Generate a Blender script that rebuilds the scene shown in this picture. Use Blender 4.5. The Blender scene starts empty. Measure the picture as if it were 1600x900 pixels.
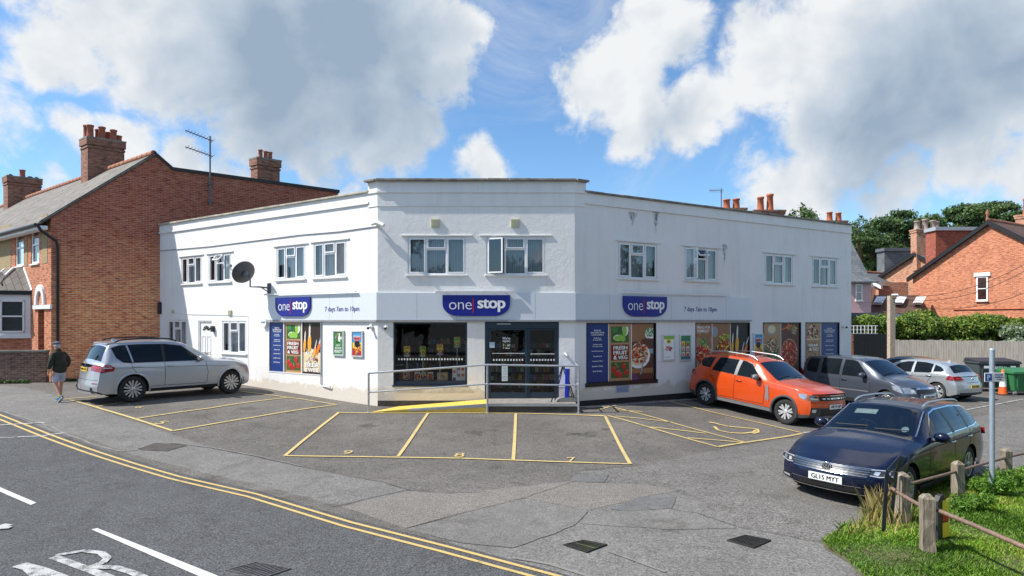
import bpy, bmesh, math, random
import numpy as np
from mathutils import Vector, Matrix
random.seed(7)
rng = np.random.default_rng(7)
SC = bpy.context.scene
COL = SC.collection
R = math.radians
F_PX = 960.0; HOR = 500.0; EYE = 2.65      # calibration of the photograph (1600 px wide)

# ------------------------------------------------------------------ camera
cd = bpy.data.cameras.new('camera'); cam = bpy.data.objects.new('camera', cd); COL.objects.link(cam)
cam.location = (0, 0, EYE); cam.rotation_euler = (R(90), 0, 0)
cd.sensor_width = 36; cd.lens = 36*F_PX/1600; cd.shift_y = 50/1600
cd.clip_start = .1; cd.clip_end = 3000
SC.camera = cam
SC.render.resolution_x = 1024; SC.render.resolution_y = 576
SC.view_settings.view_transform = 'Standard'; SC.view_settings.look = 'None'
SC.view_settings.gamma = 1; SC.view_settings.exposure = 0.60; SC.view_settings.use_curve_mapping = False

# ------------------------------------------------------------------ sun
SUN_EL = 48.5; SUN_A = math.atan2(.17, 1)
SUNV = Vector((-math.cos(SUN_A)*math.cos(R(SUN_EL)), -math.sin(SUN_A)*math.cos(R(SUN_EL)), math.sin(R(SUN_EL)))).normalized()
sl = bpy.data.lights.new('sun', 'SUN'); sl.energy = 4.3; sl.angle = R(.53); sl.color = (1, .955, .88)
so = bpy.data.objects.new('sun', sl); COL.objects.link(so)
so.rotation_euler = SUNV.to_track_quat('Z', 'Y').to_euler(); so.location = (-20, -5, 30)

# ------------------------------------------------------------------ world : sky + clouds by direction
wd = bpy.data.worlds.new('World'); SC.world = wd; wd.use_nodes = True
nt = wd.node_tree; nt.nodes.clear(); NN = nt.nodes; LK = nt.links
def N(kind, **kw):
    n = NN.new(kind)
    for k, v in kw.items(): setattr(n, k, v)
    return n
def M_(op, a, b=None, c=None, clamp=False):
    n = N('ShaderNodeMath', operation=op); n.use_clamp = clamp
    for i, x in enumerate((a, b, c)):
        if x is None: continue
        if isinstance(x, (int, float)): n.inputs[i].default_value = x
        else: LK.new(x, n.inputs[i])
    return n.outputs[0]
def ss(x, lo, hi, a=0., b=1.):
    n = N('ShaderNodeMapRange', interpolation_type='SMOOTHSTEP')
    LK.new(x, n.inputs[0]); n.inputs[1].default_value = lo; n.inputs[2].default_value = hi
    n.inputs[3].default_value = a; n.inputs[4].default_value = b
    return n.outputs[0]
out = N('ShaderNodeOutputWorld'); bg = N('ShaderNodeBackground')
sky = N('ShaderNodeTexSky', sky_type='NISHITA'); sky.sun_disc = False
sky.sun_elevation = R(SUN_EL); sky.sun_rotation = math.atan2(SUNV.x, SUNV.y)
sky.air_density = 1.0; sky.dust_density = .4; sky.ozone_density = 2.2; sky.altitude = 50
tc = N('ShaderNodeTexCoord'); DIR = tc.outputs['Generated']
def pdir(px, py):
    return Vector((px-800, F_PX, HOR-py)).normalized()
# (px, py, radius px, strength) : where the photograph's sky shows cumulus
BL = [(120,40,120,.9),(240,60,170,1),(400,40,200,1),(560,60,200,1),(650,110,112,1),(420,150,150,1),(560,185,120,1),(300,130,120,.9),(695,35,78,.75),(640,225,75,.8),(480,230,80,.75),
      (90,100,90,.75),(20,20,60,.5),
      (110,225,62,.72),(190,235,62,.68),(40,285,60,.5),(15,215,35,.42),(290,262,66,.68),(385,285,75,.66),(520,290,70,.5),(755,268,55,.72),
      (965,120,95,1),(1030,60,92,.9),(1000,180,80,.8),(915,180,50,.55),(1090,170,90,.9),(1190,90,112,1),(1330,60,170,1),(1330,170,150,1),(1480,90,190,1),(1520,190,130,1),(1620,120,160,1),
      (1250,290,110,.75),(1400,300,110,.7),(1530,280,110,.8),(1620,300,100,.7),(1100,230,50,.5),(1180,320,60,.5),
      (-200,100,260,.7),(1900,200,300,.9)]
DK = [(440,110,200,1),(610,170,150,1),(300,90,150,.6),(560,90,190,1),(480,200,120,.9),(400,40,150,.6),(680,150,80,.9),(1400,180,170,.9),(1540,140,200,.9),(1300,150,90,.35),(1060,185,60,.55),(960,200,50,.35),(1400,290,90,.45),(1800,150,250,.7)]
def blobs(lst, vec):
    acc = None
    for (px, py, r, s) in lst:
        c = pdir(px, py)
        d = N('ShaderNodeVectorMath', operation='DISTANCE'); LK.new(vec, d.inputs[0]); d.inputs[1].default_value = c
        rr = r/F_PX/max(1., math.hypot(px-800, 960)/960)**1.2
        m = ss(d.outputs['Value'], rr*1.36, rr*.0, 0., s)
        acc = m if acc is None else M_('MAXIMUM', acc, m)
    return acc
def fbm(vec, scale, detail, rough, dist=0.):
    n = N('ShaderNodeTexNoise'); LK.new(vec, n.inputs['Vector']); n.inputs['Scale'].default_value = scale
    n.inputs['Detail'].default_value = detail; n.inputs['Roughness'].default_value = rough; n.inputs['Distortion'].default_value = dist
    return n
nv = fbm(DIR, 4.5, 5, .55)
off = N('ShaderNodeVectorMath', operation='MULTIPLY_ADD'); LK.new(nv.outputs['Color'], off.inputs[0]); off.inputs[1].default_value = (.17,.17,.17); off.inputs[2].default_value = (-.085,-.085,-.085)
wv = N('ShaderNodeVectorMath', operation='ADD'); LK.new(DIR, wv.inputs[0]); LK.new(off.outputs[0], wv.inputs[1])
acc = blobs(BL, wv.outputs[0])
# elsewhere (behind the camera, overhead) plain broken cumulus
sep = N('ShaderNodeSeparateXYZ'); LK.new(DIR, sep.inputs[0])
back = ss(sep.outputs['Y'], .45, .1)
up = ss(sep.outputs['Z'], .5, .75)
gen = fbm(DIR, 2.2, 4, .5).outputs['Fac']
gen = M_('MULTIPLY', ss(gen, .50, .64), M_('MAXIMUM', back, up))
acc = M_('MAXIMUM', acc, gen)
n1 = fbm(DIR, 7, 5, .5, .3).outputs['Fac']; nf = fbm(DIR, 26, 7, .62, .3).outputs['Fac']
sh = N('ShaderNodeVectorMath', operation='ADD'); LK.new(DIR, sh.inputs[0]); sh.inputs[1].default_value = Vector((-.9,-.1,.55)).normalized()*.03
n2 = fbm(sh.outputs[0], 7, 5, .5, .3).outputs['Fac']
dens = M_('ADD', M_('MULTIPLY', acc, 1.4), M_('ADD', M_('MULTIPLY', M_('SUBTRACT', n1, .5), 1.0), M_('MULTIPLY', M_('SUBTRACT', nf, .5), 1.05)))
alpha = ss(dens, .34, .86)
wisp = fbm(DIR, 3.2, 8, .7, 1.2).outputs['Fac']
alpha = M_('MAXIMUM', alpha, M_('MULTIPLY', ss(wisp, .47, .8), .42))
lit = M_('ADD', M_('MULTIPLY', M_('SUBTRACT', n1, n2), 2.6), M_('MULTIPLY', M_('SUBTRACT', nf, .5), .42))
dark = blobs(DK, wv.outputs[0])
shade = M_('SUBTRACT', M_('ADD', 1.0, M_('MULTIPLY', lit, .55)), M_('MULTIPLY', dark, M_('ADD', .72, M_('MULTIPLY', M_('SUBTRACT', n1, .5), 1.1))))
thick = ss(dens, .8, 1.7, 0, .16)
shade = M_('SUBTRACT', shade, thick)
shade = M_('MAXIMUM', M_('MINIMUM', shade, 1.12), .2)
cr = N('ShaderNodeValToRGB'); LK.new(shade, cr.inputs[0])
el = cr.color_ramp.elements; el[0].position = .22; el[0].color = (.345,.45,.585,1); el[1].position = 1.0; el[1].color = (.93,.95,.97,1)
e = el.new(.60); e.color = (.58,.665,.765,1)
CLOUD_GAIN = 6.3
cg = N('ShaderNodeVectorMath', operation='SCALE'); LK.new(cr.outputs[0], cg.inputs[0]); cg.inputs['Scale'].default_value = CLOUD_GAIN
skt = N('ShaderNodeVectorMath', operation='MULTIPLY'); LK.new(sky.outputs[0], skt.inputs[0]); skt.inputs[1].default_value = (.84, 1.09, 1.25)
mx = N('ShaderNodeMix', data_type='RGBA'); LK.new(alpha, mx.inputs['Factor']); LK.new(skt.outputs[0], mx.inputs['A']); LK.new(cg.outputs[0], mx.inputs['B'])
LK.new(mx.outputs['Result'], bg.inputs['Color']); bg.inputs['Strength'].default_value = .1
LK.new(bg.outputs[0], out.inputs['Surface'])

# ------------------------------------------------------------------ object helpers
WM = {}
def tag(o, label=None, cat=None, group=None, kind=None):
    if label: o['label'] = label
    if cat: o['category'] = cat
    if group: o['group'] = group
    if kind: o['kind'] = kind
    return o
def empty(name, label, cat, M=None, group=None):
    o = bpy.data.objects.new(name, None); COL.objects.link(o); o.empty_display_size = .2
    M = M or Matrix(); o.matrix_world = M; WM[o] = M.copy()
    return tag(o, label, cat, group)
def root_wm(o):
    while o.parent: o = o.parent
    return WM.get(o, Matrix())
def copy_tree(o, M=None, label=None, parent=None):
    c = o.copy(); COL.objects.link(c)
    if parent: c.parent = parent
    if M is not None: c.matrix_world = M; WM[c] = M.copy()
    if label: c['label'] = label
    for ch in list(o.children): copy_tree(ch, None, None, c)
    return c

def frame(O, U, Nn=None):
    """wall frame: x along the wall, y outward, z up"""
    U = Vector((U[0], U[1], 0)).normalized()
    if Nn is None: Nn = Vector((U.y, -U.x, 0))
    M = Matrix.Identity(4)
    for i in range(3): M[i][0] = U[i]; M[i][1] = Nn[i]; M[i][2] = (0,0,1)[i]; M[i][3] = O[i]
    return M

class MB:
    def __init__(s, M=None):
        s.v = []; s.f = []; s.m = []; s.uv = []; s.M = M; s.sm = []
    def face(s, pts, m=0, uv=None, sm=False):
        b = len(s.v); P = [Vector(p) for p in pts]
        if uv is None:
            n = Vector((0,0,0))
            for i in range(len(P)):
                a, c = P[i], P[(i+1) % len(P)]
                n += Vector(((a.y-c.y)*(a.z+c.z), (a.z-c.z)*(a.x+c.x), (a.x-c.x)*(a.y+c.y)))
            ax, ay, az = abs(n.x), abs(n.y), abs(n.z)
            if az > ax and az > ay: uv = [(p.x, p.y) for p in P]
            elif ay >= ax: uv = [(p.x, p.z) for p in P]
            else: uv = [(p.y, p.z) for p in P]
        if s.M is not None: P = [s.M @ p for p in P]
        s.v += [tuple(p) for p in P]; s.f.append(tuple(range(b, b+len(P)))); s.m.append(m); s.uv += uv; s.sm.append(sm)
    def grid(s, rows, m=0, closed=False, sm=True, mf=None):
        """rows: list of equal-length point lists; shared vertices, smooth"""
        b = len(s.v); nr, nc = len(rows), len(rows[0])
        for r in rows:
            for p in r:
                p = Vector(p)
                s.v.append(tuple(s.M @ p if s.M is not None else p))
        for i in range(nr-1):
            for j in range(nc if closed else nc-1):
                k = (j+1) % nc
                idx = (b+i*nc+j, b+i*nc+k, b+(i+1)*nc+k, b+(i+1)*nc+j)
                s.f.append(idx); s.m.append(mf(i, j) if mf else m); s.sm.append(sm)
                for (a, c) in ((i,j),(i,k),(i+1,k),(i+1,j)):
                    p = rows[a][c]; s.uv.append((p[0], p[2]) )
    def box(s, x0, x1, y0, y1, z0, z1, m=0, skip=''):
        a = [(x0,y0,z0),(x1,y0,z0),(x1,y1,z0),(x0,y1,z0),(x0,y0,z1),(x1,y0,z1),(x1,y1,z1),(x0,y1,z1)]
        for nm, q in (('b',(3,2,1,0)),('t',(4,5,6,7)),('f',(0,1,5,4)),('k',(2,3,7,6)),('l',(3,0,4,7)),('r',(1,2,6,5))):
            if nm not in skip: s.face([a[i] for i in q], m)
    def hexa(s, a, m=0):
        for q in ((3,2,1,0),(4,5,6,7),(0,1,5,4),(2,3,7,6),(3,0,4,7),(1,2,6,5)): s.face([a[i] for i in q], m)
    def bar(s, p0, p1, w, h, m=0, up=(0,0,1)):
        p0 = Vector(p0); p1 = Vector(p1); d = (p1-p0).normalized(); up = Vector(up)
        if abs(d.dot(up)) > .98: up = Vector((1,0,0))
        r = d.cross(up).normalized()*w/2; u = r.cross(d).normalized()*h/2
        a = [p0-r-u, p0+r-u, p1+r-u, p1-r-u, p0-r+u, p0+r+u, p1+r+u, p1-r+u]
        s.hexa(a, m)
    def tube(s, pts, r, n=10, m=0, caps=True):
        pts = [Vector(p) for p in pts]; rad = r if isinstance(r, (list, tuple)) else [r]*len(pts)
        rows = []; prev = None
        for i, p in enumerate(pts):
            d = (pts[min(i+1, len(pts)-1)]-pts[max(i-1, 0)]).normalized()
            if prev is None:
                a = Vector((0,0,1)) if abs(d.z) < .9 else Vector((1,0,0)); a = d.cross(a).normalized()
            else: a = (prev - d*prev.dot(d)).normalized()
            prev = a; c = d.cross(a)
            rows.append([p + (a*math.cos(t)+c*math.sin(t))*rad[i] for t in [2*math.pi*k/n for k in range(n)]])
        s.grid(rows, m, closed=True)
        if caps: s.face(rows[0][::-1], m); s.face(rows[-1], m)
    def lathe(s, prof, n=24, m=0, T=None, mf=None):
        """prof: (r, h) list, axis = local z of T"""
        T = T or Matrix(); rows = []
        for (r, h) in prof: rows.append([T @ Vector((r*math.cos(2*math.pi*k/n), r*math.sin(2*math.pi*k/n), h)) for k in range(n)])
        s.grid(rows, m, closed=True, mf=mf)
    def ball(s, c, r, n=12, m=0, T=None):
        rx, ry, rz = r if isinstance(r, (tuple, list)) else (r, r, r); rows = []
        for i in range(n//2+1):
            a = math.pi*i/(n//2)
            ring = [Vector((rx*math.sin(a)*math.cos(2*math.pi*k/n), ry*math.sin(a)*math.sin(2*math.pi*k/n), -rz*math.cos(a))) for k in range(n)]
            if T: ring = [T @ p for p in ring]
            rows.append([p+Vector(c) for p in ring])
        s.grid(rows, m, closed=True)
    def poly(s, pts, y, m=0):      # polygon in the wall plane (x,z) at outward distance y
        s.face([(p[0], y, p[1]) for p in pts], m)
    def prism(s, pts, y0, y1, m=0, ms=None):
        s.face([(p[0], y1, p[1]) for p in pts], m); s.face([(p[0], y0, p[1]) for p in pts][::-1], m)
        for i in range(len(pts)):
            a, b = pts[i], pts[(i+1) % len(pts)]
            s.face([(a[0],y0,a[1]),(b[0],y0,b[1]),(b[0],y1,b[1]),(a[0],y1,a[1])], m if ms is None else ms)
    def disc(s, cx, cz, rx, rz, y, m=0, n=16, a0=0):
        s.poly([(cx+rx*math.cos(a0+2*math.pi*k/n), cz+rz*math.sin(a0+2*math.pi*k/n)) for k in range(n)], y, m)
    def text(s, txt, cx, cz, y, w=None, h=None, m=0, bold=0., align='c', ext=0., mirror=False, flat=None, spacing=1.):
        """flat text in wall plane. w/h: fit the text into this width/height"""
        thick = bold if bold >= .02 else 0; bold = 0. if bold > 0 else bold
        key = (txt, bold, spacing)
        if key not in TXT:
            cu = bpy.data.curves.new('t', 'FONT'); cu.body = txt; cu.offset = bold; cu.resolution_u = 3; cu.space_character = spacing
            ob = bpy.data.objects.new('t', cu); me = bpy.data.meshes.new_from_object(ob)
            V = [(v.co.x, v.co.y) for v in me.vertices]; FF = [tuple(p.vertices) for p in me.polygons]
            bpy.data.objects.remove(ob); bpy.data.curves.remove(cu); bpy.data.meshes.remove(me)
            TXT[key] = (V, FF)
        V, FF = TXT[key]
        if not V: return
        x0 = min(v[0] for v in V); x1 = max(v[0] for v in V); z0 = min(v[1] for v in V); z1 = max(v[1] for v in V)
        sx = w/(x1-x0) if w else None; sz = h/(z1-z0) if h else None
        sx = sx or sz; sz = sz or sx
        ax = {'c': (x0+x1)/2, 'l': x0, 'r': x1}[align]
        lays = [(0,0)] if not thick else [(-thick*.9,-thick*.35),(thick*.9,-thick*.35),(0,thick*.4),(-thick*.9,thick*.35),(thick*.9,thick*.35)]
        for k, (ddx, ddz) in enumerate(lays):
            for f in FF:
                P = [(cx+(V[i][0]+ddx-ax)*sx*(-1 if mirror else 1), cz+(V[i][1]+ddz-(z0+z1)/2)*sz) for i in f]
                if flat: s.face([flat((p[0], p[1], k*.0004)) for p in P], m, uv=[(0,0)]*len(P))
                else: s.poly(P, y+ext+k*.0004, m)
    def build(s, name, mats, parent=None, local=False, bevel=0., smooth=None, auto=None):
        me = bpy.data.meshes.new(name); V = s.v
        if parent is not None and not local:
            W = root_wm(parent).inverted(); V = [tuple(W @ Vector(p)) for p in V]
        me.from_pydata(V, [], s.f)
        ul = me.uv_layers.new(name='UVMap')
        ul.data.foreach_set('uv', [c for u in s.uv for c in u])
        if not isinstance(mats, (list, tuple)): mats = [mats]
        for mt in mats: me.materials.append(mt)
        me.polygons.foreach_set('material_index', s.m)
        me.polygons.foreach_set('use_smooth', s.sm if smooth is None else [smooth]*len(s.f))
        o = bpy.data.objects.new(name, me); COL.objects.link(o)
        if parent is not None: o.parent = parent
        if bevel:
            bm = bmesh.new(); bm.from_mesh(me); bmesh.ops.remove_doubles(bm, verts=bm.verts, dist=1e-5); bm.to_mesh(me); bm.free()
            b = o.modifiers.new('bevel', 'BEVEL'); b.width = bevel; b.segments = 2; b.limit_method = 'ANGLE'; b.angle_limit = R(40)
        me.update()
        return o
TXT = {}

# ------------------------------------------------------------------ terrain
def sm01(t): t = max(0., min(1., t)); return t*t*(3-2*t)
def gz_(X, Y):
    a = -.25*(1-sm01((Y-12.2)/6.4))
    b = -(.08+.26*sm01((Y-12)/4))*sm01((X-2.5-.9*sm01((13-Y)/4)-2.6*sm01((Y-18)/4))/6)
    c = .30*sm01((-X-3)/8.5)*sm01((Y-9)/10.5)
    return a*(1 if Y < 30 else 1)+b+c
CELL = .5
def gz(X, Y):
    i = math.floor(X/CELL); j = math.floor(Y/CELL); fx = X/CELL-i; fy = Y/CELL-j
    h00 = gz_(i*CELL, j*CELL); h11 = gz_((i+1)*CELL, (j+1)*CELL)
    if fx >= fy:
        h10 = gz_((i+1)*CELL, j*CELL); return h00+(h10-h00)*fx+(h11-h10)*fy
    h01 = gz_(i*CELL, (j+1)*CELL); return h00+(h01-h00)*fy+(h11-h01)*fx
def G(px, py, lift=0.):
    z = 0.
    for _ in range(25):
        Y = F_PX*(EYE-z-lift)/(py-HOR); X = (px-800)/F_PX*Y; z = gz_(X, Y)
    return (X, Y)
def clip_half(P, a, b):
    """keep the part of polygon P left of the line a->b"""
    o = []
    n = len(P)
    for i in range(n):
        p, q = P[i], P[(i+1) % n]
        dp = (b[0]-a[0])*(p[1]-a[1])-(b[1]-a[1])*(p[0]-a[0]); dq = (b[0]-a[0])*(q[1]-a[1])-(b[1]-a[1])*(q[0]-a[0])
        if dp >= 0: o.append(p)
        if (dp > 0 > dq) or (dp < 0 < dq):
            t = dp/(dp-dq); o.append((p[0]+(q[0]-p[0])*t, p[1]+(q[1]-p[1])*t))
    return o
def area(P): return .5*sum(P[i][0]*P[(i+1)%len(P)][1]-P[(i+1)%len(P)][0]*P[i][1] for i in range(len(P)))
def cellclip(P, cell=CELL):
    """split polygon P into pieces that each lie in one grid triangle"""
    res = []
    x0 = min(p[0] for p in P); x1 = max(p[0] for p in P)
    for i in range(math.floor(x0/cell), math.floor(x1/cell)+1):
        A = clip_half(clip_half(P, (i*cell,1), (i*cell,0)), ((i+1)*cell,0), ((i+1)*cell,1))
        if len(A) < 3: continue
        y0 = min(p[1] for p in A); y1 = max(p[1] for p in A)
        for j in range(math.floor(y0/cell), math.floor(y1/cell)+1):
            B = clip_half(clip_half(A, (0,j*cell), (1,j*cell)), (1,(j+1)*cell), (0,(j+1)*cell))
            if len(B) < 3: continue
            a = (i*cell, j*cell); b = ((i+1)*cell, (j+1)*cell)
            for C in (clip_half(B, a, b), clip_half(B, b, a)):
                if len(C) >= 3 and abs(area(C)) > 1e-7: res.append(C)
    return res
def drape(mb, P, lift, m=0):
    if area(P) < 0: P = P[::-1]
    for C in cellclip(P): mb.face([(x, y, gz(x, y)+lift) for x, y in C], m, uv=list(C))
def stroke(mb, pts, w, lift=.008, m=0):
    """polyline of ground points to strip"""
    for a, b in zip(pts[:-1], pts[1:]):
        d = Vector((b[0]-a[0], b[1]-a[1])); 
        if d.length < 1e-6: continue
        d.normalize(); n = Vector((-d.y, d.x))*w/2; e = d*w*.0
        drape(mb, [(a[0]-n.x-e.x, a[1]-n.y-e.y), (b[0]-n.x+e.x, b[1]-n.y+e.y), (b[0]+n.x+e.x, b[1]+n.y+e.y), (a[0]+n.x-e.x, a[1]+n.y-e.y)], lift, m)
def pix(*pp): return [G(x, y) for x, y in pp]
def at(px, py, Y): return Vector(((px-800)/F_PX*Y, Y, EYE-(py-HOR)/F_PX*Y))
# ------------------------------------------------------------------ materials
def sr(r, g, b):   # 0-255 srgb -> linear
    f = lambda c: (c/255/12.92 if c/255 <= .04045 else ((c/255+.055)/1.055)**2.4)
    return (f(r), f(g), f(b), 1)
class Mt:
    def __init__(s, name):
        s.mat = bpy.data.materials.new(name); s.mat.use_nodes = True; s.nt = s.mat.node_tree
        s.b = s.nt.nodes['Principled BSDF']; s.out = s.nt.nodes['Material Output']
    def n(s, kind, **kw):
        x = s.nt.nodes.new(kind)
        for k, v in kw.items():
            if hasattr(x, k) and k not in x.inputs: setattr(x, k, v)
            else: x.inputs[k].default_value = v
        return x
    def l(s, a, b): s.nt.links.new(a, b)
    def coord(s, kind='Object'):
        if kind == 'World': return s.n('ShaderNodeNewGeometry').outputs['Position']
        return s.n('ShaderNodeTexCoord').outputs[kind]
    def noise(s, scale, detail=4, rough=.55, co=None, dist=0., stretch=None):
        t = s.n('ShaderNodeTexNoise'); t.inputs['Scale'].default_value = scale; t.inputs['Detail'].default_value = detail
        t.inputs['Roughness'].default_value = rough; t.inputs['Distortion'].default_value = dist
        co = co or s.coord()
        if stretch:
            mp = s.n('ShaderNodeMapping'); mp.inputs['Scale'].default_value = stretch; s.l(co, mp.inputs[0]); co = mp.outputs[0]
        s.l(co, t.inputs['Vector']); return t.outputs['Fac']
    def ramp(s, fac, stops):
        r = s.n('ShaderNodeValToRGB'); s.l(fac, r.inputs[0]); e = r.color_ramp.elements
        e[0].position = stops[0][0]; e[0].color = stops[0][1]; e[1].position = stops[-1][0]; e[1].color = stops[-1][1]
        for p, c in stops[1:-1]: q = e.new(p); q.color = c
        return r.outputs[0]
    def mix(s, fac, a, b, mode='MIX'):
        m = s.n('ShaderNodeMix'); m.data_type = 'RGBA'; m.blend_type = mode
        for x, k in ((fac, 0), (a, 6), (b, 7)):
            if isinstance(x, (int, float)): m.inputs[k].default_value = x
            elif isinstance(x, tuple): m.inputs[k].default_value = x
            else: s.l(x, m.inputs[k])
        return m.outputs[2]
    def math(s, op, a, b=0., clamp=False):
        m = s.n('ShaderNodeMath'); m.operation = op; m.use_clamp = clamp
        for i, x in enumerate((a, b)):
            if isinstance(x, (int, float)): m.inputs[i].default_value = x
            else: s.l(x, m.inputs[i])
        return m.outputs[0]
    def bump(s, h, strength=.3, dist=.01):
        b = s.n('ShaderNodeBump'); b.inputs['Strength'].default_value = strength; b.inputs['Distance'].default_value = dist
        s.l(h, b.inputs['Height']); s.l(b.outputs[0], s.b.inputs['Normal'])
    def col(s, x):
        if isinstance(x, tuple): s.b.inputs['Base Color'].default_value = x
        else: s.l(x, s.b.inputs['Base Color'])
    def set(s, **kw):
        for k, v in kw.items():
            k = k.replace('_', ' ')
            if isinstance(v, (int, float, tuple)): s.b.inputs[k].default_value = v
            else: s.l(v, s.b.inputs[k])
        return s
_mc = {}
def plain(name, c, rough=.6, metal=0., var=.12, bump=0., scale=8, coat=0.):
    if name in _mc: return _mc[name]
    m = Mt(name); f = m.noise(scale, 4, .6)
    d = tuple([x*(1-var) for x in c[:3]]+[1]); l = tuple([min(1, x*(1+var)) for x in c[:3]]+[1])
    m.col(m.ramp(f, [(.3, d), (.7, l)])); m.set(Roughness=rough, Metallic=metal)
    if coat: m.b.inputs['Coat Weight'].default_value = coat; m.b.inputs['Coat Roughness'].default_value = .04
    if bump: m.bump(m.noise(scale*6, 3), bump, .01)
    _mc[name] = m.mat; return m.mat

def asphalt(name, base, warm=(1,1,1), spk=.5, patch=.18, stones=0., spots=()):
    m = Mt(name); co = m.coord('World')
    big = m.noise(.35, 5, .6, co); mid = m.noise(3.0, 5, .65, co); fine = m.noise(42, 3, .8, co); vf = m.noise(19, 4, .85, co)
    b = [base*w for w in warm]
    c0 = m.ramp(big, [(.3, (b[0]*(1-patch), b[1]*(1-patch), b[2]*(1-patch), 1)), (.7, (b[0]*(1+patch), b[1]*(1+patch), b[2]*(1+patch), 1))])
    c1 = m.mix(.5, c0, m.ramp(mid, [(.3, (.38,.38,.38,1)), (.72, (.62,.62,.62,1))]), 'OVERLAY')
    s = m.ramp(fine, [(.34, (.5-spk*.45,)*3+(1,)), (.5, (.5,.5,.5,1)), (.68, (.5+spk*.42,)*3+(1,))])
    c2 = m.mix(1.0, c1, s, 'OVERLAY')
    s2 = m.ramp(vf, [(.38, (.36,.36,.36,1)), (.64, (.64,.64,.64,1))]); c2 = m.mix(.8, c2, s2, 'OVERLAY')
    # faint cracks / tyre scuffs and oil stains
    st = m.ramp(m.noise(.9, 6, .75, co, 1.5), [(.36, (.62,.6,.58,1)), (.46, (1,1,1,1))]); c2 = m.mix(.55, c2, st, 'MULTIPLY')
    if stones:
        vo = m.n('ShaderNodeTexVoronoi'); m.l(co, vo.inputs['Vector']); vo.inputs['Scale'].default_value = 55
        c2 = m.mix(stones, c2, m.ramp(vo.outputs['Distance'], [(.1, (.42,.36,.30,1)), (.6, (.12,.11,.1,1))]))
    if spots:
        sx_ = m.n('ShaderNodeSeparateXYZ'); m.l(co, sx_.inputs[0]); nb2 = m.noise(9, 5, .8, co); nw1 = m.math('MULTIPLY', m.math('SUBTRACT', m.noise(4, 4, .7, co), .5), 3.2); nw2 = m.math('MULTIPLY', m.math('SUBTRACT', m.noise(5, 4, .7, co, .7), .5), 3.2); acc = None
        for (X, Y, r, s) in spots:
            dx = m.math('ADD', m.math('MULTIPLY', m.math('SUBTRACT', sx_.outputs['X'], X), 1/r), nw1); dy = m.math('ADD', m.math('MULTIPLY', m.math('SUBTRACT', sx_.outputs['Y'], Y), 1/r), nw2)
            d = m.math('SUBTRACT', 1.3, m.math('ADD', m.math('MULTIPLY', dx, dx), m.math('MULTIPLY', dy, dy)), True); d = m.math('MULTIPLY', d, s*.9); acc = d if acc is None else m.math('MAXIMUM', acc, d)
        f = m.ramp(m.math('MULTIPLY', acc, m.math('ADD', nb2, .3)), [(.38, (0,0,0,1)), (.75, (.7,.7,.7,1))]); c2 = m.mix(f, c2, (.03,.028,.025,1))
    m.col(c2); m.set(Roughness=.88); m.b.inputs['Specular IOR Level'].default_value = .35
    h = m.math('ADD', m.math('MULTIPLY', fine, .6), m.math('MULTIPLY', vf, .5)); m.bump(h, .7, .014)
    return m.mat
ROAD = asphalt('road_asphalt', .088, (.99,1,1.03), .95, .10)
SPOTS = [(-3.75,15.9,.30,.9),(-.9,15.2,.32,.85),(-.5,15.4,.2,.8),(1.9,15.0,.28,.9),(1.55,15.05,.2,1.),(2.35,15.6,.18,1.),(2.45,14.4,.14,1.),(-3.2,16.2,.15,.8),(7.0,15.9,.3,.6),(-7.5,17.5,.35,.8),(-6.2,17.2,.2,.9),(1.2,11.2,.25,.6),(-2.0,11.4,.3,.5)]
LOT = asphalt('car_park_asphalt', .122, (1.09,1,.90), .8, .22, 0, SPOTS)
LOTG = asphalt('coarse_asphalt', .15, (1.06,1,.93), .9, .12)
PAVE = asphalt('pavement_tarmac', .165, (1.05,1,.94), .6, .12)
APRON = asphalt('gravelly_apron', .18, (1.08,1,.91), 1., .14, .35)
PATCHM = asphalt('dark_patch', .14, (1.02,1,.98), .35, .08)
BEIGE = asphalt('beige_patch', .17, (1.05,1,.93), .5, .1)
OUTER = asphalt('outer_ground', .12, (1,1,.95), .4, .1)

def worn_paint(name, c, under, wear=.5, sc=6):
    m = Mt(name); co = m.coord('World')
    a = m.noise(sc, 6, .7, co); f = m.noise(75, 2, .8, co)
    w = m.ramp(m.math('ADD', m.math('MULTIPLY', a, .6), m.math('MULTIPLY', f, .4)), [(wear-.08, (0,0,0,1)), (wear+.02, (1,1,1,1))])
    c2 = m.mix(w, under, m.ramp(f, [(.3, tuple(x*.82 for x in c[:3])+(1,)), (.7, c)])); m.col(c2); m.set(Roughness=.75)
    m.bump(f, .4, .006); return m.mat
YEL = worn_paint('yellow_bay_paint', (.60,.46,.19,1), (.14,.13,.11,1), .435)
YEL2 = worn_paint('yellow_road_paint', (.60,.43,.16,1), (.13,.125,.11,1), .42)
WHT = worn_paint('white_road_paint', (.66,.66,.63,1), (.12,.12,.12,1), .36)
WHTW = worn_paint('worn_white_paint', (.5,.5,.48,1), (.09,.09,.09,1), .50)
GREYL = worn_paint('chalky_edge', (.24,.23,.21,1), (.14,.135,.13,1), .5, 3)

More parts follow.
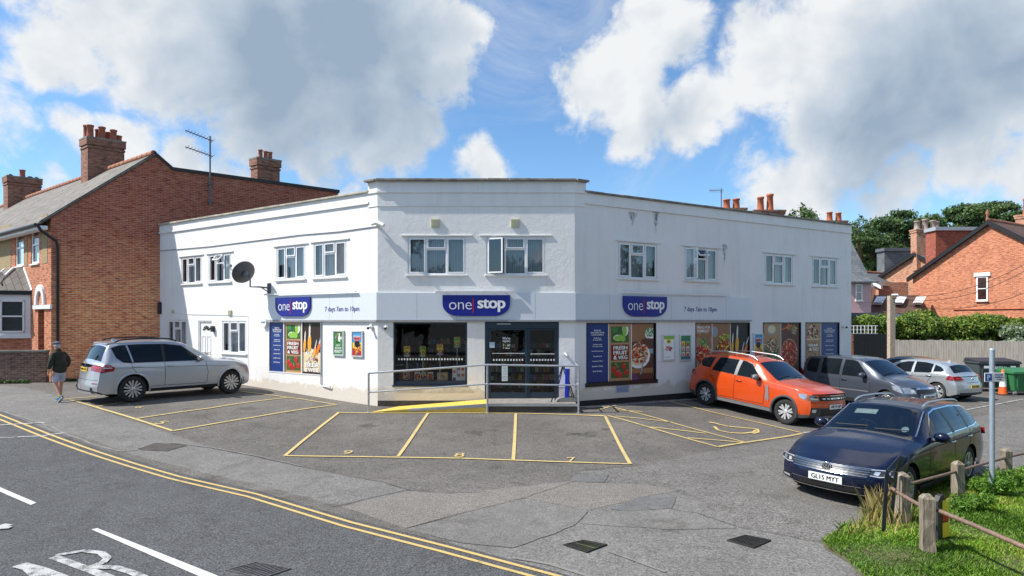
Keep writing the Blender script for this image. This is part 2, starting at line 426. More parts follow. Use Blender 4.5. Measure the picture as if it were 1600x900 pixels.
def render_wall(name, tint=(.83,.82,.80), stains=()):
    m = Mt(name); uv = m.coord('UV'); w = m.coord('World')
    big = m.noise(.7, 6, .65, w); c = m.ramp(big, [(.28, tuple(x*.93 for x in tint)+(1,)), (.6, tuple(tint)+(1,))])
    streak = m.noise(1.0, 5, .7, uv, 0, (3.0, .35, 1)); c = m.mix(.5, c, m.ramp(streak, [(.25, (.80,.79,.76,1)), (.52, (1,1,1,1))]), 'MULTIPLY')
    # splash dirt near the ground
    sp = m.n('ShaderNodeSeparateXYZ'); m.l(w, sp.inputs[0])
    gr = m.math('ADD', sp.outputs['Z'], m.math('MULTIPLY', m.noise(2.5, 5, .7, w), -.9))
    c = m.mix(m.ramp(gr, [(0., (1,1,1,1)), (.10, (0,0,0,1))]), c, (.66,.60,.52,1))
    if stains:
        su = m.n('ShaderNodeSeparateXYZ'); m.l(uv, su.inputs[0])
        n = m.noise(1, 3, .8, uv, 0, (34, 1.6, 1)); n2 = m.noise(9, 5, .7, uv)
        acc = None
        for (u, z, ru, rz) in stains:
            du = m.math('MULTIPLY', m.math('ABSOLUTE', m.math('SUBTRACT', su.outputs['X'], u)), 1/ru)
            dz = m.math('MULTIPLY', m.math('SUBTRACT', z, su.outputs['Y']), 1/rz)
            dz2 = m.math('MAXIMUM', dz, m.math('MULTIPLY', dz, -9.))
            k = m.math('SUBTRACT', 1.25, m.math('ADD', m.math('MULTIPLY', du, m.math('ADD', .55, m.math('MULTIPLY', dz2, .6))), dz2), True)
            acc = k if acc is None else m.math('MAXIMUM', acc, k)
        top = m.math('MULTIPLY', acc, m.math('ADD', m.math('MULTIPLY', n, .75), m.math('MULTIPLY', n2, .55)))
        c = m.mix(m.ramp(top, [(.52, (0,0,0,1)), (.72, (.85,.85,.85,1))]), c, (.07,.065,.06,1))
    m.col(c); m.set(Roughness=.85)
    h = m.math('ADD', m.math('MULTIPLY', m.noise(7, 4, .6, w), .9), m.math('MULTIPLY', m.noise(28, 3, .7, w), .35))
    m.bump(h, .3, .03); return m.mat

def brick(name, c1, c2, mortar, bw=.225, bh=.075, ms=.01, dirt=None, dirtc=(.05,.035,.03,1), zdark=None):
    m = Mt(name); uv = m.coord('UV')
    b = m.n('ShaderNodeTexBrick'); m.l(uv, b.inputs['Vector']); b.inputs['Scale'].default_value = 1
    b.inputs['Brick Width'].default_value = bw; b.inputs['Row Height'].default_value = bh; b.inputs['Mortar Size'].default_value = ms
    b.inputs['Mortar Smooth'].default_value = .25; b.inputs['Color1'].default_value = c1; b.inputs['Color2'].default_value = c2; b.inputs['Mortar'].default_value = mortar
    b.inputs['Bias'].default_value = -.15
    n = m.noise(1.1, 6, .65, uv); c = m.mix(.45, b.outputs['Color'], m.ramp(n, [(.3, (.3,.3,.3,1)), (.7, (.68,.68,.68,1))]), 'OVERLAY')
    # every brick its own tone
    wn = m.n('ShaderNodeTexNoise'); mp = m.n('ShaderNodeMapping'); mp.inputs['Scale'].default_value = (1/bw*.9, 1/bh*.9, 1); m.l(uv, mp.inputs[0]); m.l(mp.outputs[0], wn.inputs['Vector']); wn.inputs['Scale'].default_value = 1.; wn.inputs['Detail'].default_value = 1
    c = m.mix(.7, c, m.ramp(wn.outputs['Fac'], [(.3, (.2,.2,.2,1)), (.44, (.5,.5,.5,1)), (.7, (.76,.76,.76,1))]), 'OVERLAY')
    if dirt: 
        sp = m.n('ShaderNodeSeparateXYZ'); m.l(uv, sp.inputs[0])
        g = m.math('ADD', sp.outputs['Y'], m.math('MULTIPLY', m.noise(.5, 5, .7, uv), 3.0))
        f = m.ramp(m.math('MULTIPLY', m.math('SUBTRACT', g, dirt[0]), 1/(dirt[1]-dirt[0])), [(0, (0,0,0,1)), (1, (1,1,1,1))])
        c = m.mix(f, c, m.mix(1., c, dirtc, 'MULTIPLY'))
    m.col(c); m.set(Roughness=.9); m.bump(b.outputs['Fac'], -.6, .008) if False else m.bump(m.math('SUBTRACT', m.noise(60, 3, .7, uv), b.outputs['Fac']), .4, .008)
    return m.mat
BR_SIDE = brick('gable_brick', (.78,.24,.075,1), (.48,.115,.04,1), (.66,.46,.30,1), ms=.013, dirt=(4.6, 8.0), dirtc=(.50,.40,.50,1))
BR_FRONT = brick('facing_brick', (.50,.16,.07,1), (.40,.11,.05,1), (.42,.28,.2,1))
BR_OLD = brick('old_wall_brick', (.20,.09,.06,1), (.11,.06,.05,1), (.24,.19,.16,1), dirtc=(.1,.07,.06,1))
BR_CHIM = brick('chimney_brick', (.30,.12,.07,1), (.17,.075,.05,1), (.2,.15,.12,1))
BR_RIGHT = brick('orange_gable_brick', (.55,.17,.07,1), (.40,.11,.05,1), (.42,.30,.22,1))
BR_RIGHT2 = brick('second_gable_brick', (.45,.2,.11,1), (.36,.13,.07,1), (.5,.40,.3,1))
TILEHUNG = brick('tile_hanging', (.36,.10,.06,1), (.26,.075,.05,1), (.10,.04,.03,1), .17, .11, .006)

def rooftile(name, c1, c2, bw=.3, bh=.22):
    m = Mt(name); uv = m.coord('UV')
    b = m.n('ShaderNodeTexBrick'); m.l(uv, b.inputs['Vector']); b.inputs['Scale'].default_value = 1
    b.inputs['Brick Width'].default_value = bw; b.inputs['Row Height'].default_value = bh; b.inputs['Mortar Size'].default_value = .008
    b.inputs['Color1'].default_value = c1; b.inputs['Color2'].default_value = c2; b.inputs['Mortar'].default_value = tuple(x*.35 for x in c2[:3])+(1,)
    n = m.noise(1.3, 6, .7, uv, .6); c = m.mix(.7, b.outputs['Color'], m.ramp(n, [(.3, (.32,.32,.32,1)), (.7, (.68,.67,.62,1))]), 'OVERLAY')
    m.col(c); m.set(Roughness=.8); m.bump(m.math('SUBTRACT', 1., b.outputs['Fac']), .5, .012); return m.mat
SLATE = rooftile('slate_roof', (.205,.185,.165,1), (.135,.12,.11,1))
SLATE2 = rooftile('blue_slate_roof', (.16,.17,.19,1), (.11,.12,.14,1))
CLAYT = rooftile('clay_roof_tiles', (.16,.085,.06,1), (.10,.055,.045,1), .17, .11)

WALLM = render_wall('white_render')
WALLR = render_wall('white_render_stained', stains=((1.78,6.0,.26,1.1),(3.05,6.20,.30,1.9),(7.55,5.15,.20,1.5)))
PEBBLE = plain('pebbledash', (.36,.27,.15,1), .95, var=.5, bump=.8, scale=22)
PVC = plain('white_upvc', (.80,.81,.82,1), .35, var=.03)
WPAINT = plain('white_gloss_paint', (.78,.78,.77,1), .4, var=.05)
FASCIA = plain('fascia_panel', (.66,.70,.745,1), .35, var=.02)
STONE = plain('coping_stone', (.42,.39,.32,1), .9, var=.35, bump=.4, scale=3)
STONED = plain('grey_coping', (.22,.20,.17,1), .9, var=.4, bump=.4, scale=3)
SILL = plain('painted_sill', (.74,.73,.70,1), .7, var=.08)
BLACK = plain('black_paint', (.012,.012,.014,1), .4, var=.2)
BLKPL = plain('black_plastic', (.025,.025,.028,1), .5, var=.15)
PLINTH = plain('bitumen_plinth', (.02,.019,.018,1), .8, var=.3)
NAVY = plain('dark_blue_frame', (.017,.03,.055,1), .35, var=.1)
ANTH = plain('anthracite_frame', (.022,.04,.06,1), .35, var=.1)
GALV = plain('galvanised_steel', (.52,.54,.57,1), .38, .75, var=.12, scale=14)
GALVP = plain('galvanised_pole', (.34,.40,.47,1), .45, .35, var=.1, scale=10)
LEAD = plain('lead_flashing', (.13,.14,.16,1), .6, .2, var=.2)
TERRA = plain('terracotta', (.44,.13,.06,1), .85, var=.2, scale=10)
TERRAD = plain('sooty_terracotta', (.33,.11,.07,1), .85, var=.3, scale=10)
RIDGE = plain('ridge_tile_clay', (.36,.15,.09,1), .85, var=.35)
CREAMV = plain('cream_vent', (.55,.52,.36,1), .6, var=.08)
CONC = plain('concrete', (.23,.215,.195,1), .9, var=.25, bump=.3, scale=6)
CONCD = plain('damp_concrete', (.065,.058,.05,1), .9, var=.4, bump=.3, scale=6)
RAMPY = plain('yellow_ramp_paint', (.72,.50,.09,1), .6, var=.12, scale=5)
WOODG = Mt('weathered_wood')
_c = WOODG.coord(); WOODG.col(WOODG.ramp(WOODG.noise(6, 7, .7, _c, .5, (6,6,.6)), [(.3, (.09,.07,.05,1)), (.5, (.24,.20,.15,1)), (.72, (.40,.35,.28,1))])); WOODG.set(Roughness=.9); WOODG.bump(WOODG.noise(7, 5, .7, _c, .5, (8,8,.6)), .8, .012); WOODG = WOODG.mat
FENCEW = Mt('silvered_fence_wood')
_c = FENCEW.coord('World'); FENCEW.col(FENCEW.ramp(FENCEW.noise(5, 6, .7, _c, .3, (5,1,.25)), [(.3, (.26,.23,.19,1)), (.55, (.45,.41,.35,1)), (.75, (.56,.52,.45,1))])); FENCEW.set(Roughness=.9); FENCEW = FENCEW.mat
CAN_PIPE = plain('rusty_pipe', (.23,.15,.11,1), .6, .3, var=.35, scale=18)

def glass(name, tint=.55, rough=.0, bluish=(1,1,1), refl=1.):
    m = Mt(name); nt_ = m.nt; nt_.nodes.remove(m.b)
    fr = m.n('ShaderNodeFresnel'); fr.inputs['IOR'].default_value = 1.55
    gl = m.n('ShaderNodeBsdfGlossy'); gl.inputs['Roughness'].default_value = rough; gl.inputs['Color'].default_value = (.95,.97,1,1)
    tr = m.n('ShaderNodeBsdfTransparent'); tr.inputs['Color'].default_value = (tint*bluish[0], tint*bluish[1], tint*bluish[2], 1)
    mx_ = m.n('ShaderNodeMixShader'); f = m.math('MULTIPLY', m.math('ADD', fr.outputs[0], .04), 1.6*refl, True)
    m.l(f, mx_.inputs[0]); m.l(tr.outputs[0], mx_.inputs[1]); m.l(gl.outputs[0], mx_.inputs[2]); m.l(mx_.outputs[0], m.out.inputs[0])
    # slightly wavy panes so that reflections break up
    bp = m.n('ShaderNodeBump'); bp.inputs['Strength'].default_value = .04; bp.inputs['Distance'].default_value = .02; m.l(m.noise(1.6, 2, .5, m.coord('World')), bp.inputs['Height']); m.l(bp.outputs[0], gl.inputs['Normal'])
    return m.mat
GLASS = glass('window_glass', .9, refl=.7)
SHOPGL = glass('shop_glass', .8, refl=.35)
CARGL = glass('windscreen_glass', .5, 0, (.8,.95,1.), .75)
DGLASS = plain('dark_car_glass', (.008,.012,.016,1), .03, var=.05); DGLASS.node_tree.nodes['Principled BSDF'].inputs['Specular IOR Level'].default_value = .3
def blind(name, a, b, sc=9):
    m = Mt(name); uv = m.coord('UV'); w = m.n('ShaderNodeTexWave'); m.l(uv, w.inputs[0]); w.inputs['Scale'].default_value = sc; w.inputs['Distortion'].default_value = .6; w.inputs['Detail'].default_value = 1
    m.col(m.mix(m.noise(2, 2, .5, uv), m.ramp(w.outputs['Fac'], [(.1, a), (.8, b)]), b)); m.set(Roughness=.9); return m.mat
BLIND = blind('vertical_blind', (.24,.28,.30,1), (.55,.62,.65,1), 4.5)
NETC = blind('net_curtain', (.5,.56,.60,1), (.82,.86,.88,1), 2.5)
ROOMIN = plain('room_wall', (.12,.12,.12,1), .9, var=.3, scale=1)
DARKIN = plain('dark_interior', (.022,.023,.025,1), .9, var=.4, scale=2)
BLUE = plain('sign_blue', (.006,.014,.24,1), .35, var=.02)
BLUE2 = plain('poster_blue', (.007,.036,.19,1), .4, var=.08, scale=1.5)
BLUE3 = plain('lettering_blue', (.008,.02,.2,1), .4, var=.02)
RED = plain('sign_red', (.5,.012,.03,1), .4, var=.02)
SWHITE = plain('sign_white', (.82,.82,.82,1), .4, var=.01)
def flat(name, r, g, b, rough=.5): return plain(name, sr(r, g, b), rough, var=.08, scale=12)
# ------------------------------------------------------------------ ground
def ground_sheet(name, x0, x1, y0, y1, mat):
    nx = int((x1-x0)/CELL); ny = int((y1-y0)/CELL)
    V = [(x0+i*CELL, y0+j*CELL, gz_(x0+i*CELL, y0+j*CELL)) for j in range(ny+1) for i in range(nx+1)]
    Fc = []
    for j in range(ny):
        for i in range(nx):
            a = j*(nx+1)+i; Fc += [(a, a+1, a+nx+2), (a, a+nx+2, a+nx+1)]
    me = bpy.data.meshes.new(name); me.from_pydata(V, [], Fc); me.materials.append(mat)
    me.polygons.foreach_set('use_smooth', [True]*len(Fc))
    o = bpy.data.objects.new(name, me); COL.objects.link(o); o['kind'] = 'structure'; return o
ground_sheet('car_park', -30, 36, -10, 56, LOT)
g = MB()
def far_ring(g):
    X0, X1, Y0, Y1 = -30, 36, -10, 56; B = 900
    def edge(pts): return [(x, y, gz_(x, y)) for x, y in pts]
    for a in range(X0, X1, 2):
        for (y, yb) in ((Y0, -B), (Y1, B)):
            p = [(a, y, gz_(a, y)), (a+2, y, gz_(a+2, y))]; g.face([p[0], p[1], (a+2, yb, -.4), (a, yb, -.4)])
    for b in range(Y0, Y1, 2):
        for (x, xb) in ((X0, -B), (X1, B)):
            g.face([(x, b, gz_(x, b)), (x, b+2, gz_(x, b+2)), (xb, b+2, -.4), (xb, b, -.4)])
    for xa, xb in ((X0, -B), (X1, B)):
        for ya, yb in ((Y0, -B), (Y1, B)):
            g.face([(xa, ya, gz_(xa, ya)), (xb, ya, -.4), (xb, yb, -.4), (xa, yb, -.4)])
far_ring(g); o = g.build('outer_ground', OUTER); o['kind'] = 'structure'

def sheet(name, P, mat, lift):
    m = MB(); drape(m, P, lift); o = m.build(name, mat); o['kind'] = 'structure'; return o
# pavement : the band between the road and the parking
yel_up = [(-260,560),(-60,626),(0,649),(41,665),(81,681),(187,718),(281,746),(400,773),(550,818),(700,856),(850,896),(960,926),(1150,978),(1500,1070)]
kerb = pix(*[(x, y-7) for x, y in yel_up])
pav_top = pix((-260,540),(-60,597),(40,606),(150,640),(262,676),(330,700),(400,714),(475,731),(560,747),(610,757),(640,767),(711,771),(794,762),(895,752),(1010,757),(1075,772),(1150,823),(1250,842),(1330,862),(1500,960),(1700,1070))
def wob(P, a=.03, step=.25):
    out_ = []
    for p, q in zip(P[:-1], P[1:]):
        d = math.hypot(q[0]-p[0], q[1]-p[1]); n = max(1, int(d/step))
        for k in range(n):
            t = k/n; out_.append((p[0]+(q[0]-p[0])*t+random.uniform(-a, a), p[1]+(q[1]-p[1])*t+random.uniform(-a, a)))
    return out_+[P[-1]]
sheet('pavement', wob(pav_top)[::-1]+kerb, PAVE, .004)
road_edge = [G(x, y-6) for x, y in yel_up]
rd = road_edge + [(14,-2),(10,-8),(-28,-8),(-28,18)]
sheet('road', rd, ROAD, .008)
sheet('dark_kerb_strip', [(a[0], a[1]) for a in pix(*[(x, y-6) for x, y in yel_up[4:10]])]+pix((700,846),(620,822),(550,797),(420,762),(330,742),(250,722),(200,708),(150,690),(110,678)), LOT, .0105)
sheet('gravelly_apron', wob(pix((640,768),(711,772),(794,763),(895,753),(1000,757),(1060,766),(1000,779),(917,799),(870,787),(816,779),(730,801),(632,827),(575,812),(520,795))+pix((640,768))), APRON, .0075)
sheet('coarse_driveway', wob(pix((900,737),(1010,727),(1110,705),(1255,683),(1330,655),(1420,640),(1500,655),(1600,640),(1800,620),(1900,760),(1700,800),(1450,830),(1300,848),(1250,842),(1150,823),(1075,785),(1060,768),(1000,758),(930,752),(900,737))), LOTG, .0025)
sheet('tarmac_patch', wob(pix((955,797),(1000,777),(1057,777),(1050,795),(985,800),(955,797)), .01), PATCHM, .0115)
sheet('tarmac_patch', wob(pix((896,742),(950,742),(945,754),(893,754),(896,742)), .01), PATCHM, .0115)
sheet('beige_patch', wob(pix((955,800),(1050,796),(1090,806),(1150,826),(1040,828),(905,818),(955,800)), .03), BEIGE, .0095)
sheet('light_patch', wob(pix((730,802),(816,780),(870,788),(917,800),(900,822),(800,858),(720,850),(640,829),(730,802)), .03), PAVE, .0120)
sheet('brick_setts', wob(pix((215,702),(240,693),(275,694),(292,697),(262,706),(222,704),(215,702)), .02), CONCD, .012)

# edges and cracks
cr = MB()
for pp, w in ((((516,794),(560,784),(610,772),(638,766)), .018), (((560,747),(600,755),(640,767),(700,772),(760,769)), .014), (((730,801),(816,780),(900,752)), .009),
              (((1050,797),(1090,803),(1150,824),(1250,842)), .010), (((330,701),(400,714),(475,731),(560,747)), .010), (((900,737),(1000,727)), .012), (((632,827),(700,808),(730,801)), .012)):
    stroke(cr, wob(pix(*pp), .015, .15), w, .0145)
o = cr.build('tarmac_joints', plain('joint_bitumen', (.05,.045,.04,1), .9)); o['kind'] = 'structure'
ed = MB()
stroke(ed, wob(pix((0,643),(60,660),(108,680),(150,696),(187,706),(215,704)), .02), .05, .0146)
stroke(ed, wob(pix((800,872),(860,884),(930,905)), .02), .06, .0146)
stroke(ed, wob(pix((950,862),(990,876),(1040,895)), .02), .05, .0146)
stroke(ed, wob(pix((265,692),(330,700),(400,713),(475,730)), .02), .04, .015)
o = ed.build('kerb_edging', GREYL); o['kind'] = 'structure'

# ------------------------------------------------------------------ painted lines
ye = MB()
W1 = .078
L = lambda *pp: stroke(ye, pix(*pp), W1, .0165)
L((445,713),(560,714.5),(720,717),(803,720),(985,726)); L((530,645),(500,668),(470,692),(445,713)); L((669,646),(650,674),(622,714)); L((806,646),(804,690),(802,720)); L((945,650),(960,680),(985,726))
L((526,645),(700,645.5),(820,646.5),(945,650))
L((108,625),(160,640),(270,674)); L((270,674),(400,652),(526,633)); L((526,633),(470,624),(399,615),(376,612)); L((212,655),(330,638),(448,622)); L((102,624),(152,620)); L((150,636),(240,623))
L((900,649),(947,651)); L((953,636),(1060,664),(1166,692)); L((950,650),(1030,673),(1122,699)); L((1122,699),(1200,687),(1253,678)); L((1047,628),(1150,653),(1253,677))
L((962,651),(1047,660)); L((1016,668),(1103,678)); L((1075,685),(1162,692)); L((953,636),(935,641)); L((960,641),(1004,644))
# wheelchair symbol
S = lambda w, *pp: stroke(ye, pix(*pp), w, .017)
S(.14, (1108,660),(1122,663)); S(.1, (1120,663),(1138,667),(1160,669),(1183,671)); S(.1, (1183,671),(1184,676),(1176,678)); S(.09, (1116,667),(1122,673),(1140,677),(1160,678),(1178,676),(1181,673))
o = ye.build('bay_line', YEL); o['kind'] = 'structure'
nb = MB()
def gtext(mb, s, px, py, w, h, rot=0., lift=.017):
    cx, cy = G(px, py); c, s_ = math.cos(rot), math.sin(rot)
    V0 = len(mb.v)
    t = MB(); t.text(s, 0, 0, 0, w=w, h=h, bold=.01)
    for f in t.f:
        P = [(cx+t.v[i][0]*c-t.v[i][2]*s_, cy+t.v[i][0]*s_+t.v[i][2]*c) for i in f]
        if len(P) == 3 or True: drape(mb, P, lift)
gtext(nb, '9', 543, 708, .20, .34); gtext(nb, '8', 718, 712, .22, .34); gtext(nb, '7', 893, 719, .18, .36); gtext(nb, '5', 253, 661, .22, .3, -.3); gtext(nb, '6', 218, 637, .2, .2, -.3)
o = nb.build('bay_number', YEL); o['kind'] = 'structure'
dy = MB()
stroke(dy, pix(*yel_up), .058, .0165)
low = [(x, y) for x, y in yel_up]
P = pix(*yel_up); Q = []
for i, p in enumerate(P):
    a = P[max(0, i-1)]; b = P[min(len(P)-1, i+1)]; d = Vector((b[0]-a[0], b[1]-a[1])).normalized(); Q.append((p[0]+d.y*.17, p[1]-d.x*.17))
stroke(dy, Q, .058, .0165)
o = dy.build('double_yellow_line', YEL2); o['kind'] = 'structure'
wh = MB()
L = lambda w, *pp: drape(wh, pix(*pp), .0165)
L(0, (143,829),(152,827),(336,900),(400,930),(385,938),(310,902)); L(0, (-60,742),(-50,740),(57,787),(48,790.5)); 
wq = MB()
for q in ([(0,665),(70,661)], [(0,685),(66,682),(100,677)]): stroke(wq, pix(*q), .07, .0172)
stroke(wq, pix((909,639),(1000,631),(1090,624)), .09, .0165); stroke(wq, pix((1253,677),(1300,672)), .09, .0165); stroke(wq, pix((1510,641),(1600,624)), .08, .0165); stroke(wq, pix((1310,627),(1345,636)), .08, .0165); stroke(wq, pix((1480,618),(1560,634)), .07, .0165)
o = wq.build('white_bay_line', WHTW); o['kind'] = 'structure'
o = wh.build('centre_line_dash', WHT); o['kind'] = 'structure'
# large road lettering, cut by the frame
lt = MB()
_lk = [0]
def pst(w, *pp):
    _lk[0] += 1
    for i in range(len(pp)-1): stroke(lt, pix(*pp[i:i+2]), w, .0166+.0012*_lk[0]+.0005*i)
pst(.11, (84,872),(130,889),(180,908),(240,940)); pst(.085, (86,870),(110,866),(134,862)); pst(.09, (134,863),(158,866),(168,874),(160,882),(136,890)); pst(.10, (136,888),(180,889),(206,897),(225,905))
pst(.15, (30,885),(60,893),(110,912)); pst(.11, (36,884),(60,905),(80,930)); pst(.14, (0,823),(12,825),(4,829))
o = lt.build('road_lettering', WHTW); o['kind'] = 'structure'

# ------------------------------------------------------------------ covers and gullies
IRON = plain('cast_iron', (.035,.032,.03,1), .7, .3, var=.3, scale=10); MOSS = plain('moss', (.10,.12,.03,1), .95, var=.5, scale=30)
def gully(pp, label, moss, IRON=IRON):
    P = pix(*pp); c = (sum(p[0] for p in P)/4, sum(p[1] for p in P)/4); z = gz(*c)
    root = empty('drain_grate', label, 'drain', Matrix.Translation((c[0], c[1], z)))
    a, b, c_, d = [Vector(p) for p in P]
    def q(u, v): p = (a*(1-u)+b*u)*(1-v)+(d*(1-u)+c_*u)*v; return (p.x, p.y)
    fr = MB(); base = MB()
    t = .05
    for (u0, u1, v0, v1) in ((0,1,0,t),(0,1,1-t,1),(0,t,t,1-t),(1-t,1,t,1-t)):
        pp_ = [q(u0,v0), q(u1,v0), q(u1,v1), q(u0,v1)]
        lo = [(x, y, gz(x,y)+.004) for x, y in pp_]; hi = [(x, y, gz(x,y)+.024) for x, y in pp_]; fr.hexa(lo+hi)
    fr.build('frame', IRON, root)
    pp_ = [q(t,t), q(1-t,t), q(1-t,1-t), q(t,1-t)]; base.face([(x, y, gz(x,y)+.016) for x, y in pp_]); base.build('sump', plain('sump_dark', (.008,.007,.006,1), .9) if not moss else MOSS, root)
    br = MB()
    for r_ in range(2):
        for k in range(9):
            u0 = .07+r_*.45; u1 = u0+.38; v = .08+k*.095; pp_ = [q(u0, v), q(u1, v+.03), q(u1, v+.075), q(u0, v+.045)]
            lo = [(x, y, gz(x,y)+.017) for x, y in pp_]; hi = [(x, y, gz(x,y)+.022) for x, y in pp_]; br.hexa(lo+hi)
    br.build('grate', IRON, root)
gully([(880,853),(912,846),(949,853),(917,865)], 'mossy cast iron drain grate in the pavement, left of the pair', True)
gully([(1136,846),(1165,838),(1205,846),(1178,858)], 'ribbed cast iron drain grate in the tarmac near the grass', False)
gully([(352,893),(400,880),(455,891),(410,906)], 'worn iron access cover set in the road', False, plain('dusty_iron', (.09,.09,.095,1), .8, .1, var=.4, scale=20))
# ------------------------------------------------------------------ corner shop building
CL = (-4.11, 18.8, 0); CRn = (1.92, 18.8, 0)
LW = frame((-14.69, 25.64, 0), (.84, -.543)); LWL = math.hypot(14.69-4.11, 25.64-18.8)
CW = frame(CL, (1, 0)); CWL = 1.92+4.11
RW = frame(CRn, (.874, .486)); RWL = 13.97
def wu(M, px, py=None):
    """pixel -> (u, z) on a wall plane (or u only)"""
    d = Vector(((px-800)/F_PX, 1, 0)); O = Vector((M[0][3], M[1][3], 0)); U = Vector((M[0][0], M[1][0], 0))
    r = (px-800)/F_PX; s = (O.x-r*O.y)/(r*U.y-U.x)
    if py is None: return s
    Y = O.y+s*U.y; return s, EYE-(py-HOR)/F_PX*Y
shop = empty('corner_shop', 'white rendered two storey shop with a splayed corner and flat roof', 'building', Matrix.Translation((-1.1, 18.8, 0)))

def wall_holes(mb, L_, z0, z1, holes, depth=.14, m=0, x0=0):
    xs = sorted({x0, L_} | {h[0] for h in holes} | {h[1] for h in holes}); zs = sorted({z0, z1} | {h[2] for h in holes} | {h[3] for h in holes})
    for i in range(len(xs)-1):
        for j in range(len(zs)-1):
            cx = (xs[i]+xs[i+1])/2; cz = (zs[j]+zs[j+1])/2
            if any(h[0] < cx < h[1] and h[2] < cz < h[3] for h in holes): continue
            mb.face([(xs[i],0,zs[j]),(xs[i+1],0,zs[j]),(xs[i+1],0,zs[j+1]),(xs[i],0,zs[j+1])], m)
    for (a, b, c, d) in holes:
        mb.face([(a,0,c),(a,-depth,c),(a,-depth,d),(a,0,d)], m); mb.face([(b,0,c),(b,0,d),(b,-depth,d),(b,-depth,c)], m)
        mb.face([(a,0,d),(a,-depth,d),(b,-depth,d),(b,0,d)], m); mb.face([(a,0,c),(b,0,c),(b,-depth,c),(a,-depth,c)], m)

ZT = 6.58; ZC = 6.90
UZ0, UZ1 = 4.04, 5.20
def hrange(M, xa, xb, z0, z1): return (wu(M, xa), wu(M, xb), z0, z1)
lw_up = [hrange(LW, 283,315,4.10,5.17), hrange(LW, 326,361,4.10,5.17), hrange(LW, 432,477,4.05,5.19), hrange(LW, 490,541,4.05,5.2)]
lw_lo = [hrange(LW, 262,292,1.55,2.66), hrange(LW, 310,331,.36,2.62), hrange(LW, 347,385,1.42,2.62)]
pw_l = (wu(LW,420), wu(LW,503), .82, 2.60)
cw_up = [hrange(CW, 637,728,4.04,5.2), hrange(CW, 760,852,4.04,5.2)]
shopwin = (wu(CW,614.5), wu(CW,730), .66, 2.58); door = (wu(CW,757.5), wu(CW,873.5), .235, 2.60)
rw_up = [hrange(RW, 966,1027,4.0,5.16), hrange(RW, 1070,1121,4.02,5.16), hrange(RW, 1195,1239,4.02,5.15), hrange(RW, 1269,1308,4.02,5.15)]
pw_r = [(wu(RW,916),wu(RW,1025),.60,2.56), (wu(RW,1086.5),wu(RW,1171.5),.55,2.56), (wu(RW,1192),wu(RW,1251.5),.55,2.56), (wu(RW,1258.5),wu(RW,1311.5),.55,2.56)]

w = MB(LW); wall_holes(w, LWL, -.3, ZT-.27, lw_up+lw_lo+[pw_l]); w.build('wall', WALLM, shop)
w = MB(CW); wall_holes(w, CWL, -.1, ZC-.3, cw_up+[shopwin, door]); w.build('wall', WALLM, shop)
w = MB(RW)
STN = [(2.27,6.12,.24,1.1),(3.27,6.32,.30,1.9),(6.49,5.32,.22,1.6)]
wall_holes(w, RWL, -.5, ZT-.27, rw_up+pw_r)
w.face([(RWL,0,-.5),(RWL,-8,-.5),(RWL,-8,ZT-.1),(RWL,0,ZT-.1)])
w.build('wall', render_wall('white_render_streaked', stains=STN), shop)
# parapet, ledge and coping of each wall
def P3(M, u, y, z): return M @ Vector((u, y, z))
def parapet(M, u0, u1, zt, led, mat_c, thick=.28, n=8, j0=0., j1=0.):
    b = MB(M); b.box(u0, u1, -thick, .02, zt-.27, zt); b.box(u0, u1, -.02, led, zt-.34, zt-.27); b.build('parapet', WALLM, shop)
    c = MB(M); st = (u1-u0)/n
    for k in range(n): c.box(u0+k*st+.004, u0+(k+1)*st-.004, -thick-.05, .09, zt+.003, zt+.065+random.uniform(-.004,.004))
    c.build('coping', mat_c, shop, bevel=.012)
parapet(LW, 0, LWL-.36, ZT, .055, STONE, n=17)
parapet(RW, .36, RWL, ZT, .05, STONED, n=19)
b = MB()
# centre block parapet : one closed ring that turns the two corners
def ring(off, z0, z1, ext, name, mat, inner=-.3):
    def line(M, u, y): p = M @ Vector((u, y, 0)); return (p.x, p.y)
    def inter(M1, y1, M2, y2):
        p = M1 @ Vector((0,y1,0)); d = Vector((M1[0][0], M1[1][0])); q = M2 @ Vector((0,y2,0)); e = Vector((M2[0][0], M2[1][0]))
        den = d.x*e.y-d.y*e.x; t = ((q.x-p.x)*e.y-(q.y-p.y)*e.x)/den; return (p.x+d.x*t, p.y+d.y*t)
    o_ = [line(LW, LWL-ext, off), inter(LW, off, CW, off), inter(CW, off, RW, off), line(RW, ext, off)]
    i_ = [line(LW, LWL-ext, inner), inter(LW, inner, CW, inner), inter(CW, inner, RW, inner), line(RW, ext, inner)]
    mb = MB()
    for k in range(3): mb.hexa([(o_[k][0],o_[k][1],z0),(o_[k+1][0],o_[k+1][1],z0),(i_[k+1][0],i_[k+1][1],z0),(i_[k][0],i_[k][1],z0),(o_[k][0],o_[k][1],z1),(o_[k+1][0],o_[k+1][1],z1),(i_[k+1][0],i_[k+1][1],z1),(i_[k][0],i_[k][1],z1)])
    return mb.build(name, mat, shop)
ring(.022, ZT-.45, ZC-.012, .40, 'parapet', WALLM); ring(.06, ZC-.36, ZC-.30, .42, 'ledge', WALLM); 
cp = MB(CW)
for k in range(9):
    a = -.04+(CWL+.08)/9*k; cp.box(a+.004, a+(CWL+.08)/9-.004, -.34, .15, ZC-.01, ZC+.06+random.uniform(-.006,.006))
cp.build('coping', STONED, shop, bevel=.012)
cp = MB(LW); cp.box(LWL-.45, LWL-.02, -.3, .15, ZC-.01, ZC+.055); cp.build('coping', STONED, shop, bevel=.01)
cp = MB(RW); cp.box(.02, .45, -.3, .15, ZC-.01, ZC+.055); cp.build('coping', STONED, shop, bevel=.01)
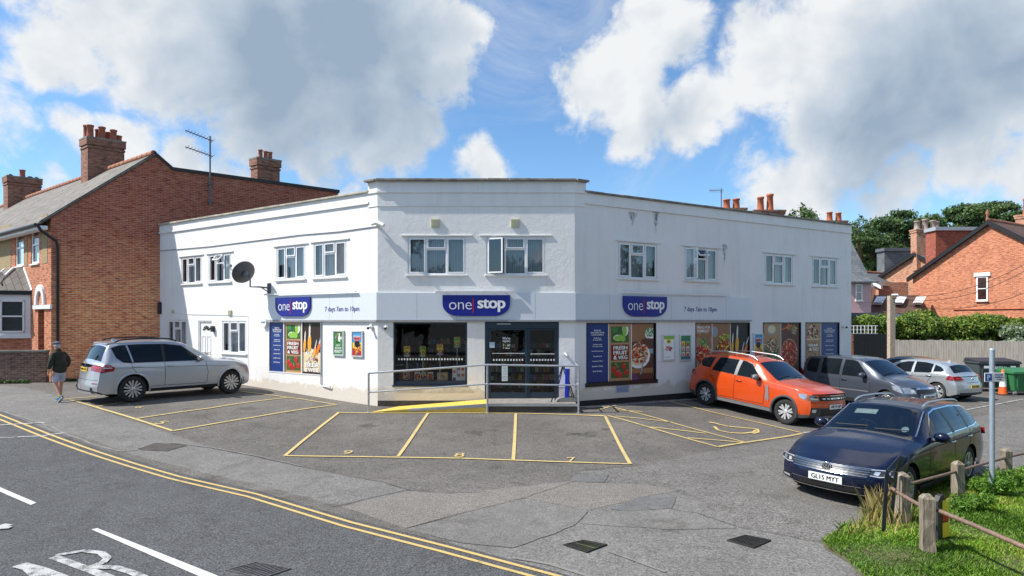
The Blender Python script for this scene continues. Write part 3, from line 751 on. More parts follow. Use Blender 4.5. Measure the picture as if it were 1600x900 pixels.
# roof slab and rear walls
rb = MB(); pts = [(-14.69,25.64),(-4.11,18.8),(1.92,18.8),(14.13,25.6),(10.2,32.6),(-6.0,27.6),(-9.7,31.6)]
pts = [(-14.6,25.75),(-4.0,18.95),(1.85,18.95),(14.0,25.7),(10.1,32.5),(5,30),(-4,26.5),(-7,26.8),(-12.0,29.0)]
rb.face([(x, y, ZT-.32) for x, y in pts]); 
for a, c in zip(pts[3:], pts[4:]+pts[:1]): rb.face([(a[0],a[1],-.4),(c[0],c[1],-.4),(c[0],c[1],ZT-.32),(a[0],a[1],ZT-.32)])
rb.build('flat_roof', CONCD, shop)
# dark floor and partition behind the glass
ib = MB(CW); ib.box(.1, CWL-.1, -5.5, -.16, .2, .235); ib.box(.1, CWL-.1, -5.5, -.2, 2.75, 2.8); ib.box(.1, CWL-.1, -5.55, -5.5, .2, 2.8); ib.box(.05, .1, -5.5, -.16, .2, 2.8); ib.box(CWL-.1, CWL-.05, -5.5, -.16, .2, 2.8)
ib.build('interior', DARKIN, shop)
for M, LL in ((LW, LWL), (RW, RWL)):
    ib = MB(M); ib.box(.2, LL-.4, -.75, -.7, -.2, 6.1); ib.build('partition', ROOMIN, shop)
ib = MB(CW); ib.box(.2, CWL-.2, -.75, -.7, 3.2, 6.4); ib.build('partition', ROOMIN, shop)

# plinth
pl = MB(RW); pl.box(.02, RWL, 0, .03, -.5, .16); pl.build('plinth', PLINTH, shop)
pl = MB(CW); pl.box(.0, CWL, 0, .012, -.1, .185); pl.build('plinth', CONCD, shop)

# windows
def sash(mb, a, b, c, d, y, t=.042, th=.05, ang=0., hinge='l', top=False):
    """a casement frame (+glass list) possibly rotated open"""
    T = Matrix()
    if ang:
        if top: T = Matrix.Translation((0, y, d)) @ Matrix.Rotation(ang, 4, 'X') @ Matrix.Translation((0, -y, -d))
        elif hinge == 'l': T = Matrix.Translation((a, y, 0)) @ Matrix.Rotation(ang, 4, 'Z') @ Matrix.Translation((-a, -y, 0))
        else: T = Matrix.Translation((b, y, 0)) @ Matrix.Rotation(-ang, 4, 'Z') @ Matrix.Translation((-b, -y, 0))
    old = mb.M; mb.M = old @ T
    mb.box(a, b, y-th/2, y+th/2, c, c+t); mb.box(a, b, y-th/2, y+th/2, d-t, d); mb.box(a, a+t, y-th/2, y+th/2, c+t, d-t); mb.box(b-t, b, y-th/2, y+th/2, c+t, d-t)
    mb.M = old
    return (T, (a+t, b-t, c+t, d-t, y))
def window(M, h, style='csc', parent=shop, back=None, sill=True, lintel=True, opens=(), lab=None, depth=.14, fr=.042, frac=(.31, .36), lw=.15):
    a, b, c, d = h; y = -.06; sp_ = .045 if M is CW else .06
    f = MB(M); gl = []
    f.box(a+.002, b-.002, y-.035, y+.03, c+.002, c+.002+fr); f.box(a+.002, b-.002, y-.035, y+.03, d-fr, d-.002); f.box(a+.002, a+fr, y-.035, y+.03, c+fr, d-fr); f.box(b-fr, b-.002, y-.035, y+.03, c+fr, d-fr)
    ia, ib_, ic, id_ = a+fr, b-fr, c+fr, d-fr; W_ = ib_-ia
    if style == 'csc':
        m1 = ia+W_*frac[0]; m2 = ia+W_*(frac[0]+frac[1]); zt = id_-(id_-ic)*.32
        for x in (m1, m2): f.box(x-.025, x+.025, y-.035, y+.032, ic, id_)
        f.box(m1+.025, m2-.025, y-.035, y+.032, zt-.025, zt+.025)
        gl.append(sash(f, ia+.003, m1-.028, ic+.003, id_-.003, y+.03, ang=dict(opens).get('l', 0), hinge='l' if dict(opens).get('lh', 1) else 'r'))
        gl.append(sash(f, m2+.028, ib_-.003, ic+.003, id_-.003, y+.03, ang=dict(opens).get('r', 0), hinge='r'))
        gl.append(sash(f, m1+.028, m2-.028, zt+.028, id_-.003, y+.035, t=.036, ang=dict(opens).get('t', 0), top=True))
        gl.append((Matrix(), (m1+.025, m2-.025, ic, zt-.025, y)))
    elif style == 'sash':
        zm = (ic+id_)/2; f.box(ia, ib_, y-.03, y+.035, zm-.03, zm+.03); gl += [(Matrix(), (ia, ib_, ic, zm-.03, y-.01)), (Matrix(), (ia, ib_, zm+.03, id_, y))]
    win = f.build('window', PVC, parent)
    if lab: win['label'] = lab
    g_ = MB()
    for T, (p, q, r, s_, yy) in gl:
        g_.M = M @ T; g_.face([(p,yy,r),(q,yy,r),(q,yy,s_),(p,yy,s_)])
    g_.build('pane', GLASS, win)
    if back is not None:
        k = MB(M)
        for (x0, x1, z0, z1) in back[1]:
            X0 = a+(b-a)*x0; X1 = a+(b-a)*x1; n = max(2, int((X1-X0)/.06)); rows = []
            k.grid([[(X0+(X1-X0)*i/n, y-.12+(.018 if i % 2 else -.012), z) for i in range(n+1)] for z in (c+(d-c)*z0, c+(d-c)*z1)], sm=False)
        k.build('blind', back[0], win)
    if sill: s = MB(M); s.box(a-.05, b+.05, -.03, sp_, c-.06, c-.003); s.build('sill', SILL, win, bevel=.008)
    if lintel: s = MB(M); s.box(a-lw, b+lw, -.02, sp_*.7, d+.012, d+.055); s.build('lintel', SILL, win, bevel=.006)
    return win
full = [(0.02,.98,.02,.98)]
window(LW, lw_up[0], back=(NETC, [(.02,.98,.0,.98)])); window(LW, lw_up[1], back=(NETC, [(.05,.3,0,.98),(.36,.98,0,.98)]), opens=(('t', R(42)),), lab='window with its top light swung open')
window(LW, lw_up[2], back=(NETC, [(.02,.98,0,.98)])); window(LW, lw_up[3], back=(NETC, [(.02,.2,0,.98),(.26,.98,0,.98)]))
window(LW, lw_lo[0], back=(NETC, [(.02,.42,0,.98),(.5,.98,0,.98)]), lintel=False); window(LW, lw_lo[2], back=(NETC, [(.02,.98,0,.98)]), lintel=False)
window(CW, cw_up[0], back=(BLIND, [(.3,.98,0,.98),(.05,.27,.0,.98)]), lw=.2); window(CW, cw_up[1], back=(BLIND, [(.3,.98,0,.98)]), opens=(('l', R(24)), ('lh', 1)), lw=.2, lab='window with its left casement standing open')
window(RW, rw_up[0], back=(BLIND, full)); window(RW, rw_up[1], back=(BLIND, [(0,.45,0,.98),(.7,.98,0,.98)]), opens=(('t', R(38)), ('l', R(58)), ('lh', 1)), lab='window with its left casement and top light open')
window(RW, rw_up[2], back=(BLIND, [(.5,.98,0,.98)])); window(RW, rw_up[3], back=(BLIND, [(.62,.98,0,.98)]))
# flat door
a, b, c, d = lw_lo[1]; dm = MB(LW)
dm.box(a+.05, b-.05, -.1, -.055, c, d-.05); dm.box(a, a+.05, -.1, -.02, c, d); dm.box(b-.05, b, -.1, -.02, c, d); dm.box(a+.05, b-.05, -.1, -.02, d-.05, d)
wd_ = b-a
for (x0,x1,z0,z1) in ((.16,.44,.08,.40),(.56,.84,.08,.40),(.16,.44,.46,.74),(.56,.84,.46,.74)):
    X0=a+wd_*x0; X1=a+wd_*x1; Z0=c+(d-c)*z0; Z1=c+(d-c)*z1
    for q in ((X0,X1,Z0,Z0+.025),(X0,X1,Z1-.025,Z1),(X0,X0+.025,Z0,Z1),(X1-.025,X1,Z0,Z1)): dm.box(q[0],q[1],-.056,-.04,q[2],q[3])
fd = dm.build('door', WPAINT, shop, bevel=.004); fd['label'] = 'white panelled door with a fan light'
h = MB(LW)
for k in range(5):
    a0 = math.pi*k/5+.05; a1 = math.pi*(k+1)/5-.05; cx=(a+b)/2; cz=c+(d-c)*.83
    h.poly([(cx+.07*math.cos(a0),cz+.05*math.sin(a0)),(cx+.24*math.cos(a0),cz+.2*math.sin(a0)),(cx+.24*math.cos(a1),cz+.2*math.sin(a1)),(cx+.07*math.cos(a1),cz+.05*math.sin(a1))], -.052)
h.build('fan_light', DGLASS, fd)
h = MB(LW); h.box(b-.15,b-.09,-.05,.0,c+.95,c+1.0); h.build('handle', GALV, fd)
h = MB(LW); h.box((a+b)/2-.12,(a+b)/2+.12,-.054,-.045,c+.98,c+1.03); h.build('letter_box', GALV, fd)

# fascia band
f = MB(LW); fl = wu(LW,421); f.box(fl, LWL-.0, .003, .05, 2.655, 3.50); f.build('fascia', FASCIA, shop)
f = MB(CW); f.box(-.02, CWL+.02, .003, .05, 2.655, 3.48); f.build('fascia', FASCIA, shop)
f = MB(RW); fr_ = wu(RW,1172); f.box(0, fr_, .003, .05, 2.655, 3.46); f.build('fascia', FASCIA, shop)
tr = MB(LW); tr.box(fl, LWL, .003, .075, 2.60, 2.652); tr.build('fascia_trim', plain('grey_trim', (.32,.32,.33,1), .5), shop)
tr = MB(CW); tr.box(-.03, CWL+.03, .003, .075, 2.60, 2.652); tr.build('fascia_trim', plain('grey_trim', (.32,.32,.33,1)), shop)
tr = MB(RW); tr.box(0, fr_, .003, .075, 2.60, 2.652); tr.build('fascia_trim', plain('grey_trim', (.32,.32,.33,1)), shop)
for M, L0, L1, n in ((LW, fl, LWL, 5), (RW, 0, fr_, 6), (CW, 0, CWL, 5)):
    s = MB(M)
    for k in range(1, n): x = L0+(L1-L0)*k/n; s.box(x-.004, x+.004, .0505, .0515, 2.66, 3.46)
    s.build('panel_joint', plain('joint_shadow', (.35,.38,.42,1)), shop)  # thin grey strips along the fascia panel joints

# shop window : frame, pane, display behind
a, b, c, d = shopwin
f = MB(CW); t = .055
f.box(a,b,-.08,-.02,c,c+t+.05); f.box(a,b,-.08,-.02,d-t,d); f.box(a,a+t,-.08,-.02,c+t,d-t); f.box(b-t,b,-.08,-.02,c+t,d-t); f.box(a-.03,b+.03,-.03,.03,c-.05,c)
sw = f.build('shop_window', NAVY, shop, bevel=.004)
g_ = MB(CW); g_.face([(a+t,-.05,c+t),(b-t,-.05,c+t),(b-t,-.05,d-t),(a+t,-.05,d-t)]); g_.build('pane', SHOPGL, sw)
st = MB(CW)
k = 0; x = a+.14
while x < b-.12: st.box(x, x+.045, -.044, -.042, 1.42, 1.475); x += .088
st.build('window_manifestation', plain('frosted_vinyl', (.75,.78,.78,1), .7), sw)
# door : two sliding leaves
a, b, c, d = door; mid = a+(b-a)*.575
f = MB(CW); f.box(a,b,-.1,-.01,d-.20,d); f.box(a,a+.11,-.1,-.02,c,d-.2); f.box(b-.06,b,-.1,-.02,c,d-.2)
df = f.build('shop_door', ANTH, shop, bevel=.004)
def leaf(x0, x1, y, nm):
    l = MB(CW); z0, z1 = c+.02, d-.205; s_ = .075
    l.box(x0,x0+s_,y-.03,y,z0,z1); l.box(x1-s_,x1,y-.03,y,z0,z1); l.box(x0+s_,x1-s_,y-.03,y,z0,z0+.17); l.box(x0+s_,x1-s_,y-.03,y,z1-.06,z1)
    o = l.build(nm, ANTH, df, bevel=.003)
    return x0+s_, x1-s_, z0+.17, z1-.06
dmm = MB(CW)
for (x0, x1, y) in ((a+.11, mid, -.035), (mid+.002, b-.06, -.055)):
    p, q, r, s_ = leaf(x0, x1, y, 'door_leaf'); dmm.face([(p,y-.015,r),(q,y-.015,r),(q,y-.015,s_),(p,y-.015,s_)])
dmm.build('pane', SHOPGL, df)
st = MB(CW); x = a+.25
while x < b-.15:
    if abs(x+.02-mid) > .1: st.box(x, x+.045, -.034, -.032, 1.40, 1.455)
    x += .088
st.box(a+.22, mid-.09, -.032, -.030, 1.62, 1.635); st.box(mid+.1, b-.14, -.048, -.046, 1.60, 1.62)
st.build('manifestation', plain('frosted_vinyl', (.75,.78,.78,1)), df)
st = MB(CW)
cx = a+.66
for i, (s_, z, hh, ww) in enumerate((("We're", 2.09, .075, .24), ('open', 1.99, .075, .22), ('7 - 10', 1.88, .075, .22), ('7 days', 1.785, .05, .2))): st.text(s_, cx, z, -.030, w=ww, h=hh, bold=.03)
st.text('pull', cx, 2.47, -.03, w=.001, h=.001) if False else None
st.build('door_lettering', SWHITE, df)
st = MB(CW); st.box(a+.37, a+.79, -.009, .004, d-.085, d-.06); st.build('door_sensor', plain('light_grey', (.5,.52,.54,1)), df)
n1 = MB(CW); n1.box(a+.14, a+.30, -.03, -.028, 1.80, 1.97); tag(n1.build('door_notice', plain('pale_blue_card', (.42,.55,.62,1), .5, var=.2, scale=30)), 'small pale square notice taped low on the left door leaf', 'notice')
n1 = MB(CW); n1.box(a+.52, a+.70, -.03, -.028, .78, 1.27)
for k in range(9): n1.box(a+.545, a+.675, -.0275, -.0265, .82+k*.048, .835+k*.048, 1)
tag(n1.build('opening_hours_notice', [plain('pale_card', (.62,.68,.68,1), .5), plain('grey_print', (.25,.3,.33,1), .5)]), 'tall white notice sheet on the glass of the left door leaf', 'notice')
# ------------------------------------------------------------------ illuminated-style logo signs
def logo_sign(M, cx, z1, w, h, label, y=.055, grp='blue shop name signs'):
    p = M @ Vector((cx, y, z1-h/2)); root = empty('shop_sign', label, 'sign', Matrix.Translation(p), grp)
    r_ = h*.78; pts = [(cx-w/2, z1), (cx-w/2, z1-h*.42)]
    for k in range(9):
        t = math.pi+ (math.pi/2)*k/8; pts.append((cx-w/2+h*.74+h*.74*math.cos(t), z1-h*.42+h*.58*math.sin(t)))
    pts += [(2*cx-x, z) for x, z in pts[::-1]]
    b = MB(M); b.prism(pts, y, y+.05); b.build('sign_board', BLUE, root)
    t = MB(M); zc = z1-h*.50
    t.text('one', cx-w*.235, zc-h*.015, y+.056, w=w*.335, h=h*.34, bold=-.012, spacing=.95); t.build('word', SWHITE, root)
    t = MB(M); t.text('stop', cx+w*.225, zc+h*.0, y+.056, w=w*.40, h=h*.60, bold=.035, spacing=.95); t.build('word', SWHITE, root)
    t = MB(M); t.box(cx-w*.052, cx-w*.037, y+.052, y+.058, zc-h*.36, zc+h*.36); t.build('divider_bar', RED, root)
    return root
logo_sign(CW, wu(CW,744.5), 3.41, wu(CW,797)-wu(CW,692), .64, 'blue rounded shop name sign over the corner entrance')
sx = (wu(LW,434)+wu(LW,488))/2; logo_sign(LW, sx, 3.42, wu(LW,488)-wu(LW,434), .65, 'blue rounded shop name sign on the sunlit left wing')
sx = (wu(RW,971)+wu(RW,1039))/2; logo_sign(RW, sx, 3.42, wu(RW,1039)-wu(RW,971), .66, 'blue rounded shop name sign on the shaded right wing')
def sign_light(M, u0, u1, z, label):
    root = tag(empty('sign_light', label, 'light', Matrix.Translation(M @ Vector(((u0+u1)/2, .2, z)))), group='trough lights above the shop signs')
    b = MB(M); b.box(u0, u1, .09, .145, z-.022, z+.022); b.box(u0, u1, .085, .15, z+.022, z+.03); b.build('light_trough', WPAINT, root, bevel=.01)
    b = MB(M)
    for k in range(2): x = u0+(u1-u0)*(.12+.76*k); b.bar((x, .0, z+.02), (x, .1, z+.02), .02, .02)
    b.build('bracket', WPAINT, root)
sign_light(CW, wu(CW,681), wu(CW,804), 3.50, 'slim white trough light over the sign above the entrance')
sign_light(LW, wu(LW,418), wu(LW,561), 3.54, 'long white trough light over the sign on the left wing')
sign_light(RW, wu(RW,971), wu(RW,1136), 3.53, 'long white trough light over the sign on the right wing')
for M, px, lab in ((LW, 536, 'blue opening hours lettering on the sunlit left fascia'), (RW, 1093, 'blue opening hours lettering on the shaded right fascia')):
    t = MB(M); t.text('7 days 7am to 10pm', wu(M, px), 3.0 if M is RW else 2.98, .0525, w=(1.55 if M is RW else 1.58), h=.2, bold=.022)
    tag(t.build('opening_hours_lettering', BLUE3), lab, 'lettering', 'opening hours on the fascia')

# ------------------------------------------------------------------ posters
PM = {k: flat('print_'+k, *v) for k, v in dict(tan=(176,137,98), white=(235,235,232), lime=(140,190,70), dgreen=(50,95,40), red=(190,35,25), dred=(110,20,18), orange=(225,115,35), beer=(235,165,50), brown=(90,52,38), dbrown=(45,28,24), wood=(150,105,70), yellow=(240,205,50), cream=(225,205,165), green=(60,130,70), sky=(70,150,200), purple=(95,60,110), pink=(205,110,120), black=(20,20,22), grey=(150,155,160), teal=(60,110,120)).items()}
PN = list(PM); PX = {n: i for i, n in enumerate(PN)}; PMATS = list(PM.values())
class Poster:
    def __init__(s, M, u0, u1, z0, z1, y):
        s.mb = MB(M); s.M = M; s.u0, s.u1, s.z0, s.z1, s.y = u0, u1, z0, z1, y; s.k = 0
        s.w = u1-u0; s.h = z1-z0
    def P(s, x, z): return (s.u0+s.w*x, s.z0+s.h*z)
    def lay(s): s.k += 1; return s.y+.0006*s.k
    def clip(s, pts):
        for a, b in (((s.u0,0),(s.u0,-1)), ((s.u1,0),(s.u1,1)), ((0,s.z0),(1,s.z0)), ((1,s.z1),(0,s.z1))):
            pts = clip_half(pts, a, b)
            if len(pts) < 3: return None
        return pts
    def poly(s, pts, c, y=None):
        p = s.clip([s.P(*q) for q in pts])
        if p: s.mb.poly(p, y or s.lay(), PX[c])
    def rect(s, a, b, c0, d, c): s.poly([(a,c0),(b,c0),(b,d),(a,d)], c)
    def ell(s, x, z, rx, rz, c, n=14, rot=0, y=None):   # radii in metres
        cx, cz = s.P(x, z); p = []
        for k in range(n):
            t = 2*math.pi*k/n; a, b = rx*math.cos(t), rz*math.sin(t); p.append((cx+a*math.cos(rot)-b*math.sin(rot), cz+a*math.sin(rot)+b*math.cos(rot)))
        if area(p) < 0: p = p[::-1]
        p = s.clip(p)
        if p: s.mb.poly(p, y or s.lay(), PX[c])
    def noodles(s, x, z, rx, rz, cols, n, size):
        for i in range(n):
            t = random.uniform(0, 6.3); r_ = math.sqrt(random.random()); y = s.y+.0006*s.k+.00004*i+.0005
            s.ell(x+rx/s.w*r_*math.cos(t), z+rz/s.h*r_*math.sin(t), size*random.uniform(.5,1.4), size*random.uniform(.18,.5), random.choice(cols), 7, random.uniform(0, 3.1), y)
        s.k += 3+int(.00004*n/.0006)
    def text(s, t, x, z, w, h, c='white', bold=.04): 
        cx, cz = s.P(x, z); s.mb.text(t, cx, cz, s.lay()+.001, w=w*s.w, h=h*s.h, m=PX[c], bold=bold)
    def done(s, name, label, cat, group=None, mats=None): return tag(s.mb.build(name, mats or PMATS), label, cat, group)
def services(p):
    L_ = [('POP IN', .885, .3, .022), ('FOR MORE THAN', .848, .62, .022), ("YOU'D EXPECT", .811, .58, .022), ('Fresh fruit', .755, .32, .02), ('& vegetables', .722, .42, .02), ('Quality meats', .645, .42, .02), ('& ready meals', .612, .45, .02), ('Bread & pastries', .53, .52, .02), ('Frozen food', .445, .38, .02), ('Cupboard fillers', .36, .5, .02), ('Snacks & treats', .275, .5, .02), ('Beer & wines', .19, .42, .02)]
    for t, z, w_, h_ in L_: p.text(t, .5, z, w_, h_*1.15, 'white', .03)
def blue_panel(M, u0, u1, z0, z1, y, label):
    mats = list(PMATS); p = Poster(M, u0, u1, z0, z1, y); p.rect(0,1,0,1,'black'); services(p)
    mats[PX['black']] = BLUE2; return p.done('window_poster', label, 'poster', 'full height window posters', mats)
def veg_panel(M, u0, u1, z0, z1, y, label):
    p = Poster(M, u0, u1, z0, z1, y); p.rect(0,1,0,1,'tan')
    def sub(a, b, c0, d): return Poster(M, *( [p.P(a,c0)[0], p.P(b,c0)[0], p.P(a,c0)[1], p.P(a,d)[1]] ), p.lay())
    def merge(q):
        for f, mi in zip(q.mb.f, q.mb.m): b0 = len(p.mb.v); p.mb.v += [q.mb.v[i] for i in f]; p.mb.uv += [(0,0)]*len(f); p.mb.f.append(tuple(range(b0, b0+len(f)))); p.mb.m.append(mi); p.mb.sm.append(False)
    q = sub(.1,.9,.67,.95); q.rect(0,1,0,1,'dgreen'); q.ell(.35,.3,.16,.1,'white'); q.ell(.8,.8,.13,.2,'white'); q.ell(.75,.72,.09,.17,'lime'); q.ell(.5,.3,.12,.11,'lime'); q.ell(.28,.28,.08,.09,'lime'); q.ell(.68,.25,.09,.1,'lime')
    q.ell(.2,.8,.12,.09,'green'); merge(q)
    q = sub(.1,.9,.36,.635); q.rect(0,1,0,1,'dred'); q.noodles(.5,.5,.3,.25,['orange','red','dgreen','dred'],40,.07); merge(q)
    q = sub(.1,.9,.05,.33); q.rect(0,1,0,1,'dgreen'); q.noodles(.5,.6,.3,.2,['tan','dgreen','brown','pink'],25,.06)
    for x, z in ((.15,.55),(.5,.2),(.85,.35),(.3,.3),(.7,.75)): q.ell(x,z,.085,.1,'red'); q.ell(x+.03,z+.1,.02,.02,'pink')
    merge(q)
    p.k += 30
    for t, z in (('FRESH', .58), ('FRUIT', .495), ('& VEG', .41)): p.text(t, .5, z, .62, .062)
    return p.done('window_poster', label, 'poster', 'full height window posters')
def beer_panel(M, u0, u1, z0, z1, y, label, txt=True, bg='dbrown'):
    p = Poster(M, u0, u1, z0, z1, y); p.rect(0,1,0,1,bg); p.rect(0,1,0,.42,'cream') if txt else None
    if txt: p.noodles(.5,.42,.3,.12,['white','cream','grey'],30,.09); p.noodles(.5,.18,.3,.3,['pink','grey','cream','brown'],40,.07)
    for x, z, rt, s_ in ((.1,.55,-.1,.9),(.36,.6,-.05,1.2),(.82,.5,-.45,.9),(.62,.42,-.3,.8)):
        p.ell(x, z, .075*s_, .26*s_, 'beer' if x < .7 else 'orange', rot=rt); p.ell(x-rt*.25, z+.2*s_, .035*s_, .2*s_, 'white', rot=rt); p.ell(x-rt*.25, z+.22*s_, .02*s_, .17*s_, 'grey' if x > .5 else 'cream', rot=rt)
    if txt: p.rect(0,1,0,.04,'dbrown'); p.text('BEER', .52, .175, .72, .075); p.text('& WINE', .5, .075, .74, .072)
    return p.done('window_poster', label, 'poster', 'full height window posters')
def food_panel(M, u0, u1, z0, z1, y, label, kind):
    p = Poster(M, u0, u1, z0, z1, y)
    if kind == 'pasta':
        p.rect(0,1,0,1,'brown')
        for k in range(9): p.rect(0,1,k*.115,k*.115+.09, random.choice(['grey','wood','brown','tan']))
        p.rect(.0,1,.68,1,'wood'); p.ell(.85,.82,.22,.2,'white'); p.noodles(.8,.85,.18,.17,['dgreen','green','lime'],60,.045); p.ell(.75,.7,.3,.07,'brown')
        p.ell(.3,.43,.5,.42,'white'); p.ell(.28,.45,.44,.37,'cream'); p.noodles(.3,.48,.38,.35,['red','dred','orange','tan','cream','brown'],150,.075)
        p.poly([(.35,.08),(.42,.1),(.62,.42),(.58,.45)],'grey'); p.poly([(0,0),(.35,0),(.1,.12),(0,.14)],'purple')
    elif kind == 'burger':
        p.rect(0,1,0,1,'tan'); p.noodles(.5,.8,.4,.4,['tan','wood'],20,.3); p.text('MEALS FOR', .5, .93, .78, .045); p.text('TONIGHT', .45, .865, .7, .048)
        p.ell(.5,.45,.38,.32,'red'); p.noodles(.5,.48,.36,.28,['red','orange','dred','cream'],70,.08); p.noodles(.5,.66,.14,.14,['green','lime'],30,.06); p.noodles(.4,.2,.4,.2,['white','purple','yellow','cream'],40,.08)
    elif kind == 'bowl':
        p.rect(0,1,0,1,'wood'); p.ell(.15,.85,.14,.2,'grey'); p.ell(.65,.52,.42,.34,'black'); p.noodles(.65,.55,.36,.3,['yellow','orange','red','brown'],120,.07); p.noodles(.7,.75,.3,.1,['yellow','lime'],30,.05)
    elif kind == 'grill':
        p.rect(0,1,0,1,'tan'); p.ell(.5,.87,.26,.2,'grey'); p.ell(.5,.88,.22,.15,'cream'); p.ell(.5,.5,.42,.32,'dgreen'); p.noodles(.5,.56,.4,.24,['tan','brown','cream','wood'],110,.08); p.noodles(.5,.32,.36,.12,['green','dgreen','grey'],50,.06); p.rect(0,1,0,.24,'grey')
    elif kind == 'pizza':
        p.rect(0,1,0,1,'brown'); p.noodles(.5,.88,.4,.2,['dred','orange','wood'],20,.1); p.ell(.72,.86,.16,.16,'grey'); p.noodles(.72,.87,.14,.13,['green','lime','red'],45,.05); p.ell(.45,.4,.5,.58,'tan'); p.ell(.45,.4,.46,.53,'red'); p.noodles(.45,.4,.44,.5,['red','dred','orange','cream','brown'],170,.06)
    elif kind == 'wine':
        p.rect(0,1,0,1,'tan'); p.noodles(.5,.82,.34,.25,['brown','dbrown','pink','cream'],40,.1); p.rect(.08,.92,.66,.68,'cream'); p.noodles(.5,.4,.4,.4,['brown','tan','wood'],60,.12); p.text('GRAB', .5, .55, .6, .05); p.text('& GO', .55, .47, .6, .06)
    return p.done('window_poster', label, 'poster', 'full height window posters')
def display_frame(M, h, mat, name_lab=None, cols=()):
    a, b, c, d = h; f = MB(M); t = .03; f.box(a,b,-.12,-.115,c,d)
    f.box(a,b,-.06,.012,c,c+t); f.box(a,b,-.06,.012,d-t,d); f.box(a,a+t,-.06,.012,c+t,d-t); f.box(b-t,b,-.06,.012,c+t,d-t)
    for x in cols: f.box(x-.02,x+.02,-.06,.008,c+t,d-t)
    return f.build('display_window', mat, shop)
# left wing
a, b, c, d = pw_l; x1 = wu(LW,443.5); x2 = wu(LW,471.5)
display_frame(LW, pw_l, WPAINT, cols=(x1, x2))
blue_panel(LW, a+.03, x1-.02, c+.03, d-.03, -.03, 'blue text-only window poster on the sunlit left wing')
veg_panel(LW, x1+.02, x2-.02, c+.03, d-.03, -.03, 'fresh fruit and veg window poster on the sunlit left wing')
beer_panel(LW, x2+.02, b-.03, c+.03, d-.03, -.03, 'beer and wine window poster with bottles in ice')
# right wing
a, b, c, d = pw_r[0]; x1 = wu(RW,951.5); x2 = wu(RW,987.5)
display_frame(RW, pw_r[0], BLACK, cols=()); mm = MB(RW); mm.box(x1-.01,x1+.015,-.05,-.02,c+.1,d-.03); mm.box(x2-.015,x2+.01,-.05,-.02,c+.1,d-.03); mm.build('mullion', PVC, shop)
sl_ = MB(RW); sl_.box(a-.04, b+.04, -.02, .05, c-.03, c+.09); sl_.build('sill', BLACK, shop)
blue_panel(RW, a+.03, x1-.01, c+.1, d-.03, -.03, 'blue text-only window poster beside the ramp railing')
veg_panel(RW, x1+.015, x2-.015, c+.1, d-.03, -.03, 'fresh fruit and veg window poster in the shade of the right wing')
food_panel(RW, x2+.01, b-.1, c+.1, d-.03, -.03, 'window poster of a pasta plate on weathered boards', 'pasta')
a, b, c, d = pw_r[1]; x1 = wu(RW,1113.5); x2 = wu(RW,1142)
display_frame(RW, pw_r[1], BLACK, cols=()); mm = MB(RW)
for x in (x1, x2): mm.box(x-.012,x+.012,-.05,-.02,c+.03,d-.03)
mm.build('mullion', PVC, shop)
food_panel(RW, a+.02, x1-.012, c+.03, d-.03, -.03, 'window poster reading meals for tonight above a salad', 'burger'); food_panel(RW, x1+.012, x2-.012, c+.03, d-.03, -.03, 'window poster of a yellow and orange dish in a black bowl', 'bowl')
beer_panel(RW, x2+.012, b-.03, c+.03, d-.03, -.03, 'dark window poster of beer bottles without words', False, 'black')
a, b, c, d = pw_r[2]; x1 = wu(RW,1221)
display_frame(RW, pw_r[2], BLACK, cols=()); mm = MB(RW); mm.box(x1-.012,x1+.012,-.05,-.02,c+.03,d-.03); mm.build('mullion', PVC, shop)
food_panel(RW, a+.02, x1-.012, c+.03, d-.03, -.03, 'window poster of grilled chicken over green salad', 'grill'); food_panel(RW, x1+.012, b-.08, c+.03, d-.03, -.03, 'window poster of a large red pizza', 'pizza')
a, b, c, d = pw_r[3]; x1 = wu(RW,1283.5)
display_frame(RW, pw_r[3], BLACK, cols=()); mm = MB(RW); mm.box(x1-.012,x1+.012,-.05,-.02,c+.03,d-.03); mm.build('mullion', PVC, shop)
food_panel(RW, a+.02, x1-.012, c+.03, d-.03, -.03, 'brown window poster with white words beside the last blue panel', 'wine'); blue_panel(RW, x1+.012, b-.06, c+.03, d-.03, -.03, 'blue text-only window poster at the far end of the right wing')
# small framed wall posters
def wall_poster(M, pxa, pxb, z0, z1, label, fn, fm):
    u0, u1 = wu(M, pxa), wu(M, pxb); root = tag(empty('wall_poster', label, 'poster', Matrix.Translation(M @ Vector(((u0+u1)/2, .02, (z0+z1)/2)))), group='small framed posters on the walls')
    f = MB(M); t = .045; f.box(u0,u1,.003,.03,z0,z1); f.box(u0,u1,.03,.05,z0,z0+t); f.box(u0,u1,.03,.05,z1-t,z1); f.box(u0,u0+t,.03,.05,z0+t,z1-t); f.box(u1-t,u1,.03,.05,z0+t,z1-t); f.build('poster_frame', fm, root, bevel=.004)
    p = Poster(M, u0+t, u1-t, z0+t, z1-t, .032); fn(p); o_ = p.mb.build('print', PMATS, root)
ALU = plain('poster_frame_aluminium', (.62,.64,.64,1), .4, .3)
def pf_green(p): p.rect(0,1,0,1,'green'); p.noodles(.5,.75,.16,.18,['white','dred','tan','black'],26,.05); p.ell(.6,.7,.05,.11,'white'); p.text('GET', .5,.4,.5,.07,bold=.03); p.text('STUCK', .5,.28,.7,.08); p.text('READY', .5,.14,.8,.12)
def pf_blue(p): p.rect(0,1,0,1,'sky'); p.rect(0,1,0,.3,'red'); p.rect(0,1,.28,.55,'yellow'); p.noodles(.5,.3,.16,.22,['yellow','purple','red','orange','black'],50,.05); p.ell(.5,.5,.12,.12,'black'); p.ell(.5,.72,.16,.08,'pink'); p.text('BARGAIN', .5,.82,.75,.06,bold=.03); p.text('BOX', .5,.72,.5,.06,'dred')
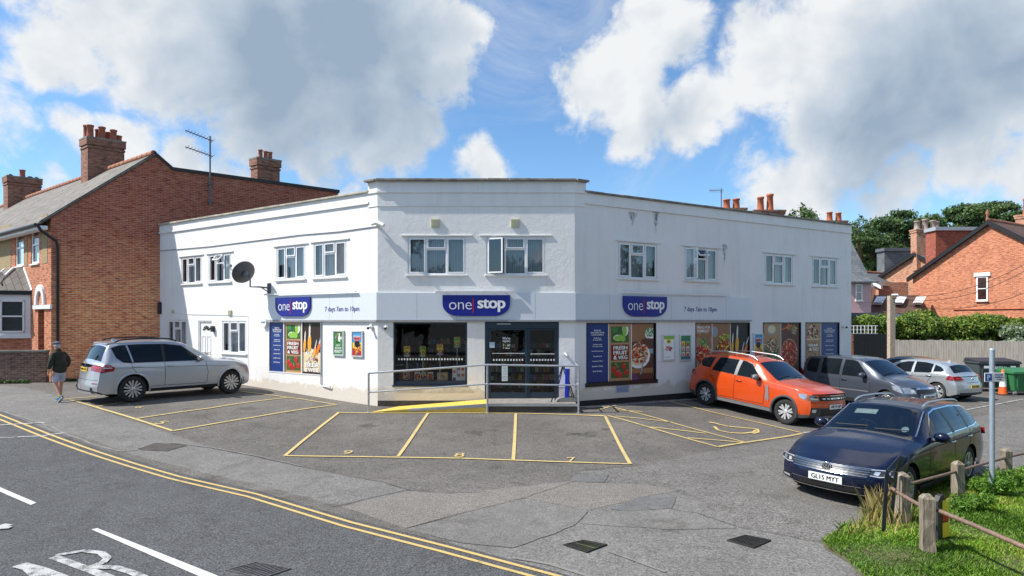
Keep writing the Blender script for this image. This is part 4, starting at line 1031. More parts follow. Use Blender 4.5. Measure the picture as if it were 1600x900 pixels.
def pf_white(p): p.rect(0,1,0,1,'white'); p.rect(0,1,.86,1,'lime'); p.rect(.3,.7,.68,.86,'yellow'); p.noodles(.5,.45,.12,.08,['red','dred','orange','purple'],18,.05); p.rect(.1,.6,.1,.12,'grey'); p.text('1', .5,.76,.12,.1,'green')
def pf_grid(p):
    p.rect(0,1,0,1,'teal'); p.rect(0,1,.85,1,'green')
    for x in (.27,.73):
        for z in (.6,.38,.15): p.rect(x-.17,x+.17,z-.02,z+.17,random.choice(['lime','yellow','cream'])); p.ell(x,z+.04,.05,.06,random.choice(['red','pink','orange']))
wall_poster(LW, 521.5, 538.5, 1.50, 2.32, 'green framed poster on the sunlit left wing', pf_green, ALU)
wall_poster(LW, 550.5, 568, 1.49, 2.32, 'blue, yellow and red framed poster nearest the corner', pf_blue, ALU)
wall_poster(RW, 1034, 1053.5, 1.28, 2.16, 'white framed poster with a yellow price block on the right wing', pf_white, ALU)
wall_poster(RW, 1061, 1079, 1.26, 2.16, 'pale green framed poster with six small panels on the right wing', pf_grid, ALU)
wall_poster(RW, 1176.5, 1191, 1.30, 2.16, 'blue and yellow framed poster between two display windows', pf_blue, ALU)
t = MB(RW); u0 = wu(RW,962); u1 = wu(RW,983); t.box(u0,u1,.003,.008,.32,.62); t.box(u0+.1,u1-.1,.0085,.0095,.56,.6,1); 
for k in range(5): t.box(u0+.04,u1-.04,.0085,.0095,.35+k*.036,.363+k*.036,1)
tag(t.build('wall_notice', [plain('pale_blue_notice', (.38,.46,.60,1), .5), BLUE3]), 'small pale blue notice fixed low on the wall under the pasta poster', 'notice')

# ------------------------------------------------------------------ display inside the shop window
a, b, c, d = shopwin
grp = 'price cards hanging in the shop window'
for px, zt, h_, ca, cb, lab in ((634.5, 1.85, .34, 'yellow', 'teal', 'yellow and teal price card at the far left of the shop window'), (659.5, 1.85, .34, 'lime', 'green', 'green price card second from the left in the shop window'), (686.5, 1.90, .34, 'yellow', 'purple', 'yellow and purple price card third from the left in the shop window'), (713.5, 2.13, .34, 'lime', 'green', 'green price card hung highest at the right of the shop window')):
    u = wu(CW, px); root = empty('price_card', lab, 'price card', Matrix.Translation(CW @ Vector((u, -.15, zt-h_/2))), grp)
    p = Poster(CW, u-.105, u+.105, zt-h_, zt, -.16); p.rect(0,1,0,1,'red'); p.rect(.06,.94,.0,.97,ca); p.rect(.06,.94,0,.45,cb); p.rect(.28,.74,.25,.62,'yellow'); p.text('LOW', .5,.8,.6,.14,'dred' if ca=='yellow' else 'green'); p.text('1', .5,.43,.1,.2,'dgreen'); p.text('PRICE', .5,.12,.7,.12); p.mb.build('card', PMATS, root)
    r_ = MB(CW); r_.box(u-.012, u+.012, -.175, -.165, .9, zt-h_); r_.build('stem', plain('acrylic_rod', (.4,.45,.47,1), .3), root)
for px, w_, z0, z1, cols, lab in ((633, .42, .80, 1.12, ['dred','brown'], 'dark snack bag with a flame print at the left of the window display'), (651, .20, .80, 1.06, ['grey','dred'], 'grey snack box second in the window display'), (660, .20, .80, 1.06, ['teal','dred'], 'teal snack box third in the window display'), (671, .22, .80, 1.06, ['brown','dred'], 'brown snack box fourth in the window display'), (690, .32, .80, 1.02, ['cream','tan'], 'tan tin with rounded corners in the window display'), (716, .40, .76, 1.22, ['white','pink'], 'white and pink patterned box at the right of the window display')):
    u = wu(CW, px); bx = MB(CW); bx.box(u-w_/2, u+w_/2, -.42, -.2, z0-.02, z1, PX[cols[0]])
    p = Poster(CW, u-w_/2+.01, u+w_/2-.01, z0, z1-.01, -.198)
    if cols[0] == 'white': p.rect(0,1,0,1,'white'); [p.rect(x, x+.22, z, z+.2, cc) for x, z, cc in ((.03,.05,'purple'),(.72,.3,'orange'),(.03,.55,'pink'),(.72,.72,'orange'),(.4,.3,'grey'),(.4,.75,'grey'))]
    elif cols[0] == 'cream': p.rect(0,1,0,1,'tan'); p.rect(.1,.9,.2,.85,'cream'); p.noodles(.5,.5,.1,.05,['brown','tan'],14,.04)
    else: p.ell(.5,.42,.10,.13,'cream'); p.ell(.5,.4,.085,.11,'black'); p.noodles(.5,.4,.06,.08,['red','orange','yellow'],14,.04); p.rect(.1,.9,.84,.92,'white'); p.rect(.2,.7,.74,.79,'grey')
    for f, mi in zip(p.mb.f, p.mb.m): b0 = len(bx.v); bx.v += [p.mb.v[i] for i in f]; bx.uv += [(0,0)]*len(f); bx.f.append(tuple(range(b0, b0+len(f)))); bx.m.append(mi); bx.sm.append(False)
    tag(bx.build('display_box', PMATS), lab, 'box', 'goods in the shop window')
sh_ = MB(CW); sh_.box(a, b, -.6, -.1, .70, .78); sh_.build('display_shelf', DARKIN, shop)
# stocked shelving deep in the shop
def shelving(u0, u1, y, z1, n, label):
    root = empty('shelving_unit', label, 'shelving', Matrix.Translation(CW @ Vector(((u0+u1)/2, y, .24))), 'stocked shelves inside the shop')
    s = MB(CW); s.box(u0, u1, y-.03, y, .24, z1)
    for k in range(n): z = .3+k*(z1-.35)/n; s.box(u0, u1, y, y+.35, z, z+.03)
    s.build('shelf', DARKIN, root)
    g = MB(CW)
    for k in range(n):
        z = .335+k*(z1-.35)/n; x = u0+.05
        while x < u1-.1:
            ww = random.uniform(.06,.16); g.box(x, x+ww*.85, y+.1, y+.33, z, z+random.uniform(.12,.22), random.randrange(len(PMATS))); x += ww
    st_ = g.build('stock', PMATS, root); st_['kind'] = 'stuff'
shelving(.3, 3.0, -3.2, 2.1, 6, 'long stocked shelf behind the shop window'); shelving(3.3, 5.8, -2.4, 2.0, 6, 'stocked shelf seen through the shop doors')

# ------------------------------------------------------------------ vents, cameras, alarm box, cables, lamps on the walls
def vent(M, u, z, w, label, rec=CREAMV):
    r_ = empty('wall_vent', label, 'vent', Matrix.Translation(M @ Vector((u, .03, z))), 'vents on the shop walls'); v = MB(M); v.box(u-w/2,u+w/2,.003,.05,z-w/2,z+w/2); v.build('vent_box', rec, r_, bevel=.008)
    v = MB(M)
    for k in range(4): v.box(u-w*.38,u+w*.38,.05,.062,z-w*.34+k*w*.2,z-w*.34+k*w*.2+w*.06)
    v.build('louvre', rec, r_)
vent(CW, wu(CW,680), 5.62, .26, 'square cream vent above the left corner window'); vent(CW, wu(CW,804.5), 5.62, .26, 'square cream vent above the right corner window'); vent(LW, wu(LW,360), 2.92, .2, 'small cream vent above the ground floor flat window'); vent(LW, wu(LW,271), 3.0, .14, 'small vent near the brick house')
def dome_cam(M, u, z, label, y=.0):
    T = Matrix.Translation(M @ Vector((u, y+.05, z))); r_ = empty('security_camera', label, 'camera', T, 'security cameras on the shop')
    b = MB(M); b.tube([(u,y,z),(u,y+.06,z)], .07, 12); b.tube([(u,y+.05,z),(u,y+.17,z-.05)], .035, 10); b.build('housing', WPAINT, r_); b = MB(M); b.ball((u,y+.16,z-.05), .045, 10); b.build('lens', BLKPL, r_)
dome_cam(LW, wu(LW,581), 2.45, 'white security camera under the left fascia by the corner'); dome_cam(CW, wu(CW,603.5), 2.44, 'black-lensed camera left of the shop window'); dome_cam(RW, wu(RW,1317), 2.40, 'small camera at the far end of the right wing')
b = MB(CW); z = 5.52; b.tube([(-.16,.1,z+.05),(.02,.16,z+.09),(.24,.26,z-.02)], [.05,.065,.06], 10); b.box(-.02,.05,.0,.15,z+.0,z+.04); tag(b.build('security_camera', WPAINT), 'white bullet camera high on the corner beside the cable', 'camera', 'security cameras on the shop')
b = MB(CW); u = wu(CW,883); b.tube([(u,0,1.62),(u,.1,1.62),(u+.06,.13,1.55)], .045, 8); tag(b.build('wall_lamp', GALV), 'small round metal fitting right of the shop doors', 'wall fitting')
# cable along the left wing
b = MB(LW); pts = []
for px, py in ((250,392),(330,385),(400,376),(470,367),(530,362),(590,353.5)):
    u = wu(LW, px); Y = LW[1][3]+u*LW[1][0]; pts.append((u, .02, EYE-(py-HOR)/F_PX*Y))
b.tube(pts, .016, 5); tag(b.build('wall_cable', plain('grey_cable', (.3,.3,.32,1))), 'grey cable sagging along the upper left wing', 'cable')
b = MB(LW); b.tube([(wu(LW,262),.02,2.95),(wu(LW,300),.02,2.88),(wu(LW,345),.02,2.86),(wu(LW,388),.02,2.8),(wu(LW,388.5),.02,.5)], .008, 5); tag(b.build('wall_cable', WPAINT), 'thin white cable above the flat door running down to the ground', 'cable')
b = MB(LW); u = wu(LW,502.5); b.tube([(u,.03,2.6),(u,.03,.56),(u+.04,.03,.50),(wu(LW,517),.03,.42),(wu(LW,518),.05,.50)], .018, 6); tag(b.build('conduit_pipe', GALV), 'thin grey pipe running down beside the beer poster and turning right', 'pipe')
b = MB(LW); b.box(.06,.10,.0,.04,.3,3.0); b.box(.0,.14,.0,.1,2.9,3.35,1); b.box(.02,.12,.0,.08,3.35,3.4,1); tag(b.build('cable_trunking', [WPAINT, BLKPL]), 'black junction box and white trunking where the wing meets the brick house', 'trunking')
r_ = MB(LW); u = wu(LW,415); r_.tube([(u,0,2.56),(u,.1,2.56)], .17, 18); 
ab = tag(r_.build('alarm_box', WPAINT), 'round blue and white alarm box left of the blue window poster', 'alarm box'); t = MB(LW); t.text('ALARM', u, 2.57, .102, w=.24, h=.06, bold=.03); t.build('lettering', BLUE3, ab)
b = MB(LW); u = wu(LW,334.5); b.box(u-.05,u+.05,.0,.12,2.2,2.42); b.box(u-.12,u-.03,.02,.13,2.28,2.36); tag(b.build('door_lamp', BLKPL), 'small black lantern right of the white flat door', 'lamp')
# satellite dish
u0 = wu(LW,421); r_ = empty('satellite_dish', 'dark grey satellite dish on a bracket at the left wing', 'satellite dish', Matrix.Translation(LW @ Vector((u0,0,3.75))))
b = MB(LW); b.box(u0-.09,u0+.09,.0,.03,3.55,3.95); b.tube([(u0,.02,3.78),(u0-.05,.34,3.80),(u0-.2,.62,3.8),(u0-.2,.62,4.25)], .028, 8); b.bar((u0,.02,3.62),(u0-.05,.3,3.79),.03,.03); b.build('bracket', LEAD, r_)
DG = plain('dish_grey', (.075,.075,.08,1), .5)
cD = LW @ Vector((u0-.36,.72,4.27)); ax = Vector((-.72,.55,.42)).normalized()     # the dish looks left and up
T = Matrix.Translation(cD) @ ax.to_track_quat('Z','Y').to_matrix().to_4x4()
b = MB(); prof = [(.001,0)]+[(.40*k/8, .09*(k/8)**2) for k in range(1,9)]+[(.41,.095),(.40,.08)]+[(.40*k/8, .09*(k/8)**2-.012) for k in range(7,0,-1)]+[(.001,-.012)]
b.lathe(prof, 28, T=T); b.build('dish', DG, r_)
b = MB(); b.ball(T @ Vector((.0,-.02,-.08)), (.09,.09,.13), 10); b.tube([T @ Vector((.3,0,0)), T @ Vector((.34,0,.35)), T @ Vector((.22,0,.62))], .02, 6); b.ball(T @ Vector((.2,0,.64)), .06, 8); b.tube([T @ Vector((0,0,-.1)), LW @ Vector((u0-.2,.62,4.1))], .03, 6); b.build('receiver_arm', LEAD, r_)

# ------------------------------------------------------------------ ramp, platform, railing
YF = 17.62
def gy(x, y=YF): return gz(x, y)
pr = empty('entrance_ramp', 'concrete entrance platform with a yellow sloping ramp on its left', 'ramp', Matrix.Translation((-1,18.2,0)))
b = MB(); b.hexa([(-.72,YF+.03,-.25),(1.86,YF+.03,-.25),(1.86,18.78,-.25),(-.72,18.78,-.25),(-.72,YF+.03,.235),(1.86,YF+.03,.235),(1.86,18.78,.235),(-.72,18.78,.235)]); b.build('platform', CONC, pr)
b = MB(); b.hexa([(-.715,YF+.012,-.25),(1.86,YF+.012,-.25),(1.86,YF+.028,-.25),(-.715,YF+.028,-.25),(-.715,YF+.012,.17),(1.86,YF+.012,.17),(1.86,YF+.028,.17),(-.715,YF+.028,.17)]); b.build('platform_riser', CONCD, pr)
x0 = -4.05; xs = -3.45
b = MB(); rows_lo = []
b.hexa([(x0,YF+.05,-.2),(-.722,YF+.05,-.2),(-.722,18.72,-.2),(xs,18.72,-.2),(x0,YF+.05,gy(x0)+.012),(-.722,YF+.05,.235),(-.722,18.72,.238),(xs,18.72,.02+.0)])
b.build('ramp_slope', RAMPY, pr)
b = MB(); b.hexa([(-2.95,YF+.02,.03),(-.722,YF+.02,.15),(-.722,YF+.048,.15),(-2.95,YF+.048,.03),(-2.95,YF+.02,.06),(-.722,YF+.02,.243),(-.722,YF+.048,.243),(-2.95,YF+.048,.10)]); b.build('ramp_edge_channel', GALV, pr)
b = MB(); b.hexa([(-.74,YF-.01,.175),(1.92,YF-.01,.175),(1.92,YF+.01,.175),(-.74,YF+.01,.175),(-.74,YF-.01,.243),(1.92,YF-.01,.243),(1.92,YF+.01,.243),(-.74,YF+.01,.243)]); b.build('platform_edge_channel', GALV, pr)
rl = empty('ramp_railing', 'galvanised tubular handrail along the ramp and entrance platform', 'railing', Matrix.Translation((-1,YF-.04,0)))
yr = YF-.05
def sy(py): return EYE-(py-HOR)/F_PX*yr
xa, xb_, xc = [(p-800)/F_PX*yr for p in (576, 761.5, 904)]
for x, tp in ((xa, 583), (xb_, 570), (xc, 572)):
    b = MB(); b.tube([(x, yr, gz(x, yr)-.02), (x, yr, sy(tp))], .03, 10); b.tube([(x,yr,gz(x,yr)),(x,yr,gz(x,yr)+.012)], .07, 10); b.build('post', GALV, rl)
b = MB(); b.tube([(xa,yr,sy(583)),(xb_,yr,sy(570)),(xc,yr,sy(572))], .028, 10); b.build('handrail', GALV, rl)
b = MB(); b.tube([(xa,yr,sy(613)),(xb_,yr,sy(600)),(xc,yr,sy(602))], .024, 10); b.build('mid_rail', GALV, rl)
b = MB(); b.tube([(xc,yr,sy(572)),(xc+.02,18.72,sy(572)+.0)], .026, 10); b.tube([(xc,yr,sy(602)),(xc+.02,18.72,sy(602))], .022, 10); b.build('return_rail', GALV, rl)
for x in (xa, xb_, xc):
    b = MB(); b.ball((x,yr,sy(600 if x > xa else 613)), .038, 8); b.build('joint', GALV, rl)
# pavement sign on a flexible base
r_ = empty('pavement_sign', 'folding pavement sign with black legs and a blue panel seen edge-on', 'pavement sign', Matrix.Translation((1.55,18.25,.235)))
def pp_(px, py, Y): return at(px, py, Y)
b = MB(); b.bar(pp_(861,629,18.05), pp_(879,572,18.2), .03,.02); b.bar(pp_(897,630,18.3), pp_(879,572,18.2), .03,.02); b.bar(pp_(866,629,18.5), pp_(880,572,18.3), .03,.02); b.bar(pp_(900,630,18.6), pp_(881,572,18.3), .03,.02); b.bar(pp_(862,606,18.15),pp_(893,606,18.3),.02,.02); b.build('legs', BLACK, r_)
b = MB(); b.hexa([pp_(882,625,18.1),pp_(888,625,18.1),pp_(890,625,18.7),pp_(884,625,18.7),pp_(883,576,18.1),pp_(889,576,18.1),pp_(891,576,18.7),pp_(885,576,18.7)]); b.build('panel', plain('royal_blue_panel', (.012,.03,.42,1), .4), r_, bevel=.02)
b = MB(); c = pp_(886,629,18.3)
rows = []
for k in range(12):
    t = math.pi*k/11; rows.append([(c.x+.33*math.cos(t), c.y+q*.2, .24+.13*math.sin(t)) for q in (-1,1)])
b.grid(rows); b.face([r0[0] for r0 in rows]); b.face([r0[1] for r0 in rows][::-1]); b.build('weighted_base', plain('grey_rubber', (.2,.2,.2,1), .8), r_)
# ------------------------------------------------------------------ brick house on the left
HO = (-17.54, 23.38, 0)
HS = frame(HO, (.7828, .6222)); HF = frame(HO, (.8045, -.594))       # side wall / front wall (u negative = left)
SD = Vector((.7828,.6222,0)); FD = Vector((-.8045,.594,0)); HV = Vector(HO)
lh = empty('brick_house', 'red brick end of terrace house with a grey slate roof and white bay', 'house', Matrix.Translation(HO))
EA = 6.6; AP = 9.56; ua = 3.42; up_ = 4.12; uE = 11.4; PZ = 8.98
# side wall (gable + raised rear parapet)
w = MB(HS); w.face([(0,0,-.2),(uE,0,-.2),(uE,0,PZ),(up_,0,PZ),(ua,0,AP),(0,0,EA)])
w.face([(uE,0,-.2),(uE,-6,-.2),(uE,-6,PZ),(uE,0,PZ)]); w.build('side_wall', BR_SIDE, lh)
w = MB(HS); 
for (a, b) in (((ua,AP),(up_,PZ)),((up_,PZ),(uE+.05,PZ))):
    w.hexa([(a[0],.06,a[1]-.02),(b[0],.06,b[1]-.02),(b[0],-.3,b[1]-.02),(a[0],-.3,a[1]-.02),(a[0],.06,a[1]+.12),(b[0],.06,b[1]+.12),(b[0],-.3,b[1]+.12),(a[0],-.3,a[1]+.12)])
w.build('parapet_coping', plain('dark_coping', (.045,.04,.042,1), .8, var=.4), lh)
w = MB(HS); w.hexa([(-.35,.05,EA-.36),(ua,.05,AP-.12),(ua,-.1,AP-.12),(-.35,-.1,EA-.36),(-.35,.05,EA-.22),(ua,.05,AP+.02),(ua,-.1,AP+.02),(-.35,-.1,EA-.22)]); w.build('verge', plain('verge_mortar', (.10,.075,.06,1), .9, var=.4), lh)
# roof : two slopes following the front direction
LEN = 26
def rp(u, s, z, dz=0.): p = HV+SD*u+FD*s; return Vector((p.x, p.y, z+dz))
rf = MB()
e0 = -.42; ze = EA-.30
n_ = (rp(ua,0,AP)-rp(e0,0,ze)).normalized()
def quad_uv(mb, a, b, c, d, m=0):
    L1 = (b-a).length; L2 = (d-a).length; mb.face([a,b,c,d], m, uv=[(0,0),(L1,0),(L1,L2),(0,L2)])
quad_uv(rf, rp(e0,LEN,ze), rp(e0,-.06,ze), rp(ua,-.06,AP), rp(ua,LEN,AP))
quad_uv(rf, rp(ua,LEN,AP), rp(ua,.3,AP), rp(ua+4.5,.3,AP-3), rp(ua+4.5,LEN,AP-3))
rf.face([rp(e0,LEN,ze,-.05), rp(e0,-.06,ze,-.05), rp(ua,-.06,AP,-.09), rp(ua,LEN,AP,-.09)]); rf.face([rp(e0,LEN,ze),rp(e0,-.06,ze),rp(e0,-.06,ze,-.05),rp(e0,LEN,ze,-.05)]); rf.face([rp(e0,-.06,ze),rp(ua,-.06,AP),rp(ua,-.06,AP,-.09),rp(e0,-.06,ze,-.05)])
roof = rf.build('roof', SLATE, lh)
rt = MB(); s_ = 0.
while s_ < LEN-.5:
    a = rp(ua,s_,AP+.02); b_ = rp(ua,s_+.44,AP+.02); rt.tube([a,b_], [.125,.115], 8); s_ += .45
rt.build('ridge_tile', RIDGE, roof)
# front wall with openings
fw = MB(HF)
def hu(px): return wu(HF, px)
ZU0, ZU1 = None, None
def hz(px, py): return wu(HF, px, py)[1]
uw = [(hu(24),hu(37)), (hu(48.5),hu(61))]
zs0, zs1 = hz(55,412), hz(55,352)
bayR = hu(47.5)
arch = (hu(59.5), hu(69), -.1, hz(64,483))
wall_holes(fw, 0., -.2, EA-.1, [(uw[0][0],uw[0][1],zs0,zs1),(uw[1][0],uw[1][1],zs0,zs1),(arch[0],arch[1],arch[2],arch[3])], .2, x0=-LEN)
fw.build('front_wall', BR_FRONT, lh)
# flint panels between the brick dressings
pf = MB(HF)
for (p, q) in ((hu(65.5), hu(74.5)), (hu(39.5), hu(43)), (-LEN, hu(17.5))): pf.box(p, q, .002, .012, zs0-.05, zs1+.32)
pf.build('pebble_panel', PEBBLE, lh)
for (a, b) in uw: 
    window(HF, (a,b,zs0,zs1), 'sash', lh, back=(BLIND, [(.55,.98,0,.98)]), lintel=False, fr=.09)
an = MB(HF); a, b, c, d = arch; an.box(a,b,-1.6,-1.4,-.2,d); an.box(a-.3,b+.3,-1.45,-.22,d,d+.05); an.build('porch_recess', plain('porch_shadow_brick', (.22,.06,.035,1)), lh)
ar = MB(HF); cx=(a+b)/2; hw=(b-a)/2+.1
ar.box(a-.4, .12, .0, .07, d, d+.16); ar.build('band_course', WPAINT, lh)
ar = MB(HF); zb = d+.16; N_=12
def pt(k, r1, r2): t = math.pi*k/N_; return (cx+r1*math.cos(t), zb+r2*math.sin(t)**.8)
for k in range(N_): 
    p1, p2, p3, p4 = pt(k,hw+.1,.80), pt(k+1,hw+.1,.80), pt(k+1,hw-.1,.56), pt(k,hw-.1,.56); ar.prism([p1,p2,p3,p4], .0, .08)
ar.build('arch', WPAINT, lh)
# bay window on the ground floor
by = empty('bay', None, None) if False else None
zB0, zB1, zBt = .93, hz(40,447), hz(40,462)
bw = MB(HF); u1 = bayR; dep = .95
zb0 = hz(30,523); zb1 = hz(30,462)
P_ = [(u1,.0),(u1-.75,dep),(u1-2.6,dep),(u1-3.35,.0)]
def bayprism(mb, z0, z1, k=0., m=0):
    Q = [(P_[0][0]+k,0),(P_[1][0]+k*.4,P_[1][1]+k),(P_[2][0]-k*.4,P_[2][1]+k),(P_[3][0]-k,0)]
    for i in range(3): mb.face([(Q[i][0],Q[i][1],z0),(Q[i+1][0],Q[i+1][1],z0),(Q[i+1][0],Q[i+1][1],z1),(Q[i][0],Q[i][1],z1)], m)
    mb.face([(q[0],q[1],z1) for q in Q], m); mb.face([(q[0],q[1],z0) for q in Q][::-1], m)
bayprism(bw, zb0, zb1); bay = bw.build('bay_window', WPAINT, lh)
bw = MB(HF); bayprism(bw, -.2, zb0-.12, -.05); bw.build('bay_plinth', BR_FRONT, bay)
bw = MB(HF); bayprism(bw, zb0-.12, zb0, .06); bw.build('bay_sill', WPAINT, bay)
bw = MB(HF); bayprism(bw, zb1, zb1+.16, .16); bw.build('bay_gutter', BLACK, bay)
for i in range(3):
    a = Vector((P_[i][0],P_[i][1],0)); b = Vector((P_[i+1][0],P_[i+1][1],0)); A = HF @ a; B = HF @ b
    MF = frame((B.x,B.y,0), (A.x-B.x, A.y-B.y)); LL = (A-B).length; n = 1 if i != 1 else 2
    for q in range(n):
        x0 = LL*(.16 if n==1 else .08+.46*q); x1 = LL*(.84 if n==1 else .46+.46*q); z0=zb0+.12; z1=zb1-.22
        f = MB(MF)
        for (p,q2,r,s2) in ((x0,x1,z0,z0+.06),(x0,x1,z1-.06,z1),(x0,x0+.06,z0,z1),(x1-.06,x1,z0,z1),(x0,x1,(z0+z1)/2-.03,(z0+z1)/2+.03)): f.box(p,q2,.004,.05,r,s2)
        fo = f.build('bay_sash', PVC, bay)
        gq = MB(MF); gq.face([(x0+.06,.012,z0+.06),(x1-.06,.012,z0+.06),(x1-.06,.012,z1-.06),(x0+.06,.012,z1-.06)]); gq.build('bay_pane', plain('bay_dark_glass', (.05,.06,.065,1), .06), fo)
bw = MB(HF); zt_ = hz(36,436)
Q = [(P_[0][0]+.2,0),(P_[1][0]+.1,P_[1][1]+.2),(P_[2][0]-.1,P_[2][1]+.2),(P_[3][0]-.2,0)]; T_ = [(P_[0][0]-.75,.0),(P_[1][0]-.35,.25),(P_[2][0]+.35,.25),(P_[3][0]+.75,.0)]
zR0 = zb1+.16; zR1 = zR0+.95
for i in range(3):
    a,b = Q[i],Q[i+1]; c,d_ = T_[i+1],T_[i]; bw.face([(a[0],a[1],zR0),(b[0],b[1],zR0),(c[0],c[1],zR1),(d_[0],d_[1],zR1)])
bw.face([(q[0],q[1],zR1) for q in T_]); bw.build('bay_roof', SLATE, bay)
for i in (0,1,2,3): hp = MB(HF); hp.tube([(Q[i][0],Q[i][1],zR0+.02),(T_[i][0],T_[i][1],zR1+.02)], .05, 6); hp.build('hip_flashing', WPAINT, bay)
# gutter and downpipe
gt = MB(); gt.tube([rp(e0-.06,LEN,ze-.07), rp(e0-.06,-.05,ze-.07)], .065, 8); gt.build('gutter', BLACK, lh)
gt = MB(); gt.hexa([rp(e0+.02,LEN,ze-.22), rp(e0+.02,0,ze-.22), rp(e0+.32,0,ze-.22), rp(e0+.32,LEN,ze-.22), rp(e0+.02,LEN,ze-.08), rp(e0+.02,0,ze-.08), rp(e0+.32,0,ze-.08), rp(e0+.32,LEN,ze-.08)]); gt.build('soffit', WPAINT, lh)
gt = MB(HS); gt.tube([(-.4,.05,ze-.1),(-.3,.1,ze-.3),(.16,.12,ze-.65),(.2,.1,ze-.9),(.2,.1,.1)], .055, 8); gt.build('downpipe', BLACK, lh)
# chimneys
def chimney(s, wl, ws, z0, z1, pots, lab, u=ua, pr_=.16, ph=.62, pm=TERRAD, name='chimney'):
    b = MB(); 
    def cb(k, za, zb): 
        a = [rp(u-wl/2-k, s-ws/2-k, za), rp(u+wl/2+k, s-ws/2-k, za), rp(u+wl/2+k, s+ws/2+k, za), rp(u-wl/2-k, s+ws/2+k, za)]
        c = [Vector((p.x,p.y,zb)) for p in a]; L1 = wl+2*k
        for i in range(4):
            j=(i+1)%4; L1=(a[j]-a[i]).length; b.face([a[i],a[j],c[j],c[i]], uv=[(0,za),(L1,za),(L1,zb),(0,zb)])
        b.face(c)
    cb(0, z0, z1-.45); cb(.03, z1-.45, z1-.36); cb(0, z1-.36, z1-.3); cb(.05, z1-.3, z1-.02)
    o_ = b.build(name, BR_CHIM, roof if name == 'chimney' else lh); 
    if lab: o_['label'] = lab
    b = MB(); a = [rp(u-wl/2-.06, s-ws/2-.06, z1-.02), rp(u+wl/2+.06, s-ws/2-.06, z1-.02), rp(u+wl/2+.06, s+ws/2+.06, z1-.02), rp(u-wl/2-.06, s+ws/2+.06, z1-.02)]
    b.hexa(a+[Vector((p.x,p.y,z1+.06)) for p in a]); 
    if name != 'chimney': b.build('chimney_cap', STONED, o_)
    else: b.build('chimney_cap', STONED, lh)
    k = MB()
    for (du, ds, hh) in pots:
        p = rp(u+du, s+ds, z1+.02); r0 = pr_
        k.lathe([(r0*.95,0),(r0,hh*.08),(r0*.86,hh*.2),(r0*.8,hh*.85),(r0*.98,hh*.9),(r0*.98,hh),(r0*.7,hh),(r0*.65,hh*.5)], 12, T=Matrix.Translation(p))
    k.build('chimney_pot', pm, o_ if name != 'chimney' else lh)
chimney(5.2, 1.42, .8, 8.6, 10.95, [(-.55,-.2,.60),(-.55,.2,.66),(-.1,-.2,.6),(-.1,.2,.55),(.35,-.2,.55),(.3,.2,.5),(.62,0,.36)], None)
chimney(16.5, 1.5, .8, 8.6, 10.75, [(-.0,.0,.5)], None)
b = MB()
for dq in (-.55,.35,.62): b.ball(rp(ua+dq,16.5,10.85), (.16,.16,.12), 8)
b.build('chimney_cowl', BLKPL, lh)
# rear chimney rising from the parapet
chimney(.28, 1.0, .55, 8.6, 10.05, [(-.22,0,.45),(.02,0,.42),(.22,0,.42)], None, u=8.05, pr_=.11, name='rear_chimney')
# satellite dish at the left edge, small cowl
r_ = empty('satellite_dish', 'brown grey satellite dish high on the brick house at the left edge', 'satellite dish', Matrix.Translation(at(2,436,21.5)))
b = MB(); T = Matrix.Translation(at(-2,438,21.4)) @ Vector((-.3,-.8,.4)).to_track_quat('Z','Y').to_matrix().to_4x4(); b.lathe([(.001,0)]+[(.33*k/6,.07*(k/6)**2) for k in range(1,7)]+[(.335,.06),(.2,.01),(.001,-.01)], 22, T=T); b.build('dish', plain('brown_dish', (.10,.075,.07,1)), r_)
b = MB(); b.tube([at(2,440,21.4), at(4,446,22.3)], .03, 6); b.build('bracket', BLKPL, r_)
# aerial on the parapet
p0 = HS @ Vector((wu(HS,327),.12,6.9)); r_ = empty('tv_aerial', 'tall grey aerial mast clamped to the brick gable wall', 'aerial', Matrix.Translation(p0))
um = wu(HS,327); Ym = HS[1][3]+um*HS[1][0]; mz = lambda py: EYE-(py-HOR)/F_PX*Ym
b = MB(HS); b.tube([(um,.15,mz(322)),(um,.15,mz(214))], .035, 8); b.box(um-.08,um+.08,0,.15,mz(318),mz(314)); b.box(um-.08,um+.08,0,.15,mz(290),mz(286)); b.build('mast', LEAD, r_)
b = MB(HS); 
def arm(py1, py2, x2): 
    u2 = wu(HS, x2); b.bar((um+.1,.16,mz(py1)),(u2,.3,mz(py2)),.035,.035)
    for k in range(9): t=k/8; q=Vector((um+.1+(u2-um)*t,.16+.12*t,mz(py1)+(mz(py2)-mz(py1))*t)); b.bar(q-Vector((0,.35,0)),q+Vector((0,.35,0)),.012,.012)
arm(221,213,287); arm(245,238,287); b.build('antenna_arm', LEAD, r_)
# garden wall and verge
gw = MB(HF); x1_ = hu(80)+.1
A = at(-60, 600, 21.6); gwL = Vector(( -23.8, 22.3, 0)); gwR = HV + Vector((.05,-.35,0))
GW = frame((gwR.x, gwR.y, 0), (gwR.x-gwL.x, gwR.y-gwL.y)); L_ = (gwR-gwL).length
gw = MB(GW); gw.box(-L_, 0, -.22, 0, -.1, 1.45); gw.build('x', BR_OLD) if False else None
root = empty('garden_wall', 'old low brick garden wall in front of the left house', 'wall', Matrix.Translation(gwR))
gw.build('wall', BR_OLD, root); gw = MB(GW); gw.box(-L_, .02, -.25, .03, 1.453, 1.52); gw.build('coping', STONED, root)

